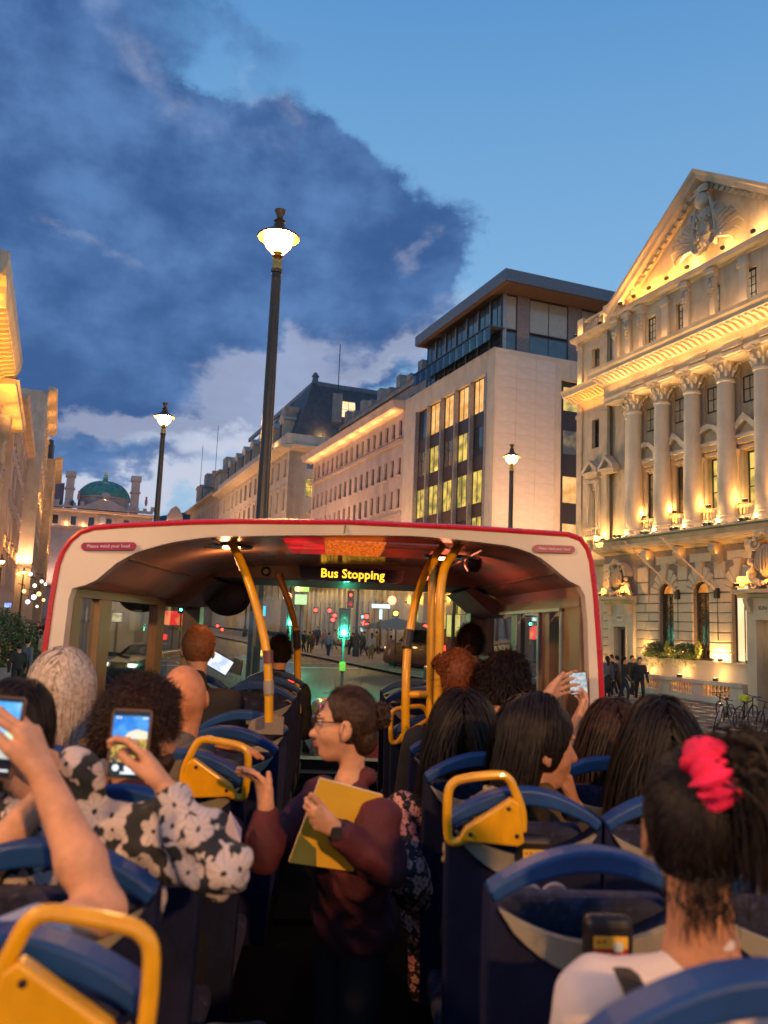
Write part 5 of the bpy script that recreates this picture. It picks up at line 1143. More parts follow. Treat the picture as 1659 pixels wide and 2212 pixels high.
def skin(name, c):
    m = mat(name, c, .55, var=.16, vscale=22, bump=.25, bscale=150, spec=.35); b = [n for n in m.node_tree.nodes if n.type == 'BSDF_PRINCIPLED'][0]
    b.inputs['Subsurface Weight'].default_value = .12; b.inputs['Subsurface Radius'].default_value = (.012, .005, .003); b.inputs['Subsurface Scale'].default_value = 1.; return m
SK1 = skin('skin_light', (.54, .27, .155)); SK2 = skin('skin_tan', (.44, .20, .105)); SK3 = skin('skin_brown', (.24, .12, .07))
def hairmat(name, c, c2):
    if name in MATS: return MATS[name]
    m = bpy.data.materials.new(name); m.use_nodes = True; N = NT(m.node_tree); b = N.n('ShaderNodeBsdfPrincipled')
    N.t.links.new(b.outputs[0], N.n('ShaderNodeOutputMaterial').inputs[0]); tcn = N.n('ShaderNodeTexCoord').outputs['Object']
    N.put(b, 'Base Color', N.mixc(N.sm(N.noise(tcn, 60, 3, .6), .35, .65), c, c2)); b.inputs['Roughness'].default_value = .58; b.inputs['Specular IOR Level'].default_value = .22
    b.inputs['Anisotropic'].default_value = .5; MATS[name] = m; return m
HDK = hairmat('hair_black', (.006, .004, .003), (.016, .009, .007)); HBR = hairmat('hair_brown', (.022, .010, .006), (.05, .024, .013)); HRED = hairmat('hair_auburn', (.10, .025, .008), (.20, .055, .014))
HBL = hairmat('hair_silver', (.40, .31, .24), (.60, .50, .42)); HCU = hairmat('hair_dark_curly', (.010, .005, .004), (.040, .017, .011))
SKC, SKR = V3(0, -.012, .025), V3(.078, .098, .105)
def head_prims(H, Mh, s=1.):
    T = lambda p: H+Mh@(V3(*p)*s); ML_ = [list(r) for r in Mh]           # rows for the inverse rotation
    e = lambda c, r, k=None: Eq(T(c), tuple(x*s for x in r), ML_, k)
    return [e((0, -.012, .025), (.074, .094, .101)), e((0, .03, -.035), (.060, .060, .075), .03), e((0, .055, -.088), (.030, .028, .026), .03), e((0, .065, -.03), (.045, .035, .05), .02),
            Cq(T((0, .088, .018)), T((0, .112, -.026)), .0085*s, .0135*s, .012), Eq(T((.012, .1, -.03)), (.009*s,)*3, None, .008), Eq(T((-.012, .1, -.03)), (.009*s,)*3, None, .008),
            e((0, .086, .036), (.05, .014, .012), .014), e((.03, .088, .014), (.017, .014, .013), -.012), e((-.03, .088, .014), (.017, .014, .013), -.012),
            e((0, .092, -.052), (.024, .012, .006), .006), e((0, .090, -.062), (.021, .012, .007), .006), e((.045, .05, -.02), (.02, .03, .03), .02), e((-.045, .05, -.02), (.02, .03, .03), .02)]+\
           [q for sx in (1, -1) for q in (e((sx*.081, -.010, -.006), (.011, .022, .034), .006), e((sx*.091, -.004, -.002), (.008, .011, .019), -.004), e((sx*.078, -.002, -.036), (.008, .009, .011), .006))]
def strands(name, H, Mh, s, m, n=2200, mode='down', length=.3, off=.012, wid=.0022, part=0., seg=9, tie=None, jit=.25, parent=None, low=-.55, spread=.0, face=.3, seed=1, curl=0., backw=0., zf=.55, earcut=0):
    r_ = np.random.default_rng(seed); D = r_.normal(size=(n*3, 3)); D /= np.linalg.norm(D, axis=1)[:, None]
    ok = (D[:, 2] > low) & ~((D[:, 1] > face) & (D[:, 2] < zf)) & ~((D[:, 1] > -.12) & (D[:, 2] < -.12)) & ~((earcut > 0) & (np.abs(D[:, 0]) > .72) & (D[:, 2] < .18) & (D[:, 1] > -.45)); D = D[ok][:n]; n = len(D)
    o = off*(.35+.75*r_.random((n, 1))); Rr = (SKR+o)*s; p = D*Rr; L = length*s*(.75+.4*r_.random(n)); step = (L/seg)[:, None]
    if mode == 'down':
        v = np.stack([np.sign(D[:, 0]-part)*(.6+0*D[:, 0]), -.25*np.ones(n), -.3*np.ones(n)], 1)+.6*D*[1, .8, 0]
    elif mode == 'tie': v = (V3(*tie)*s-SKC*s)[None]-p
    else: v = D*.5+r_.normal(size=(n, 3))*.3+V3(0, -.3, -.3)
    pts = [p.copy()]; nr = r_.normal(size=(n, 3))*jit
    G = V3(0, 0, -1.); Gl = Mh.T@G
    for i in range(seg):
        nn = p/Rr**2; nn /= np.linalg.norm(nn, axis=1)[:, None]
        if mode == 'down': tgt = Gl[None]*1.+np.stack([np.sign(D[:, 0]-part)*.25, -.05*np.ones(n), 0*D[:, 0]], 1)*(1 if i < seg*.4 else spread)+nr*.35+V3(0, -backw, 0)
        elif mode == 'tie': tgt = (V3(*tie)*s-SKC*s)[None]-p; tgt = tgt/(np.linalg.norm(tgt, axis=1)[:, None]+.01)*1.6+nr*.25
        else: tgt = nn*.35+Gl[None]*.55+v*.5+nr
        v = v*.55+tgt*.8; out_ = np.sum((p/Rr)**2, 1) > 1.05
        vt = v-nn*np.sum(v*nn, 1)[:, None]*np.where(out_, 0., 1. if mode != 'short' else .35)[:, None]
        vt /= np.linalg.norm(vt, axis=1)[:, None]+1e-9
        if curl: ph = i*1.9+nr[:, :1]*9; vt = vt+curl*np.concatenate([np.sin(ph), np.cos(ph), np.sin(ph+1)], 1)
        p = p+vt*step*(np.minimum(1, np.linalg.norm(((V3(*tie)*s-SKC*s)[None]-p), axis=1)/.05)[:, None] if mode == 'tie' else 1)
        q = np.sqrt(np.sum((p/Rr)**2, 1))[:, None]; p = np.where(q < 1, p/q, p); v = vt
        pts.append(p.copy())
    Pp = np.stack(pts, 1); tg = np.gradient(Pp, axis=1); nn = Pp/(Rr[:, None]**2); sd = np.cross(tg, nn); sd /= np.linalg.norm(sd, axis=2)[..., None]+1e-9
    wv = wid*s*np.linspace(1, .35, seg+1)[None, :, None]; A_ = Pp+sd*wv; B_ = Pp-sd*wv
    Vv = np.stack([A_, B_], 2).reshape(-1, 3)+SKC*s; Vv = Vv@Mh.T+H
    base = (np.arange(n)[:, None]*(seg+1)+np.arange(seg)[None])*2; F = np.stack([base, base+1, base+3, base+2], -1).reshape(-1, 4)
    return link(name, mesh_np(name, Vv, F, m), parent)
def hair_cap(H, Mh, s, m, parent, off=.006, back=0., wide=.0, ear=True, facec=(0, .105, -.02), facer=(.085, .075, .098), crown=0.):
    T = lambda p: H+Mh@(V3(*p)*s); ML_ = [list(r) for r in Mh]; r = SKR+off
    P_ = [Eq(T(SKC), tuple(r*s), ML_, .01)]
    if crown: P_.append(Eq(T((0, -.02, .06)), tuple(V3(.07+crown, .08+crown, .07+crown)*s), ML_, .03))
    P_.append(Eq(T(facec), tuple(V3(*facer)*s), ML_, -.012))
    if ear: P_ += [Eq(T((sx*.085, .015, -.02)), tuple(V3(.03, .04, .045)*s), ML_, -.01) for sx in (1, -1)]
    P_.append(Eq(T((0, .02, -.13)), tuple(V3(.12, .14, .07)*s), ML_, -.02))
    if back: G = V3(0, 0, -1); P_ += [Cq(T((x, -.055, -.02)), T((x, -.055, -.02))+G*back, .045+wide, .035+wide, .03) for x in (-.035, .035)]
    pv, f = sdf_mesh(P_, .007, .012, .0012, 90); return link('hair', mesh_np('hair', pv, f, m), parent)
def hand_prims(W, d, n, t, s=1., pose=((.3, .3, .2),)*4, thumb=(.5, .5, .6), wr=.024):
    """W wrist, d finger direction, n palm normal, t thumb side"""
    d, n, t = nrm(d), nrm(n), nrm(t); W = np.array(W, float); P_ = []
    offs = (.030, .010, -.010, -.029); ln = (.043, .048, .044, .035)
    for i, (o, l) in enumerate(zip(offs, ln)):
        kn = W+d*(.088-.006*abs(i-1))*s+t*o*s; P_.append(Cq(W+t*o*.55*s+d*.005*s, kn, .0175*s, .0125*s, .012))
        a = 0.; p = kn; l_ = l*s; r_ = (.0088 if i < 3 else .0076)*s
        for j in range(3):
            a += pose[i][j]; dr = d*math.cos(a)+n*math.sin(a); q = p+dr*l_*(1, .62, .5)[j]; P_.append(Cq(p, q, r_, r_*.92, .0022)); P_.append(Eq(q, (r_*1.04,)*3, None, .003)) if j < 2 else None; p = q; r_ *= .92
    b = W+t*.022*s+d*.018*s+n*.006*s; td = nrm(t*thumb[0]+d*thumb[1]+n*thumb[2]); q = b+td*.045*s; P_.append(Cq(b, q, .0165*s, .0125*s, .01))
    td2 = nrm(td+d*.35+n*.1); q2 = q+td2*.032*s; P_.append(Cq(q, q2, .0118*s, .0105*s, .004)); P_.append(Cq(q2, q2+nrm(td2+d*.3)*.024*s, .0102*s, .0085*s, .004)); return P_
def guide_head(H, Mh, s):
    P_ = head_prims(H, Mh, s); T = lambda p: H+Mh@(V3(*p)*s); ML_ = [list(r) for r in Mh]; e = lambda c, r, k=None: Eq(T(c), tuple(x*s for x in r), ML_, k)
    return P_+[Cq(T((0, .104, .0)), T((0, .117, -.029)), .006*s, .010*s, .008), e((0, .068, -.094), (.022, .022, .020), .02), e((0, .098, -.054), (.018, .011, .005), .005), e((0, .096, -.064), (.016, .011, .006), .005)]
def person(name, label, H, yaw=0, pitch=0, roll=0, byaw=0, s=1., shirt=None, hair=None, trous=None, sk=SK1, arms=None, standing=False, hip=None, fine=.009, sleeve=.6, width=1., torso=True, group=None, collar=False, neck=.1, floor=DECK, lump=.003, bodyhead=None, legs=True, waist=1.):
    """arms: {'L': (elbow, wrist, hand kwargs or None), 'R': ...} as world points. The body (head, neck, arms, hands) is one mesh; clothes and hair are its children"""
    H = np.array(H, float); Mh = rotm(yaw, pitch, roll); B_ = rotm(byaw); r_, f_, u_ = B_[:, 0], B_[:, 1], B_[:, 2]
    Nk = H-u_*.17*s-f_*.025*s if bodyhead is None else np.array(bodyhead, float); C_ = Nk-u_*.09*s; shw = .175*s*width
    hp = np.array(hip, float) if hip is not None else V3(C_[0], C_[1]-.02, (floor+.56 if not standing else floor+.86*s))
    nk = .82 if 'guide' in label else 1.
    P_ = (guide_head if nk < 1 else head_prims)(H, Mh, s)+[Cq(H+Mh@V3(0, -.03, -.06)*s, Nk-u_*.03*s, .050*s*nk, .054*s*nk, .03), Cq(Nk-u_*.03*s, C_-u_*.03*s, .06*s, .08*s, .03)]
    pv, f = sdf_mesh(P_, .0055 if fine < .012 else .009, .012); parts = [(pv, f)]; slv = []
    arms = arms or {}
    for sd, sg in (('L', -1), ('R', 1)):
        S_ = C_+r_*sg*shw-u_*.015*s
        if sd in arms: E_, W_, hk = arms[sd]; E_, W_ = np.array(E_, float), np.array(W_, float)
        else:
            E_ = S_-u_*.27*s+f_*.06*s+r_*sg*.035; W_ = E_+f_*.22*s-u_*.02-r_*sg*.08; hk = None
        Q = [Cq(S_, E_, .046*s, .038*s, .02), Cq(E_, E_+(W_-E_)*.35, .037*s, .041*s, .02), Cq(E_+(W_-E_)*.35, W_, .041*s, .0265*s, .02)]
        hk = hk or dict(d=W_-E_, n=-u_, t=-r_*sg, pose=((.5, .6, .3),)*4); Q += hand_prims(W_+nrm(W_-E_)*.005, hk.get('d', W_-E_), hk['n'], hk['t'], s*hk.get('s', 1.), hk.get('pose', ((.3, .3, .2),)*4), hk.get('thumb', (.5, .5, .6)))
        parts.append(sdf_mesh(Q, .0034 if fine < .0095 else .0045 if fine < .012 else .007, .008))
        SH = Cq(S_, S_+(E_-S_), .066*s, .060*s, .03); slv.append(SH)
        if sleeve > .5: slv += [Cq(E_, E_+(W_-E_)*.4, .060*s, .058*s, .02), Cq(E_+(W_-E_)*.4, E_+(W_-E_)*min(1, (sleeve-.5)*2), .058*s, .044*s, .02)]
        elif sleeve < .5: slv[-1] = Cq(S_, S_+(E_-S_)*sleeve*2, .062*s, .058*s, .03)
    off = 0; PV = []; FF = []
    for pv, f in parts: PV.append(pv); FF.append(f+off); off += len(pv)
    o = link(name, mesh_np('body', np.concatenate(PV), np.concatenate(FF), sk)); tag(o, label, 'person', group)
    if torso:
        mid = (C_+hp)/2
        T_ = slv+[Cq(Nk+u_*.03-f_*.012, Nk-u_*.03, .057*s, .066*s, .02)]*(0 if 'guide' in label or 'pink scrunchie' in label else 1)+[Cq(C_-r_*shw*.92, C_+r_*shw*.92, .064*s, .064*s, .03), Cq(Nk+u_*.005-f_*.01, C_, .05*s, .075*s, .03), Eq(C_-u_*.13*s, (.165*s*width, .105*s, .19*s), [list(q) for q in B_], .04), Eq(mid-u_*.04, (.145*s*width*waist, .11*s*waist, .2*s), [list(q) for q in B_], .05), Eq(hp, (.17*s*width, .135*s, .13*s), [list(q) for q in B_], .05), Cq(mid, hp, .12*s, .13*s, .04)]
        if collar: T_ += [Cq(Nk+r_*a*.052-f_*.035+u_*.012, Nk+r_*a*.035+f_*.055-u_*.07, .020, .016, .012) for a in (-1, 1)]+[Cq(Nk-r_*.045-f_*.045+u_*.015, Nk+r_*.045-f_*.045+u_*.015, .024, .024, .015)]
        pv, f = sdf_mesh(T_, fine, .02, lump, 30); link('shirt', mesh_np('shirt', pv, f, shirt), o)
    if legs:
        L_ = []
        for sg in (-1, 1):
            hj = hp+r_*sg*.085*s
            if standing: kn = hj-u_*.42*s+f_*.02; ft = kn-u_*.40*s-f_*.01
            else: kn = hj+f_*.40*s+u_*.02; ft = kn-u_*.40*s+f_*.03; ft[2] = max(ft[2], floor+.08)
            L_ += [Cq(hj, kn, .088*s, .066*s, .03), Cq(kn, ft, .062*s, .045*s, .02), Eq(ft+f_*.06-u_*.035, (.045, .12, .04), [list(q) for q in B_], .02)]
        pv, f = sdf_mesh(L_, .018, .03); link('trousers', mesh_np('trousers', pv, f, trous or mat('dark_trousers', (.007, .007, .010), .85)), o)
    if hair: hair(o, H, Mh, s)
    o['H'] = 1; del o['H']; return o, H, Mh, dict(C=C_, N=Nk, hip=hp, r=r_, f=f_)
def h_long(m, L=.32, back=.22, wide=.01, part=.0, seed=1, n=2600, spread=.02, off=.016):
    def g(o, H, Mh, s): hair_cap(H, Mh, s, m, o, .009, back, wide, ear=False); strands('hair_strands', H, Mh, s, m, n, 'down', L, off, .0024, part, 11, parent=o, seed=seed, spread=spread, jit=.22)['kind'] = 'stuff'
    return g
def h_short(m, L=.045, n=2600, off=.01, seed=1, crown=0., curl=0., low=-.45, wid=.0016, jit=.5):
    def g(o, H, Mh, s): hair_cap(H, Mh, s, m, o, .006+off*.3, crown=crown); strands('hair_strands', H, Mh, s, m, n, 'short', L, off, wid, 0, 6, parent=o, seed=seed, jit=jit, curl=curl, low=low, face=.42)['kind'] = 'stuff'
    return g
def h_bun(m, tie=(0, -.11, .05), br=.04, seed=1, n=1800, messy=.3, loose=300, tail=0.):
    def g(o, H, Mh, s):
        hair_cap(H, Mh, s, m, o, .006, facec=(0, .085, -.012) if m is HBR else (0, .105, -.02), facer=(.088, .088, .108) if m is HBR else (.085, .075, .098)); strands('hair_strands', H, Mh, s, m, n, 'tie', .20, .010, .0018, 0, 10, tie=tie, parent=o, seed=seed, jit=.12, earcut=1, face=.22, zf=.78)['kind'] = 'stuff'
        T = H+Mh@(V3(*tie)*s); mb = MB(); r2 = np.random.default_rng(seed)
        for i in range(int(60+messy*200)):
            a = nrm(r2.normal(size=3)); b = nrm(np.cross(a, r2.normal(size=3))); rr = br*s*(.7+.45*r2.random()); a0 = r2.random()*6
            mb.tube([T+(a*math.cos(a0+t)+b*math.sin(a0+t))*rr*(1+.12*math.sin(3*t)) for t in np.linspace(0, 3.2, 8)], .003, 4)
        mb.ball(tuple(T), br*s*.85); b_ = mb.obj('hair_bun', m, o, smooth=True, fix=False); b_['kind'] = 'stuff'
        if loose: strands('loose_strands', H, Mh, s, m, loose, 'short', .05, .015, .0012, 0, 8, parent=o, seed=seed+9, jit=.6)['kind'] = 'stuff'
    return g
def cloth(name, c, **k): return mat(name, c, .88, bump=.25, bscale=170, **k)
def floral(name, bgc, c1, c2, scale, rad=.36, petals=5, seedv=0.):
    if name in MATS: return MATS[name]
    m = bpy.data.materials.new(name); m.use_nodes = True; N = NT(m.node_tree); b = N.n('ShaderNodeBsdfPrincipled'); b.inputs['Roughness'].default_value = .85
    N.t.links.new(b.outputs[0], N.n('ShaderNodeOutputMaterial').inputs[0]); tcn = N.n('ShaderNodeTexCoord').outputs['Object']; mp = N.n('ShaderNodeMapping'); N.put(mp, '0', tcn)
    mp.inputs['Rotation'].default_value = (R(90), 0, R(12)); mp.inputs['Scale'].default_value = (scale,)*3; mp.inputs['Location'].default_value = (seedv,)*3
    wv = N.n('ShaderNodeVectorMath', operation='ADD'); N.put(wv, '0', mp.outputs[0]); sc2 = N.n('ShaderNodeVectorMath', operation='SCALE'); N.put(sc2, '0', N.noise(mp.outputs[0], 1.3, 2, out='Color')); sc2.inputs['Scale'].default_value = .35; N.put(wv, '1', sc2.outputs[0])
    vo = N.n('ShaderNodeTexVoronoi', voronoi_dimensions='2D', feature='F1'); N.put(vo, 'Vector', wv.outputs[0]); vo.inputs['Scale'].default_value = 1.; vo.inputs['Randomness'].default_value = .75
    sb = N.n('ShaderNodeVectorMath', operation='SUBTRACT'); N.put(sb, '0', wv.outputs[0]); N.put(sb, '1', vo.outputs['Position']); s2 = N.n('ShaderNodeSeparateXYZ'); N.put(s2, '0', sb.outputs[0])
    cs = N.n('ShaderNodeSeparateColor'); N.put(cs, '0', vo.outputs['Color'])
    ang = N.m('ARCTAN2', s2.outputs[1], s2.outputs[0]); dist = vo.outputs['Distance']
    pr = N.m('MULTIPLY', N.m('ADD', .78, N.m('MULTIPLY', N.m('ABSOLUTE', N.m('SINE', N.m('ADD', N.m('MULTIPLY', ang, N.m('ADD', 2., N.m('MULTIPLY', N.m('FLOOR', N.m('MULTIPLY', cs.outputs[1], 2.99)), .5))), N.m('MULTIPLY', cs.outputs[0], 6.)))), .42)), N.m('ADD', rad*.85, N.m('MULTIPLY', cs.outputs[1], rad*.5)))
    fl = N.m('SUBTRACT', 1., N.sm(N.m('DIVIDE', dist, pr), .93, 1.0)); eye = N.m('SUBTRACT', 1., N.sm(dist, .06, .075)); vein = N.m('MULTIPLY', N.m('GREATER_THAN', N.m('ABSOLUTE', N.m('SINE', N.m('MULTIPLY', ang, petals))), .96), .5)
    n2 = N.sm(N.noise(wv.outputs[0], 2.6, 1), .60, .62)                                      # leaves between the flowers
    msk = N.m('MAXIMUM', N.m('MULTIPLY', fl, N.m('SUBTRACT', 1., N.m('MAXIMUM', eye, N.m('MULTIPLY', vein, .6)))), N.m('MULTIPLY', n2, N.m('SUBTRACT', 1., N.sm(N.m('DIVIDE', dist, pr), 1.25, 1.1) if 0 else N.m('LESS_THAN', dist, .42))))
    N.put(b, 'Base Color', N.mixc(msk, bgc, N.mixc(cs.outputs[2], c1, c2))); bp = N.n('ShaderNodeBump'); bp.inputs['Strength'].default_value = .2; N.put(bp, 'Height', N.noise(tcn, 40, 3)); N.t.links.new(bp.outputs[0], b.inputs['Normal'])
    MATS[name] = m; return m
FLO1 = floral('black_white_floral', (.012, .014, .018), (.50, .42, .40), (.42, .36, .36), 13.5, .40); FLO2 = floral('pink_black_floral', (.012, .010, .012), (.60, .28, .23), (.48, .18, .17), 24, .34, 5)
DK1 = cloth('dark_jacket', (.014, .013, .016)); MAROON = cloth('maroon_shirt', (.055, .012, .022)); WHITE = mat('white_tshirt', (.58, .50, .48), .85, var=.06, vscale=6, bump=.15, bscale=120)
PLAID = mat('brown_check', (.10, .055, .02), .9, var=.2, vscale=5, col2=(.03, .015, .01), c2scale=9); REDP = mat('red_print', (.34, .012, .03), .85, var=.5, vscale=40, col2=(.5, .2, .18), c2scale=60)
# ---------------------------------------------------------------- passengers, back to front
# A: nearest left, arms raised with a phone (head just outside the picture)
EA, WA = at(222, 1968, 1.50), at(92, 1672, 1.62)
A_, *_ = person('person', 'passenger in a white shirt at the left edge, bare forearm raised to hold a phone', (-.80, 1.36, 3.86), 10, 0, 0, 5, s=1.04, shirt=WHITE, hair=h_short(HDK, seed=3), sk=SK1, fine=.009, sleeve=.30, width=1.,
    arms={'R': (EA, WA, dict(d=at(52, 1560, 1.66)-WA, n=-_r*.9-_f*.2, t=_u*.1-_f*1., s=1.04, pose=((.75, .7, .5), (.65, .7, .5), (.6, .7, .5), (.5, .7, .5)), thumb=(.2, .9, .5))),
          'L': (at(-120, 1960, 1.7), at(104, 1712, 1.82), dict(d=at(96, 1570, 1.80)-at(104, 1712, 1.82), n=-_r, t=-_f*.6+_u*.1, s=.95, pose=((.7, .8, .5), (.8, .8, .5), (.9, .8, .5), (1., .8, .5))))})
# B: floral dress
WB = at(366, 1716, 1.80)
B_p, *_ = person('person', 'passenger in a black and white flower-print dress photographing with the upright phone', at(22, 1592, 2.0), 20, 0, 8, -12, shirt=FLO1, hair=h_long(HDK, .13, .05, seed=5), sk=SK1, sleeve=.93, width=1.36, fine=.0085, lump=.009, bodyhead=at(165, 1700, 1.88), hip=V3(-.52, 1.80, 3.02), trous=FLO1,
    arms={'R': (at(476, 1872, 1.72), WB, dict(d=at(318, 1632, 1.84)-WB, n=-_r*.9+_f*.15, t=_u*.5-_r*.2-_f*.5, s=.98, pose=((.5, .9, .6), (.6, .9, .7), (.7, .9, .7), (.8, .9, .7)), thumb=(.35, .7, .8))),
          'L': (at(40, 1900, 1.9), at(150, 1740, 2.1), dict(d=at(215, 1680, 2.1)-at(150, 1740, 2.1), n=-_f, t=_u, pose=((.5, .7, .4),)*4))})
P_ = [Cq(V3(-.50, 1.78, 3.02), V3(-.36, 1.95, 2.98), .13, .11), Cq(V3(-.36, 1.93, 3.18), V3(-.29, 1.97, 3.0), .06, .07), Cq(V3(-.29, 1.97, 3.02), V3(-.275, 1.98, 2.62), .075, .10)]
pv, f = sdf_mesh(P_, .012, .04, .006, 24); link('skirt', mesh_np('skirt', pv, f, FLO1), B_p)
MB().tube([WB+nrm(at(318, 1632, 1.84)-WB)*-.004+(_r*math.cos(a)+nrm(np.cross(_r, at(318, 1632, 1.84)-WB))*math.sin(a))*.031 for a in np.linspace(0, 2*PI, 20)], .0035, 6, closed=True, cap=False).obj('bracelet', mat('silver', (.5, .48, .5), .2, 1.), B_p)
# C: dark curly hair
person('person', 'bearded passenger with dark curly hair and a dark purple shirt behind the upright phone', at(306, 1588, 2.52), -34, 0, 0, -6, s=1.12, shirt=MAROON, hair=h_short(HCU, .035, 9000, .030, 7, .022, 1.3, -.5, .0011), sk=SK2, fine=.010, sleeve=.45, width=1.1,
    arms={'L': (at(150, 1760, 2.6), at(225, 1672, 2.5), None), 'R': (at(492, 1800, 2.75), at(500, 1750, 3.1), None)}, hip=V3(-.60, 2.50, 3.05))
bd = sdf_mesh([Eq(at(306, 1588, 2.52)+rotm(-34)@V3(.03, .045, -.08), (.05, .05, .045), None)], .008, .01, .002, 90); link('beard', mesh_np('beard', *bd, HCU), [o for o in sc.objects if o.get('label', '').startswith('bearded')][0])
# D: silver bob, red print top
def h_bob(m, seed):
    def g(o, H, Mh, s):
        hair_cap(H, Mh, s, m, o, .022, 0, .012, ear=False, crown=.010); strands('hair_strands', H, Mh, s, m, 3600, 'down', .15, .034, .0034, .01, 10, parent=o, seed=seed, jit=.14, spread=-.35)['kind'] = 'stuff'
    return g
person('person', 'passenger with short silver-blonde hair and a red patterned top by the left side', at(133, 1500, 3.05), 6, 0, 0, 0, shirt=REDP, s=1.06, hair=h_bob(HBL, 11), fine=.011, sleeve=.9)
# E: bald, grey top, resting a hand on the seat ahead
WE = at(448, 1606, 2.95)
person('person', 'bald passenger in a grey top resting one hand on the seat rail ahead', at(396, 1512, 3.25), 32, 6, -8, 0, s=1.08, shirt=cloth('grey_top', (.10, .085, .07)), hair=None, sk=skin('skin_ruddy', (.56, .22, .10)), fine=.011, sleeve=.9,
    arms={'R': (at(400, 1668, 2.85), WE, dict(d=V3(1, .25, -.12), n=V3(0, 0, -1), t=V3(0, 1, 0), pose=((.15, .25, .2),)*4, thumb=(.5, .5, .2)))})
# F: cropped orange-lit hair near the front, dark jacket, lit tablet
person('person', 'passenger with cropped reddish hair in a dark jacket near the windscreen, holding a lit tablet', at(428, 1404, 4.45), 10, 0, 0, 0, shirt=DK1, hair=h_short(hairmat('hair_cropped', (.16, .06, .02), (.22, .085, .03)), .014, 2200, .005, 13), sk=SK1, fine=.014, sleeve=1., width=1.15)
t_ = thing('tablet', 'lit tablet held up near the front left window', 'tablet', loc=at(474, 1432, 4.8).tolist()); t_.rotation_euler = (R(10), R(28), R(15))
bevel(MB().box(-.075, .075, 0, .008, -.05, .05).obj('case', BLKP, t_), .004); MB().box(-.068, .068, -.0012, .0, -.043, .043).obj('screen', emis('tablet_screen', (.85, .9, 1.), 1.2, (.5, .6, .8), 20), t_)
person('person', 'dark-haired passenger seen from behind at the windscreen, between the left poles', at(604, 1412, 6.05), 0, 0, 0, 0, shirt=DK1, hair=h_short(HDK, .035, 1400, .016, 15, jit=.22), fine=.016, sleeve=1., floor=DECK+.1)
# right side
person('person', 'passenger with dark hair in the front rows on the right, in black', at(1016, 1394, 5.4), -15, 0, 0, 0, shirt=DK1, hair=h_short(HDK, .035, 1600, .018, 17, jit=.22), fine=.016, sleeve=1., width=1.1)
person('person', 'passenger with messy auburn hair pinned in a loose bun beside the right poles', at(990, 1470, 4.0), -15, 0, 0, 0, s=1.1, shirt=DK1, hair=h_bun(HRED, (-.055, -.07, .07), .045, 19, 2600, .5, 500), fine=.012, sleeve=1.)
WG1, WG2 = at(1178, 1512, 3.75), at(1240, 1574, 3.7)
GM, GH, GMh, _ = person('person', 'passenger with dark hair and glasses raising a small phone with both hands on the right', at(1098, 1486, 3.85), -50, 0, 0, -20, s=1.15, shirt=cloth('grey_check', (.11, .10, .10)), hair=h_short(HDK, .035, 3200, .020, 21, .01, jit=.22, wid=.0024), sk=SK1, fine=.012, sleeve=.75,
    arms={'L': (at(1120, 1630, 3.75), WG1, dict(d=at(1214, 1476, 3.85)-WG1, n=_r, t=_u, pose=((.25, .35, .3), (.45, .5, .3), (.6, .5, .3), (.7, .5, .3)), thumb=(.5, .8, .2))),
          'R': (at(1212, 1690, 3.6), WG2, dict(d=at(1270, 1508, 3.75)-WG2, n=-_r, t=-_f, pose=((.2, .3, .2), (.3, .3, .2), (.35, .3, .3), (.4, .4, .3)), thumb=(.3, 1, .2)))})
def glasses(o, H, Mh, s=1., m=None, r=.023, cz=.014, w_=.0016):
    T = lambda p: tuple(H+Mh@(V3(*p)*s)); g = link('glasses', None, o); m = m or mat('gilt_rim', (.12, .07, .03), .3, .8)
    for sx in (1, -1):
        MB().tube([T((sx*.032+r*math.cos(a), .112-.004*abs(math.cos(a)), cz+r*.85*math.sin(a))) for a in np.linspace(0, 2*PI, 20)[:-1]], w_, 6, closed=True, cap=False).obj('rim', m, g)
        MB().tube([T((sx*.055, .110, cz+.006)), T((sx*.072, .085, cz+.008)), T((sx*.080, .0, cz+.006)), T((sx*.082, -.01, cz-.008))], w_, 6).obj('temple', m, g)
    MB().tube([T((-.009, .112, cz+.004)), T((0, .116, cz+.007)), T((.009, .112, cz+.004))], .0016, 6).obj('bridge', m, g)
glasses(GM, GH, GMh, 1., BLKP)
person('person', 'passenger in a pink flower-print dress with long dark hair on the right aisle', at(1000, 1588, 3.30), -8, 0, 0, 0, s=1.12, shirt=FLO2, hair=h_long(HDK, .32, .20, .03, seed=23, n=4200, off=.04), fine=.010, sleeve=.95, width=1.2, lump=.008, trous=FLO2,
    arms={'L': (at(884, 1900, 2.9), at(912, 1960, 3.15), None)})
FCH = at(1238, 1742, 2.72)
FW, FH, FM, _ = person('person', 'passenger in profile with chin-length dark hair, hand at her chin, brown checked shirt', at(1162, 1612, 2.68), -79, -4, 0, -12, s=1.12, shirt=PLAID, hair=None, sk=SK2, fine=.010, sleeve=.85,
    arms={'R': (at(1300, 1850, 2.75), FCH, dict(d=V3(-.25, .05, 1.), n=V3(-1, .1, 0), t=V3(0, -1, .2), s=.95, pose=((1.0, 1.1, .8), (1.1, 1.1, .8), (1.2, 1.1, .8), (1.3, 1.1, .8)), thumb=(.4, .9, .4)))})
hair_cap(FH, FM, 1.12, HDK, FW, .018, 0, 0, ear=False, facec=(0, .10, -.045), facer=(.11, .078, .105)); strands('hair_strands', FH, FM, 1.12, HDK, 4600, 'down', .165, .026, .0024, .02, 11, parent=FW, seed=27, jit=.10, spread=-.3, face=-.12, backw=.22, zf=.93)['kind'] = 'stuff'
pv, f = sdf_mesh([Cq(FH+FM@V3(x, -.045, .0), FH+FM@V3(x, -.05, -.10), .06, .045) for x in (-.04, .04)], .009, .03); link('hair', mesh_np('hair', pv, f, HDK), FW)
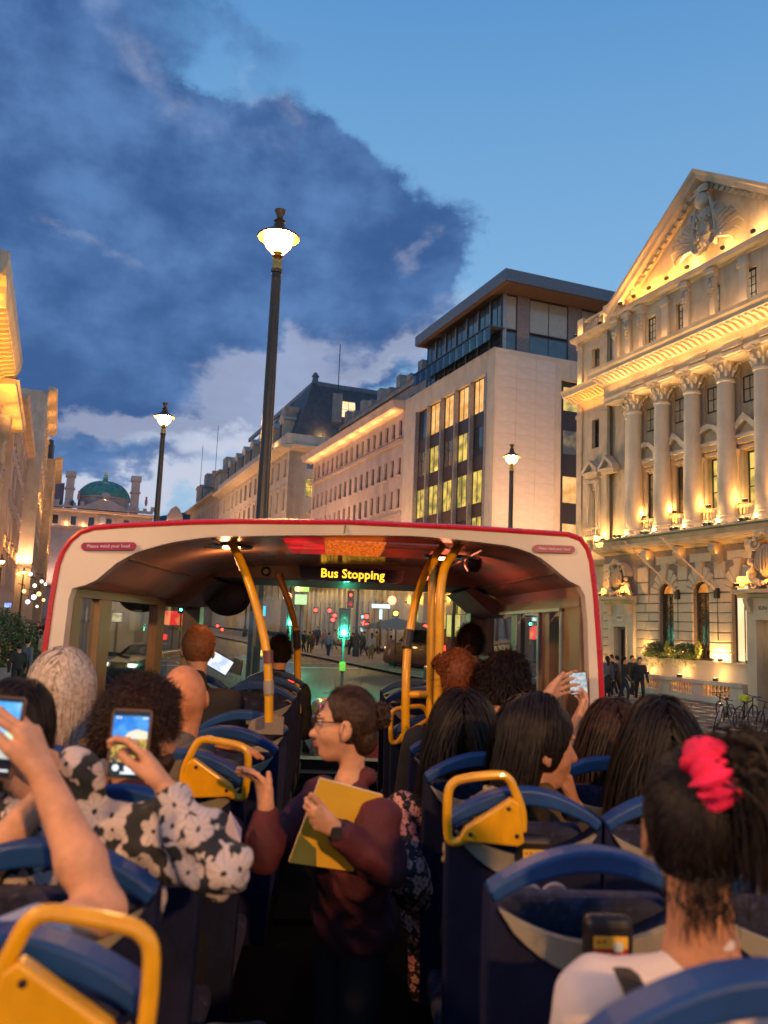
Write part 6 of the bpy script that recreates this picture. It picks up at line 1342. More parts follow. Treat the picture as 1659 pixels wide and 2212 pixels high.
person('person', 'passenger in a grey cap between the raised phone and the long dark hair', at(1272, 1600, 3.9), -10, 0, 0, 0, shirt=cloth('stone_shirt', (.16, .14, .13)), hair=None, fine=.012, sleeve=.9)
cp = [o for o in sc.objects if 'grey cap' in o.get('label', '')][0]; ch_ = at(1272, 1600, 3.9)
pv, f = sdf_mesh([Eq(ch_+V3(0, -.01, .045), (.105, .12, .105)), Eq(ch_+V3(0, .0, -.065), (.16, .17, .06), None, -.01), Eq(ch_+V3(0, .13, .02), (.075, .075, .012))], .007, .012); link('cap', mesh_np('cap', pv, f, cloth('cap_grey', (.30, .28, .29))), cp)
person('person', 'passenger with long brown-black hair, further of the two long-haired heads on the right', at(1322, 1596, 3.30), -5, 0, 0, 0, s=1.1, shirt=DK1, hair=h_long(HBR, .40, .30, .02, seed=31, n=3400, off=.022), fine=.012, sleeve=.9)
person('person', 'passenger with long black hair, nearer of the two long-haired heads on the right', at(1424, 1614, 2.68), -6, 0, 0, 0, s=1.1, shirt=DK1, hair=h_long(HDK, .42, .32, .024, seed=33, n=3800, off=.024), fine=.011, sleeve=.9)
# front right: white T-shirt, tied-up hair, bright pink scrunchie
HW = at(1502, 1800, 1.42)
WW, WH, WM, WI = person('person', 'passenger in a white T-shirt with dark hair tied in a pink scrunchie', HW, -14, 0, 0, -4, s=1., shirt=WHITE, hair=None, sk=SK2, fine=.007, sleeve=.35, width=1.02, lump=.0025)
hair_cap(WH, WM, 1., HDK, WW, .010, 0, 0, ear=True); TT = (.02, -.085, .105)
strands('hair_strands', WH, WM, 1., HDK, 5200, 'tie', .24, .013, .0015, 0, 12, tie=TT, parent=WW, seed=41, jit=.12, low=-.72, earcut=1)['kind'] = 'stuff'
strands('loose_strands', WH, WM, 1., HDK, 350, 'short', .03, .010, .0008, 0, 8, parent=WW, seed=43, jit=.3, low=-.9)['kind'] = 'stuff'
def spray(name, base, dirs, n, L, m, parent, wid=.0016, seed=1, grav=1., rad=.02, seg=12, noise=.35):
    r2 = np.random.default_rng(seed); p = base+r2.normal(size=(n, 3))*rad*.5; di = np.array([nrm(d) for d in dirs]); v = di[r2.integers(0, len(di), n)]+r2.normal(size=(n, 3))*noise; pts = [p.copy()]
    Ls = L*(.7+.5*r2.random((n, 1)))/seg; g = V3(0, 0, -1)*grav
    for i in range(seg): v = v/(np.linalg.norm(v, axis=1)[:, None])+g*(.12+.03*i)+r2.normal(size=(n, 3))*.06; v /= np.linalg.norm(v, axis=1)[:, None]; p = p+v*Ls; pts.append(p.copy())
    Pp = np.stack(pts, 1); tg = np.gradient(Pp, axis=1); sd = np.cross(tg, nrm(CAM-base)[None, None]+r2.normal(size=(n, 1, 3))*.3); sd /= np.linalg.norm(sd, axis=2)[..., None]+1e-9; wv = wid*np.linspace(1, .3, seg+1)[None, :, None]
    Vv = np.stack([Pp+sd*wv, Pp-sd*wv], 2).reshape(-1, 3); b_ = (np.arange(n)[:, None]*(seg+1)+np.arange(seg)[None])*2; F = np.stack([b_, b_+1, b_+3, b_+2], -1).reshape(-1, 4)
    return link(name, mesh_np(name, Vv, F, m), parent, kind='stuff')
TW = WH+WM@V3(*TT)
spray('hair_strands', TW+V3(.03, -.01, .015), [V3(.9, -.1, .15), V3(.8, .1, .3), V3(1, 0, -.3), V3(.8, -.3, -.1)], 3000, .155, HDK, WW, .0022, 45, 2.0, .05, 12, .22)
spray('hair_strands', WH+WM@V3(0, -.075, -.075), [V3(0, -.3, -1), V3(.2, -.2, -1), V3(-.2, -.2, -1)], 450, .03, HDK, WW, .0012, 49, .6, .05, 8, .22)
mb = MB(); ca_ = nrm(V3(.75, -.45, .45)); e1 = nrm(np.cross(ca_, V3(0, 0, 1))); e2 = np.cross(ca_, e1); ctr = TW+V3(-.012, -.015, .012)
nu, nv = 64, 14
for i in range(nu):
    a = 2*PI*i/nu; ruf = 1+.16*math.sin(a*13)+.1*math.sin(a*7+1); rr = .024*ruf
    for j in range(nv):
        b = 2*PI*j/nv; rj = rr*(1+.10*math.sin(3*b+a*9)); mb.v.append(tuple(ctr+(e1*math.cos(a)+e2*math.sin(a))*(.031+rj*math.cos(b))+ca_*rj*math.sin(b)*1.25))
for i in range(nu):
    for j in range(nv): mb.f.append((i*nv+j, i*nv+(j+1) % nv, ((i+1) % nu)*nv+(j+1) % nv, ((i+1) % nu)*nv+j))
mb.obj('scrunchie', mat('hot_pink_velvet', (.80, .012, .085), .8, bump=.5, bscale=120), WW, smooth=True); [setattr(p, 'use_smooth', True) for p in WW.children[-1].data.polygons]
# rucksack strap over the left shoulder
SL = WI['C']-WI['r']*.135; mb = MB(); pts = [SL+V3(-.02, .07, -.03), SL+V3(-.012, .02, .062), SL+V3(.0, -.04, .06), SL+V3(.012, -.092, .0), SL+V3(.03, -.118, -.09), SL+V3(.05, -.122, -.22)]
for p in pts: mb.v += [tuple(p-V3(.021, 0, 0)), tuple(p+V3(.021, 0, 0)), tuple(p+V3(.021, -.004, .003)), tuple(p-V3(.021, .004, -.003))]
for i in range(len(pts)-1): mb.f += [(i*4+j, i*4+(j+1) % 4, i*4+4+(j+1) % 4, i*4+4+j) for j in range(4)]
o = mb.obj('strap', mat('strap_webbing', (.035, .028, .02), .8), WW, smooth=True); m_ = o.modifiers.new('s', 'SUBSURF'); m_.levels = m_.render_levels = 2
# ---------------------------------------------------------------- the guide standing in the aisle
GHH = at(746, 1568, 2.66); JK = mat('maroon_jacket', (.068, .008, .015), .8, var=.25, vscale=8, bump=.4, bscale=60)
wl, wrr = at(722, 1788, 2.36), at(574, 1750, 2.52)
GD, GH2, GM2, GI = person('person', 'guide standing in the aisle in a maroon jacket and glasses, holding a yellow folder', GHH, 84, -3, 0, 118, s=.91, shirt=JK, hair=h_bun(HBR, (0, -.118, .035), .040, 51, 5000, .35, 60), sk=SK1, standing=True, fine=.0075, sleeve=.92, width=1.24, waist=1.0, bodyhead=GHH+V3(.025, .01, -.165), collar=True, lump=.005, floor=DECK+.0, hip=at(765, 1985, 2.72),
    arms={'L': (at(838, 1872, 2.44), wl, dict(d=at(662, 1758, 2.30)-wl, n=_f, t=_u*.9-_f*.2, s=.98, pose=((.55, .8, .6), (.65, .9, .6), (.7, .9, .6), (.8, .9, .6)), thumb=(.5, .9, .35))),
          'R': (at(568, 1842, 2.5), wrr, dict(d=at(566, 1684, 2.54)-wrr, n=-_r*.75+_f*.2+_u*.1, t=_r*.55-_f*.6, s=1., pose=((.9, .5, .2), (1.0, .5, .2), (1.1, .45, .2), (1.15, .4, .2)), thumb=(.25, .95, -.1)))})
glasses(GD, GH2, GM2, .91, mat('dark_rim', (.04, .022, .015), .35, .5), w_=.0022)
for sx in (1, -1): MB().ball(tuple(GH2+GM2@(V3(sx*.03, .083, .014)*.91)), .0115).obj('eye', mat('eye_white', (.5, .42, .38), .2), GD, smooth=True); MB().ball(tuple(GH2+GM2@(V3(sx*.031, .0905, .013)*.91)), .0052).obj('iris', HDK, GD)
for sx in (1, -1): MB().tube([GH2+GM2@(V3(sx*x, y, z)*.91) for x, y, z in ((.012, .1, .042), (.03, .101, .048), (.052, .084, .042))], .0028, 6).obj('eyebrow', HBR, GD)
pv, f = sdf_mesh([Eq(GH2+GM2@(V3(0, .1015, -.054)*.91), (.019, .0125, .0058), [list(r) for r in GM2]), Eq(GH2+GM2@(V3(0, .0985, -.064)*.91), (.017, .0125, .0068), [list(r) for r in GM2])], .0025, .002); link('lips', mesh_np('lips', pv, f, mat('lips', (.33, .08, .06), .45)), GD)
wd = nrm(at(662, 1758, 2.30)-wl); e1 = nrm(np.cross(wd, V3(0, 0, 1))); e2 = np.cross(wd, e1); MB().tube([wl-wd*.012+(e1*math.cos(a)+e2*math.sin(a)*.85)*.031 for a in np.linspace(0, 2*PI, 24)[:-1]], .009, 8, closed=True, cap=False, flat=(.4, 1)).obj('watch_strap', BLKP, GD); bevel(MB().box(-.016, .016, -.004, .004, -.018, .018).obj('watch_face', BLKP, GD), .003).location = (wl-wd*.012-_f*.032).tolist()
pv, f = sdf_mesh([Eq(GH2+GM2@V3(0, -.055, -.03), (.056, .052, .066), [list(r) for r in GM2])], .006, .02, .0012, 90); link('hair', mesh_np('hair', pv, f, HBR), GD)
# skirt/trousers come with the body; V-neck skin is the chest of the body mesh
# folder: yellow cover with a white page edge and a green corner print
c = [at(691, 1681, 2.45), at(827, 1718, 2.52), at(762, 1882, 2.46), at(624, 1862, 2.40)]
fo = thing('folder', 'yellow folder held across the guide\'s chest', 'folder'); nF = nrm(np.cross(c[1]-c[0], c[3]-c[0])); nF = nF if nF@(CAM-c[0]) > 0 else -nF
def slab(q, t0, t1, nm, m, par): mb = MB(); mb.add([p+nF*t0 for p in q]+[p+nF*t1 for p in q], [(0, 1, 2, 3), (7, 6, 5, 4)]+[(i, i+4, (i+1) % 4+4, (i+1) % 4) for i in range(4)]); return mb.obj(nm, m, par)
FY = mat('folder_yellow', (.60, .34, .012), .55, var=.06); slab(c, .0015, .003, 'front_cover', FY, fo); ci = [p+(np.mean(c, 0)-p)*.012 for p in c]; slab([ci[0]+_u*.004, ci[1]+_u*.004, ci[2], ci[3]], -.004, .001, 'pages', mat('paper', (.62, .58, .52), .7), fo); slab(c, -.007, -.005, 'back_cover', FY, fo)
L_ = lambda a, b, t: a+(b-a)*t
slab([L_(c[3], c[0], .36), L_(L_(c[3], c[0], .30), L_(c[2], c[1], .30), .22), L_(L_(c[3], c[0], .10), L_(c[2], c[1], .10), .42), L_(c[3], c[2], .40), c[3]][:4] and [L_(c[3], c[0], .34), L_(L_(c[3], c[0], .2), L_(c[2], c[1], .2), .32), L_(c[3], c[2], .42), c[3]], .0032, .0036, 'corner_print', mat('olive_print', (.09, .10, .02), .6), fo)
# ---------------------------------------------------------------- phones
def phone(label, c, w, h, rz, tilt, roll, screen, cat='phone'):
    t = thing('phone', label, cat, loc=np.array(c).tolist()); t.rotation_euler = (R(tilt), R(roll), R(rz))
    o = MB().prism([(x*(w/2-.01)+.01*math.cos(a)*1, z*(h/2-.01)+.01*math.sin(a)) for x, z, a0 in ((1, 1, 0), (-1, 1, PI/2), (-1, -1, PI), (1, -1, 3*PI/2)) for a in np.linspace(a0, a0+PI/2, 5)], 0, .009).obj('case', mat('phone_case', (.16, .09, .055), .35, .3), t)
    MB().box(-w/2+.0035, w/2-.0035, -.0006, .0, -h/2+.0035, h/2-.0035).obj('bezel', BLKP, t)
    def rect(nm, x0, x1, z0, z1, m, dy): MB().box(x0*w/2, x1*w/2, -.0007-dy, -.0006, z0*h/2, z1*h/2).obj(nm, m, t)
    screen(rect, t, w, h); return t
def E_(n, c, s, c2=None, sc_=60, st=(1, 1, 1)): return emis(n, c, s, c2, sc_, st)
def scr2(rect, t, w, h):
    rect('screen', -.88, .88, -.9, .9, E_('screen_black', (.01, .012, .02), 1), 0); rect('screen_sky', -.88, .88, .15, .80, E_('screen_blue', (.02, .22, .85), 1.0, (.10, .42, .95), 40), .0002)
    mb = MB().prism([(-.3*w/2, .15*h/2), (-.1*w/2, .32*h/2), (.3*w/2, .42*h/2), (.86*w/2, .36*h/2), (.86*w/2, .15*h/2)], -.0014, -.001); mb.obj('screen_cloud', E_('screen_cloud', (.8, .75, .7), 1.2, (1., .8, .4), 70), t)
    rect('screen_building', -.86, .86, -.15, .17, E_('screen_building', (.95, .62, .10), 1., (.35, .22, .08), 90), .0003); rect('screen_red', -.86, -.1, .10, .16, E_('screen_red', (.8, .02, .05), 1.), .0006)
    rect('screen_people', -.86, .86, -.52, -.15, E_('screen_people', (.02, .02, .03), 1., (.75, .45, .05), 130), .0004)
    for x, r2 in ((-.55, .007), (.1, .010), (.7, .006)): MB().lathe([(r2, 0), (r2, .0005)], 16).xf(Matrix.Translation((x*w/2, -.0012, -.68*h/2)) @ Matrix.Rotation(PI/2, 4, 'X')).obj('screen_button', E_('screen_white', (.9, .95, .95), 1.3), t)
    rect('screen_bar', -.3, .5, -.85, -.79, E_('screen_white', (.9, .95, .95), 1.3), .0004); rect('notch', -.35, .35, .82, .90, BLKP, .0006)
    for x in (-.75, -.6, .58, .72): rect('screen_icon', x, x+.1, .72, .77, E_('screen_white', (.9, .95, .95), 1.3), .0008)
def scr1(rect, t, w, h):
    rect('screen', -.9, .9, -.92, .92, E_('screen_black', (.01, .012, .02), 1), 0); rect('screen_sky', -.88, .88, .0, .86, E_('screen_cyan', (.06, .40, .95), 1.2, (.45, .75, .95), 14), .0002)
    rect('screen_street', -.88, .88, -.5, .0, E_('screen_street', (.75, .78, .7), 1., (.12, .18, .25), 45), .0003); rect('screen_tint', .35, .88, -.3, .35, E_('screen_lime', (.75, .85, .40), 1.1, (.85, .9, .8), 40), .0004)
    rect('screen_bar', .3, .8, -.8, -.76, E_('screen_white', (.9, .95, .95), 1.3), .0005)
def scr3(rect, t, w, h): rect('screen', -.9, .9, -.88, .88, E_('screen_small', (.30, .45, .60), 1., (.75, .65, .55), 70), .0002)
phone('phone showing the street and sky on a bright screen, held at the left edge', at(-5, 1592, 1.64), .083, .158, -5, -8, 2, scr1)
phone('upright phone with blue sky and a gold facade on its screen, before dark curls', at(279, 1607, 1.88), .088, .153, 6, -6, 1, scr2)
phone('small phone raised in both hands by the passenger with glasses', at(1249, 1476, 3.85), .085, .108, -10, 0, -6, scr3)
# crumpled scarf hung behind the yellow handle on the right
pv, f = sdf_mesh([Cq(at(1000, 1760, 2.5), at(1060, 1720, 2.52), .022, .03), Cq(at(985, 1790, 2.47), at(1005, 1750, 2.5), .016, .02), Cq(at(972, 1815, 2.40), at(968, 1850, 2.38), .014, .018)], .005, .02, .005, 75)
tag(link('scarf', mesh_np('scarf', pv, f, mat('beige_scarf', (.26, .19, .10), .9, var=.4, vscale=30, bump=.5, bscale=60, col2=(.08, .06, .03), c2scale=30))), 'crumpled beige scarf stuffed through the yellow handle on the right', 'scarf')

pk = thing('rucksack', 'dark grey rucksack standing by the aisle beside the floral skirt', 'bag', loc=(-.27, 2.32, DECK+.02), rotz=.3, scale=1.15)
pv, f = sdf_mesh([Eq((0, 0, .25), (.15, .11, .27)), Eq((0, -.1, .17), (.11, .05, .12)), Cq((-.1, .05, .45), (.1, .05, .45), .04)], .012, .04, .004, 30); link('bag_body', mesh_np('bag_body', pv, f, cloth('rucksack_grey', (.05, .05, .07))), pk)
MB().tube([(-.04, 0, .47), (-.025, 0, .50), (.025, 0, .50), (.04, 0, .47)], .010, 6).obj('top_loop', BLK, pk)
tb = thing('tote_bag', 'patterned cloth tote bag on the aisle floor by the right seats', 'bag', loc=(.22, 2.55, DECK+.02), rotz=-.2)
pv, f = sdf_mesh([Eq((0, 0, .16), (.13, .09, .17)), Cq((-.1, 0, .28), (.1, 0, .3), .03)], .012, .04, .008, 30); link('bag_body', mesh_np('bag_body', pv, f, FLO2), tb); MB().tube([(-.08, 0, .28), (-.05, .02, .45), (.05, .02, .45), (.08, 0, .28)], .01, 6).obj('handles', BLK, tb)

ps = thing('folded_paper', 'pale lilac sheet of paper held out over the aisle behind the raised guide hand', 'paper')
a_, b_, c_, d_ = at(497, 1752, 2.45), at(522, 1790, 2.44), at(512, 1842, 2.40), at(470, 1835, 2.42); m_ = at(520, 1818, 2.36)
MB().add([tuple(p) for p in (a_, b_, m_, c_, d_)]+[tuple(p+V3(0, .002, 0)) for p in (a_, b_, m_, c_, d_)], [(0, 1, 2), (0, 2, 4), (2, 3, 4), (5, 7, 6), (5, 9, 7), (7, 9, 8)]).obj('sheet', mat('lilac_paper', (.42, .36, .48), .7), ps)

E_p = [o for o in sc.objects if o.get('label', '').startswith('bald passenger')][0]; EH, EM = at(396, 1512, 3.25), rotm(32, 6, -8)
glasses(E_p, EH, EM, 1.08, BLKP, w_=.002)
# ================================================================ street life
def ghit(u, v, pav=.0):
    r = ray(u, v); t = 5.
    for _ in range(4000):
        p = CAM+r*t
        if p[2] <= gz(p[0], p[1])+pav: return p
        t += .05
    return p
# ---- traffic lights
GREEN = emis('signal_green', (.05, 1., .62), 40.); REDL = emis('signal_red', (1., .03, .02), 14.); SMOKE = mat('signal_lens_dark', (.02, .015, .012), .2)
def signal(u, v, d, label, lit='g', e=40):
    p = at(u, v, d); g0 = gz(p[0], p[1])+.0; t = thing('traffic_light', label, 'traffic light', loc=(p[0], p[1], g0), group='traffic lights at the junction'); h = p[2]-g0
    MB().tube([(0, 0, 0), (0, 0, h+.9)], .055, 10).obj('post', mat('signal_post', (.06, .06, .06), .5), t, smooth=True); b = MB().box(-.15, .15, -.16, .0, h-.17, h+.85).box(-.24, .24, .0, .02, h-.27, h+.95).obj('signal_head', BLKP, t)
    if lit == 'g' and e: MB().lathe([(.001, .03), (.09, .02), (.125, 0)], 16).xf(Matrix.Translation((0, -.17, h)) @ Matrix.Rotation(PI/2, 4, 'X')).obj('lit_lens', GREEN, b)
    for i, (z, m) in enumerate(((h, GREEN if lit == 'g' else SMOKE), (h+.33, SMOKE), (h+.66, REDL if lit == 'r' else SMOKE))):
        MB().lathe([(.001, .02), (.06, .015), (.095, 0)], 16, (0, 0, 0)).xf(Matrix.Translation((0, -.165, z)) @ Matrix.Rotation(PI/2, 4, 'X')).obj('lens', m, b); MB().tube([(.105*math.cos(a), -.165, z+.105*math.sin(a)) for a in np.linspace(.1, PI-.1, 8)], .02, 5).obj('visor', BLKP, b)
    MB().box(-.12, .12, -.1, -.02, h-1.5, h-1.15).obj('push_button_box', mat('button_yellow', (.5, .35, .05), .5), t)
    if e: lamp('signal_light', 'POINT', (0, -.5, h), e, (.05, 1., .6) if lit == 'g' else (1, .05, .03), t, .1)
    return t
signal(743, 1366, 33, 'traffic light showing green straight ahead through the windscreen', 'g', 600); signal(321, 1357, 25, 'traffic light showing green seen through the left side window', 'g', 160)
signal(628, 1345, 44, 'traffic light showing green behind the second left pole', 'g', 450); signal(757, 1305, 60, 'traffic light showing red beyond the crossing', 'r', 30); signal(392, 1317, 60, 'small distant green traffic light above the red sign', 'g', 0)
signal(1420, 1290, 14.0, 'traffic light on the right pavement near the bus', 'g', 0) if 0 else None
# ---- glowing signs, shop screens, far lamps
def sign(u0, v0, u1, v1, d, label, c, s, c2=None, cat='sign', scl=6, txt=None, group=None):
    a, b, c_ = at(u0, v0, d), at(u1, v1, d), at((u0+u1)/2, (v0+v1)/2, d); W_, H_ = abs(u1-u0)/FL*d, abs(v1-v0)/FL*d
    t = thing('illuminated_sign', label, cat, loc=c_.tolist(), group=group); t.rotation_euler = (0, 0, math.atan2(-c_[0], c_[1]))
    MB().box(-W_/2-.04, W_/2+.04, 0, .25, -H_/2-.04, H_/2+.04).obj('housing', BLKP, t)
    MB().box(-W_/2, W_/2, -.03, -.001, -H_/2, H_/2).obj('lit_face', emis('sign_'+label.replace(' ', '_')[:40], c, s, c2, scl), t)
    g0 = gz(c_[0], c_[1]); MB().box(-.05, .05, .26, .34, g0-c_[2], H_/2).obj('support', BLKP, t); return t, W_, H_
sign(243, 1301, 258, 1318, 60, 'blue and white lit square sign, topmost of the signs in the left window', (.15, .45, .9), 1.6, (.9, .95, 1), scl=1)
sign(240, 1319, 265, 1363, 60, 'orange and white lit shop screen below the blue sign', (1., .85, .7), 1.5, (.9, .25, .08), scl=1.2)
sign(280, 1318, 308, 1361, 60, 'yellow and white lit shop screen beside the green traffic light', (1., .55, .08), 1.4, (1, .9, .6), scl=1.1)
sign(355, 1320, 395, 1350, 60, 'red neon shop sign in the furthest left side window', (1., .03, .03), 1.6, (1, .25, .08), scl=1.5)
sign(370, 1296, 384, 1310, 62, 'small white lit sign above the red neon', (.9, 1, 1), 1.5, (.3, .4, .45), scl=2)
sign(637, 1259, 668, 1278, 75, 'upper lime green lit screen left of the uplit office', (.75, 1., .12), 1.3, (.9, 1, .5), scl=1); sign(637, 1284, 663, 1306, 75, 'lower lime green lit screen left of the uplit office', (.6, .9, .1), 1.2, (.9, 1, .6), scl=1)
sign(566, 1309, 574, 1331, 70, 'narrow cyan lit sign by the long left pole', (.05, .6, .9), 1.6)
sign(803, 1305, 843, 1314, 62, 'wide white lit fascia forming the top of a T beyond the crossing', (.85, .9, 1.), 1.8); sign(819, 1316, 826, 1338, 62, 'narrow white lit upright under the wide white fascia', (.85, .9, 1.), 1.6)
sign(779, 1329, 785, 1364, 62, 'thin white vertical lit sign behind the pedestrians', (.7, .9, 1.), 1.5, (.1, .2, .25), scl=4)
sign(1145, 1350, 1168, 1383, 45, 'small square warm shop window sign in the right side window', (1, .8, .5), 1.4, (.7, .35, .1), scl=3); sign(1094, 1358, 1114, 1377, 45, 'low warm lit counter sign at the right window', (1, .7, .35), 1.2, (.4, .2, .08), scl=3)
t, W_, H_ = sign(1152, 1289, 1193, 1311, 45, 'red neon lettering over a shop in the right side window', (.25, .005, .008), .8); text('Bar', H_*.95, emis('neon_red', (1, .08, .05), 3.), t, Matrix.Translation((0, -.04, 0)) @ Matrix.Rotation(PI/2, 4, 'X'), .01, 'neon_lettering')
t, W_, H_ = sign(1011, 1322, 1034, 1347, 42, 'red square lit sign with a white star beside the yellow windows', (.9, .02, .02), 1.3)
MB().prism([(H_*.42*(1 if i % 2 == 0 else .42)*math.sin(i*PI/5), H_*.42*(1 if i % 2 == 0 else .42)*math.cos(i*PI/5)) for i in range(10)], -.05, -.032).obj('star', emis('star_white', (1, .85, .8), 2.), t)
for i, (u0, v0, u1, v1) in enumerate(((965, 1328, 975, 1375), (983, 1328, 994, 1375))): sign(u0, v0, u1, v1, 42.5, f'tall yellow lit window panel, {"left" if i == 0 else "right"} of the pair below the wall lights', (1., .72, .2), 1.1, (.8, .45, .1), cat='window', scl=1.5)
sign(10, 1302, 24, 1312, 38, 'blue and white lit board low on the left side', (.6, .75, 1.), 1.5, (.02, .05, .5), scl=2); sign(162, 1418, 196, 1449, 22, 'bright yellow lit panel low in the first left side window', (1., .55, .02), 1.2, (.75, .35, .02), scl=5)
for i, (u, v) in enumerate(((75, 1265), (84, 1283), (73, 1290), (90, 1256), (52, 1277), (60, 1300), (98, 1262), (40, 1240), (66, 1240), (80, 1310), (94, 1296))):
    p = at(u, v, 55+i*3); t = thing('festoon_lamp', 'round glowing shop lamp among the cluster low on the left side of the street', 'lamp', loc=p.tolist(), group='round shop lamps on the left')
    MB().ball((0, 0, 0), .13+.03*(i % 3), 10, 8).obj('globe', emis(f'globe_{i % 3}', ((1, .85, .6), (1, .6, .2), (.85, .7, 1.))[i % 3], 3.), t, smooth=True); MB().tube([(0, 0, .2), (0, .0, .5), (-.6, .2, .6)], .03, 5).obj('arm', BLK, t)
for i, (u, v, d) in enumerate(((712, 1319, 70), (723, 1330, 70), (719, 1339, 68), (682, 1318, 72), (792, 1332, 60), (786, 1346, 58), (793, 1351, 56), (841, 1353, 50), (855, 1325, 55), (919, 1355, 48), (480, 1360, 90), (470, 1352, 95))):
    p = at(u, v, d); t = thing('signal_lamp', 'small round amber lamp glowing right of the wide white sign' if i == 8 else 'small glowing red lamp in the far traffic beyond the crossing', 'lamp', loc=p.tolist(), group='small lamps in the far traffic' if i != 8 else 'amber lamps in the far traffic')
    MB().ball((0, 0, 0), .16, 8, 6).obj('bulb', emis('far_amber' if i in (8,) else 'far_red', (1, .45, .05) if i in (8,) else (1, .04, .03), 8), t, smooth=True); MB().box(-.2, .2, .1, .25, -.25, .25).obj('case', BLKP, t)
# ---- pedestrians
def walker(pose):
    r2 = random.Random(pose); sw = .16*(1 if pose % 2 else -1); bend = .05
    skinp = [Eq((0, 0, 1.60), (.078, .095, .115)), Cq((0, 0, 1.5), (0, -.01, 1.4), .055, .06), Cq((-.27, .02+sw*.4, 1.0), (-.27, .1+sw, .78), .04, .035), Cq((.27, .02-sw*.4, 1.0), (.27, .1-sw, .78), .04, .035)]
    top = [Cq((-.16, 0, 1.38), (.16, 0, 1.38), .075), Eq((0, 0, 1.2), (.19, .13, .24)), Eq((0, 0, .98), (.17, .13, .16)), Cq((-.2, 0, 1.36), (-.26, .02+sw*.4, 1.02), .062, .055), Cq((.2, 0, 1.36), (.26, .02-sw*.4, 1.02), .062, .055), Cq((-.26, .02+sw*.4, 1.02), (-.27, .1+sw, .82), .055, .045), Cq((.26, .02-sw*.4, 1.02), (.27, .1-sw, .82), .055, .045)]
    leg = [Cq((-.09, 0, .92), (-.1, sw*.9+.03, .48), .095, .07), Cq((-.1, sw*.9+.03, .48), (-.1, sw*1.3-.06, .08), .068, .05), Cq((.09, 0, .92), (.1, -sw*.9+.03, .48), .095, .07), Cq((.1, -sw*.9+.03, .48), (.1, -sw*1.3-.06, .08), .068, .05), Eq((-.1, sw*1.3, .05), (.05, .13, .05)), Eq((.1, -sw*1.3, .05), (.05, .13, .05))]
    hr = [Eq((0, -.015, 1.63), (.088, .102, .115)), Eq((0, .10, 1.58), (.07, .06, .09), None, -.01)]
    if pose in (2, 3): hr.append(Cq((0, -.07, 1.6), (0, -.08, 1.38), .07, .05, .03))
    if pose == 3: leg = [Cq((0, 0, .95), (0, 0, .55), .15, .2), Cq((-.09, .0, .70), (-.1, 0, .06), .06, .045), Cq((.09, .0, .70), (.1, 0, .06), .06, .045)]
    o = []
    for nm, pr in (('body', skinp), ('top', top), ('legs', leg), ('hair', hr)):
        pv, f = sdf_mesh(pr, .028 if nm != 'body' else .02, .03); o.append(mesh_np(nm, pv, f, DK1))
    return o
WK = [walker(i) for i in range(4)]
CLO = {'black': DK1, 'white': WHITE, 'navy': cloth('navy_cloth', (.015, .02, .05)), 'grey': cloth('grey_cloth', (.10, .10, .11)), 'blue': cloth('pale_blue_cloth', (.18, .28, .36)), 'red': cloth('red_cloth', (.25, .03, .03)), 'tan': cloth('tan_cloth', (.28, .20, .12)), 'green': cloth('green_cloth', (.03, .08, .05)), 'pink': cloth('pink_cloth', (.40, .2, .2))}
def ped(p, rz, pose, top, leg, label, hair=HDK, s=1., group=None, sk=SK1):
    b, tp, lg, hr = WK[pose]
    o = link('person', b, loc=(float(p[0]), float(p[1]), gz(p[0], p[1])+.0), rot=(0, 0, R(rz)), scale=s, label=label, cat='person', group=group)
    kids = [link('jacket', tp, o), link('trousers' if pose != 3 else 'dress', lg, o), link('hair', hr, o)]
    for q, m in zip([o]+kids, (sk, CLO[top], CLO[leg], hair)): q.material_slots[0].link = 'OBJECT'; q.material_slots[0].material = m
    return o
G1 = 'pedestrians crossing beyond the traffic light'
for i, (x, y, pose, tp, lg, rz, d_) in enumerate(((505, 860, 0, 'black', 'black', 60, 'all in black, furthest left behind the second pole'), (560, 870, 1, 'green', 'black', 10, 'in dark green near the left pole'), (635, 800, 0, 'navy', 'navy', 200, 'in navy, smallest and furthest off'), (700, 830, 2, 'pink', 'grey', 150, 'in a pink top behind the one in pale blue'),
      (740, 900, 1, 'blue', 'navy', -15, 'in a pale blue top and dark trousers, arms bent'), (795, 840, 0, 'white', 'grey', 90, 'in a white top just left of the green light'), (965, 890, 1, 'black', 'black', 30, 'in black just right of the green light'), (1005, 850, 2, 'navy', 'black', -40, 'in navy with long hair right of the green light'),
      (1075, 900, 0, 'green', 'black', 100, 'in dark green, stepping sideways'), (1145, 935, 3, 'white', 'tan', 20, 'in a white dress, nearest of the group'), (1195, 880, 1, 'tan', 'black', -60, 'in a tan jacket behind the white dress'), (1245, 850, 2, 'black', 'black', 180, 'in black with long hair, right of the white dress'), (1290, 860, 0, 'white', 'navy', 10, 'in a white shirt before the parasol'), (1330, 945, 1, 'pink', 'navy', -20, 'in a dusky pink top at the right end'),
      (590, 840, 3, 'red', 'black', 60, 'in a red top and dark skirt'), (1060, 850, 1, 'grey', 'grey', 190, 'in grey behind the group'))):
    p = ghit(540+.2278*x, 1215+.2278*y); ped(p, rz, pose, tp, lg, 'pedestrian '+d_, hair=(HDK, HBR)[i % 2], s=rng.uniform(.93, 1.06), group=G1)
G2 = 'people outside the bank'
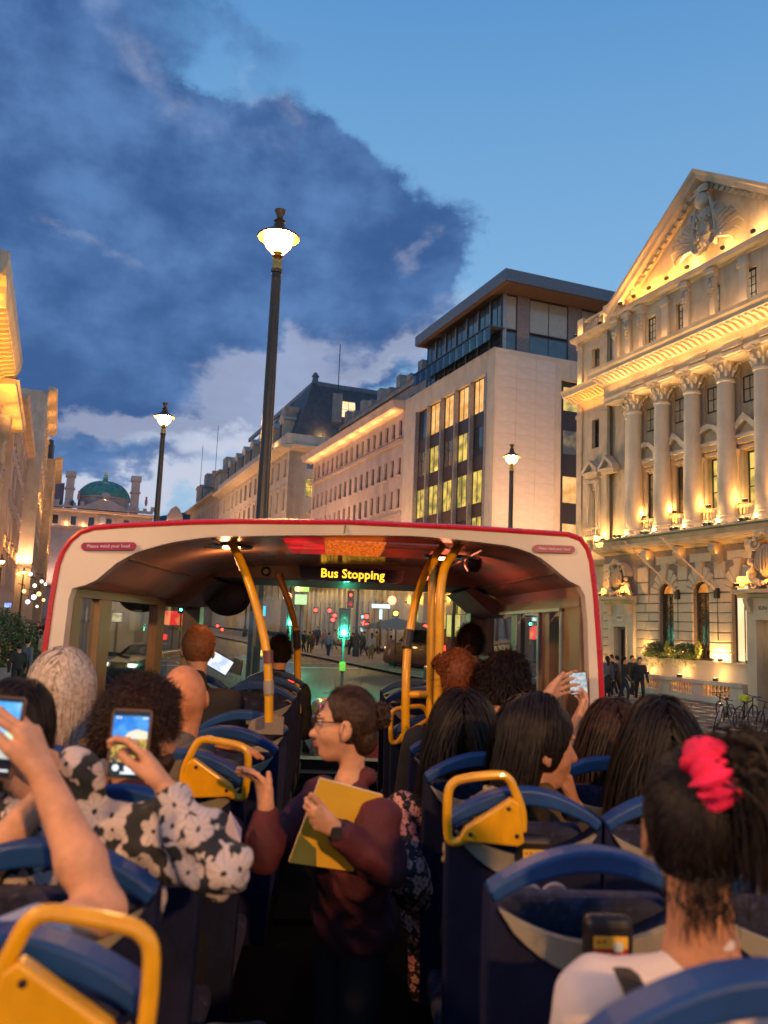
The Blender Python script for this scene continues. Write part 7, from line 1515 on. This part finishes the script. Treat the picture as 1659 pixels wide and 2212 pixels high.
for i, (u, v, pose, tp, lg, rz, d_) in enumerate(((1320, 1506, 0, 'black', 'black', 100, 'in a dark hooded coat by the bank wall'), (1332, 1512, 1, 'navy', 'black', 60, 'in a dark jacket leaning toward the bank door'), (1349, 1516, 2, 'black', 'navy', -120, 'in a black coat in the middle of the bank group'), (1366, 1508, 0, 'black', 'black', 200, 'holding something pale by the bank door'), (1382, 1518, 1, 'black', 'black', 170, 'in a long dark coat nearest the terrace'), (1311, 1514, 3, 'grey', 'black', 20, 'in grey at the bus roof edge'))):
    p = ghit(u, v); ped(p, rz, pose, tp, lg, 'person '+d_, hair=HDK, group=G2)
G3 = 'people on the left pavement'
for i, (u, d, pose, tp, lg, rz, d_) in enumerate(((42, 27, 0, 'black', 'black', 30, 'in black raising an arm on the left pavement'), (60, 29, 1, 'grey', 'black', -30, 'in grey on the left pavement'), (74, 31, 2, 'black', 'navy', 90, 'with long hair on the left pavement'), (85, 35, 0, 'tan', 'black', 60, 'in a tan coat close to the bus edge'), (66, 40, 1, 'black', 'black', 0, 'in black further up the left pavement'), (90, 46, 2, 'pink', 'black', 20, 'in pink far up the left pavement'), (78, 52, 0, 'black', 'black', 180, 'in black furthest up the left pavement'))):
    p = at(u, 1400, d); ped(p, rz, pose, tp, lg, 'pedestrian '+d_, group=G3)
# ---- hedge on the left
p = at(18, 1395, 30); hd = thing('hedge', 'dark clipped hedge in a planter at the far left', 'hedge', loc=(float(p[0]), float(p[1]), gz(*p[:2])))
MB().box(-2.2, 1.0, -.6, .6, 0, .6).obj('planter', STONED, hd); mb = MB(); leafball(mb, (-.6, 0, 1.6), (1.7, .8, 1.1), 5000, .07); mb.obj('leaves', FOLI, hd, fix=False)
# ---- vehicles
def car(p, head, label, paint, L=4.2, W=1.78, H=1.48, van=False, cat='car', taxi=False, brake=True):
    t = thing('car', label, cat, loc=(float(p[0]), float(p[1]), gz(p[0], p[1])), rotz=head)
    if van: sec = [(-L/2, .35, .80, .9), (-L/2, .9, .97, .97), (-L/2+.05, H*.93, .9, .9), (-L/2+.3, H, .86, .86), (L*.22, H, .86, .86), (L*.36, H*.62, .94, .94), (L/2-.1, H*.55, .9, .9), (L/2, .5, .8, .85)]
    mb = MB(); nx = 28; xs = np.linspace(-L/2, L/2, nx)
    def top(x):                                                   # roof line along the car (rear at -L/2)
        q = (x+L/2)/L; return np.interp(q, [0, .03, .14, .30, .52, .70, .78, .97, 1.], [.72*H if van else .62*H, .90*H if van else .66*H, .98*H, H, H*.98, .66*H, .62*H, .52*H, .40*H])
    rows = []
    for x in xs:
        zt = top(x); e = 1-.10*abs(2*x/L)**6; belt = min(.62*H, zt); hw = W/2*e; rw = hw*(.80 if zt > .66*H else .93)
        rows.append([(x, s*y, z) for s, y, z in ((-1, hw*.86, .24), (-1, hw, .42), (-1, hw, belt-.12), (-1, hw*.96, belt), (-1, rw, zt-.05), (-1, rw*.8, zt), (1, rw*.8, zt), (1, rw, zt-.05), (1, hw*.96, belt), (1, hw, belt-.12), (1, hw, .42), (1, hw*.86, .24))])
    for r in rows: mb.v += [(b, a, c) if 0 else (b, a, c) for a, b, c in r]                # length along y
    k = 12
    for i in range(nx-1): mb.f += [(i*k+j, i*k+(j+1) % k, (i+1)*k+(j+1) % k, (i+1)*k+j) for j in range(k)]
    mb.f += [tuple(range(k)), tuple((nx-1)*k+j for j in reversed(range(k)))]; b = mb.obj('body', paint, t, smooth=True)
    gz_ = mat('car_glass', (.01, .012, .016), .05, spec=1.)
    MB().add([(-W*.36, -L/2+.10, .66*H), (W*.36, -L/2+.10, .66*H), (W*.31, -L/2+.52, .955*H), (-W*.31, -L/2+.52, .955*H)], [(0, 1, 2, 3)]).obj('rear_window', gz_, t).location = (0, -.05, .03)
    for s in (-1, 1): MB().add([(s*(W/2*.965), -L*.34, .65*H), (s*(W/2*.965), L*.2, .65*H), (s*(W/2*.82), L*.06, .92*H), (s*(W/2*.82), -L*.28, .92*H)], [(0, 1, 2, 3)]).obj('side_window', gz_, t)
    for s in (-1, 1):
        MB().box(s*W*.34-.13, s*W*.34+.13, -L/2-.03, -L/2+.1, .50*H, .62*H).obj('tail_light', emis('tail_red', (1., .03, .02), 6. if brake else 2.), t); MB().box(s*W*.34-.14, s*W*.34+.14, L/2-.16, L/2+.01, .42*H, .50*H).obj('headlight', emis('headlight', (1, .95, .8), 5.), t)
        for y in (-L*.31, L*.31): wl_ = MB().lathe([(.02, 0), (.30, 0), (.32, .04), (.32, .17), (.02, .17)], 20).xf(Matrix.Translation((s*(W/2-.03), y, .32)) @ Matrix.Rotation(PI/2*s, 4, 'Y') @ Matrix.Translation((0, 0, -.15))).obj('wheel', mat('tyre', (.02, .02, .02), .8), t)
    MB().box(-.26, .26, -L/2-.02, -L/2+.02, .36*H, .44*H).obj('number_plate', mat('plate_yellow', (.6, .42, .05), .5), t); MB().box(-W*.44, W*.44, -L/2-.05, -L/2+.2, .26, .42).obj('bumper', BLKP, t)
    if taxi: MB().box(-.3, .3, -.1, .1, H-.02, H+.13).obj('roof_light', emis('taxi_amber', (1, .6, .15), 3.), t)
    return t
sa = math.atan2(SD.y, SD.x)-PI/2
p = at(748, 1500, 19.5); car(p, sa*.35, 'red car with lit tail lights waiting just ahead of the bus', mat('car_red', (.30, .012, .015), .25, coat=1.), brake=True)
p = at(556, 1440, 27); car(p, sa, 'pale taxi with a lit roof light seen past the long yellow pole', mat('car_silver', (.32, .34, .33), .25, .3, coat=1.), H=1.7, van=True, taxi=True)
p = at(915, 1400, 47); car(p, sa+.2, 'dark red van on the right of the junction', mat('van_red', (.16, .01, .012), .3, coat=1.), L=5.5, W=2., H=2.4, van=True, cat='van')
p = at(285, 1430, 24); car(p, sa, 'dark car seen through the left side windows', mat('car_black', (.015, .015, .018), .2, coat=1.)); p = at(1000, 1440, 34); car(p, sa+PI, 'oncoming dark car beyond the front right seats', mat('car_black', (.015, .015, .018), .2, coat=1.))
# ---- parasols, awning
def parasol(u, v, d, c, label, R_=1.6):
    p = at(u, v, d); g0 = gz(p[0], p[1]); t = thing('parasol', label, 'parasol', loc=(float(p[0]), float(p[1]), g0), group='parasols outside the cafes'); h = p[2]-g0
    mb = MB(); n = 8
    for i in range(n):
        a0, a1 = 2*PI*i/n, 2*PI*(i+1)/n; mb.add([(0, 0, h), (R_*math.cos(a0), R_*math.sin(a0), h-.65), (R_*.5*(math.cos(a0)+math.cos(a1)), R_*.5*(math.sin(a0)+math.sin(a1)), h-.60), (R_*math.cos(a1), R_*math.sin(a1), h-.65)], [(0, 1, 2), (0, 2, 3)])
    cn = mb.obj('canopy', c, t); MB().tube([(0, 0, 0), (0, 0, h+.1)], .03, 8).obj('pole', BLK, t); MB().lathe([(.35, 0), (.3, .08), (.05, .1)], 12).obj('base', BLK, t)
    for i in range(n): MB().tube([(0, 0, h-.35), (R_*math.cos(2*PI*i/n), R_*math.sin(2*PI*i/n), h-.66)], .012, 4).obj('rib', BLK, t)
parasol(1095, 1292, 30, mat('parasol_cream', (.45, .38, .28), .8), 'cream parasol seen through the right side window'); parasol(856, 1334, 46, mat('parasol_dark', (.05, .05, .045), .8), 'dark parasol right of the crossing pedestrians', 2.4); parasol(885, 1338, 52, mat('parasol_dark', (.05, .05, .045), .8), 'dark parasol behind the curved right poles', 2.2)
# ---- bicycles by the bank
def bicycle(p, rz, label, fc, lean=8, bag=None):
    t = thing('bicycle', label, 'bicycle', loc=(float(p[0]), float(p[1]), gz(*p[:2])+.13), group='bicycles parked by the bank'); t.rotation_euler = (R(lean), 0, R(rz)); r = .34
    for x in (-.52, .52):
        w_ = link('wheel', None, t, loc=(x, 0, r)); MB().tube([(r*math.cos(a), 0, r*math.sin(a)) for a in np.linspace(0, 2*PI, 29)[:-1]], .02, 6, closed=True, cap=False).obj('tyre', BLKP, w_)
        mb = MB()
        for i in range(12): mb.tube([(0, 0, 0), (r*math.cos(i*PI/6), 0, r*math.sin(i*PI/6))], .003, 3)
        sp_ = mb.obj('spokes', mat('spoke', (.3, .3, .3), .3, 1.), w_, kind='stuff')
    F_ = [((-.52, 0, r), (-.08, 0, .28)), ((-.08, 0, .28), (-.22, 0, .80)), ((-.52, 0, r), (-.2, 0, .76)), ((-.2, 0, .74), (.36, 0, .84)), ((-.08, 0, .28), (.38, 0, .72)), ((.34, 0, .94), (.52, 0, r))]
    mb = MB(); [mb.tube(f, .018, 6) for f in F_]; mb.obj('bicycle_frame', fc, t, smooth=True); MB().tube([(.36, -.26, 1.0), (.32, -.1, .98), (.34, 0, .97), (.32, .1, .98), (.36, .26, 1.0)], .014, 6).obj('handlebar', BLK, t); MB().ball((-.24, 0, .84), .09, 10, 6, (1.5, .8, .4)).obj('saddle', BLKP, t, smooth=True); MB().tube([(-.22, 0, .78), (-.24, 0, .84)], .014, 6).obj('seat_post', BLK, t)
    MB().lathe([(.085, 0), (.085, .01)], 16).xf(Matrix.Translation((-.08, .05, .28)) @ Matrix.Rotation(PI/2, 4, 'X')).obj('chainring', BLK, t)
    if bag: bevel(MB().box(-.40, -.08, -.14, .14, .84, 1.02).obj('saddle_cover', bag, t), .04, 3)
CR = mat('frame_cream', (.6, .5, .42), .35); p = ghit(1545, 1580, .12); bicycle(p, 60, 'pale-framed bicycle leaning by the bank, leftmost of the row', CR, 14); p = ghit(1571, 1566, .12); bicycle(p, 85, 'black bicycle just behind the pale-framed one', BLK, -6)
p = ghit(1608, 1572, .12); bicycle(p, 40, 'bicycle with a yellow-green saddle cover', BLK, 8, mat('lime_cover', (.45, .50, .03), .6)); p = ghit(1650, 1590, .12); bicycle(p, 80, 'dark bicycle at the right edge of the picture', BLK, 10)
p = ghit(1628, 1565, .12); MBs = thing('bicycle_rack', 'low steel hoop rack between the bicycles by the bank', 'bicycle rack', loc=(float(p[0]), float(p[1]), gz(*p[:2])+.13)); MB().tube([(-.4, 0, 0), (-.4, 0, .75), (-.3, 0, .85), (.3, 0, .85), (.4, 0, .75), (.4, 0, 0)], .025, 8).obj('hoop', mat('steel', (.3, .3, .3), .35, .8), MBs, smooth=True)
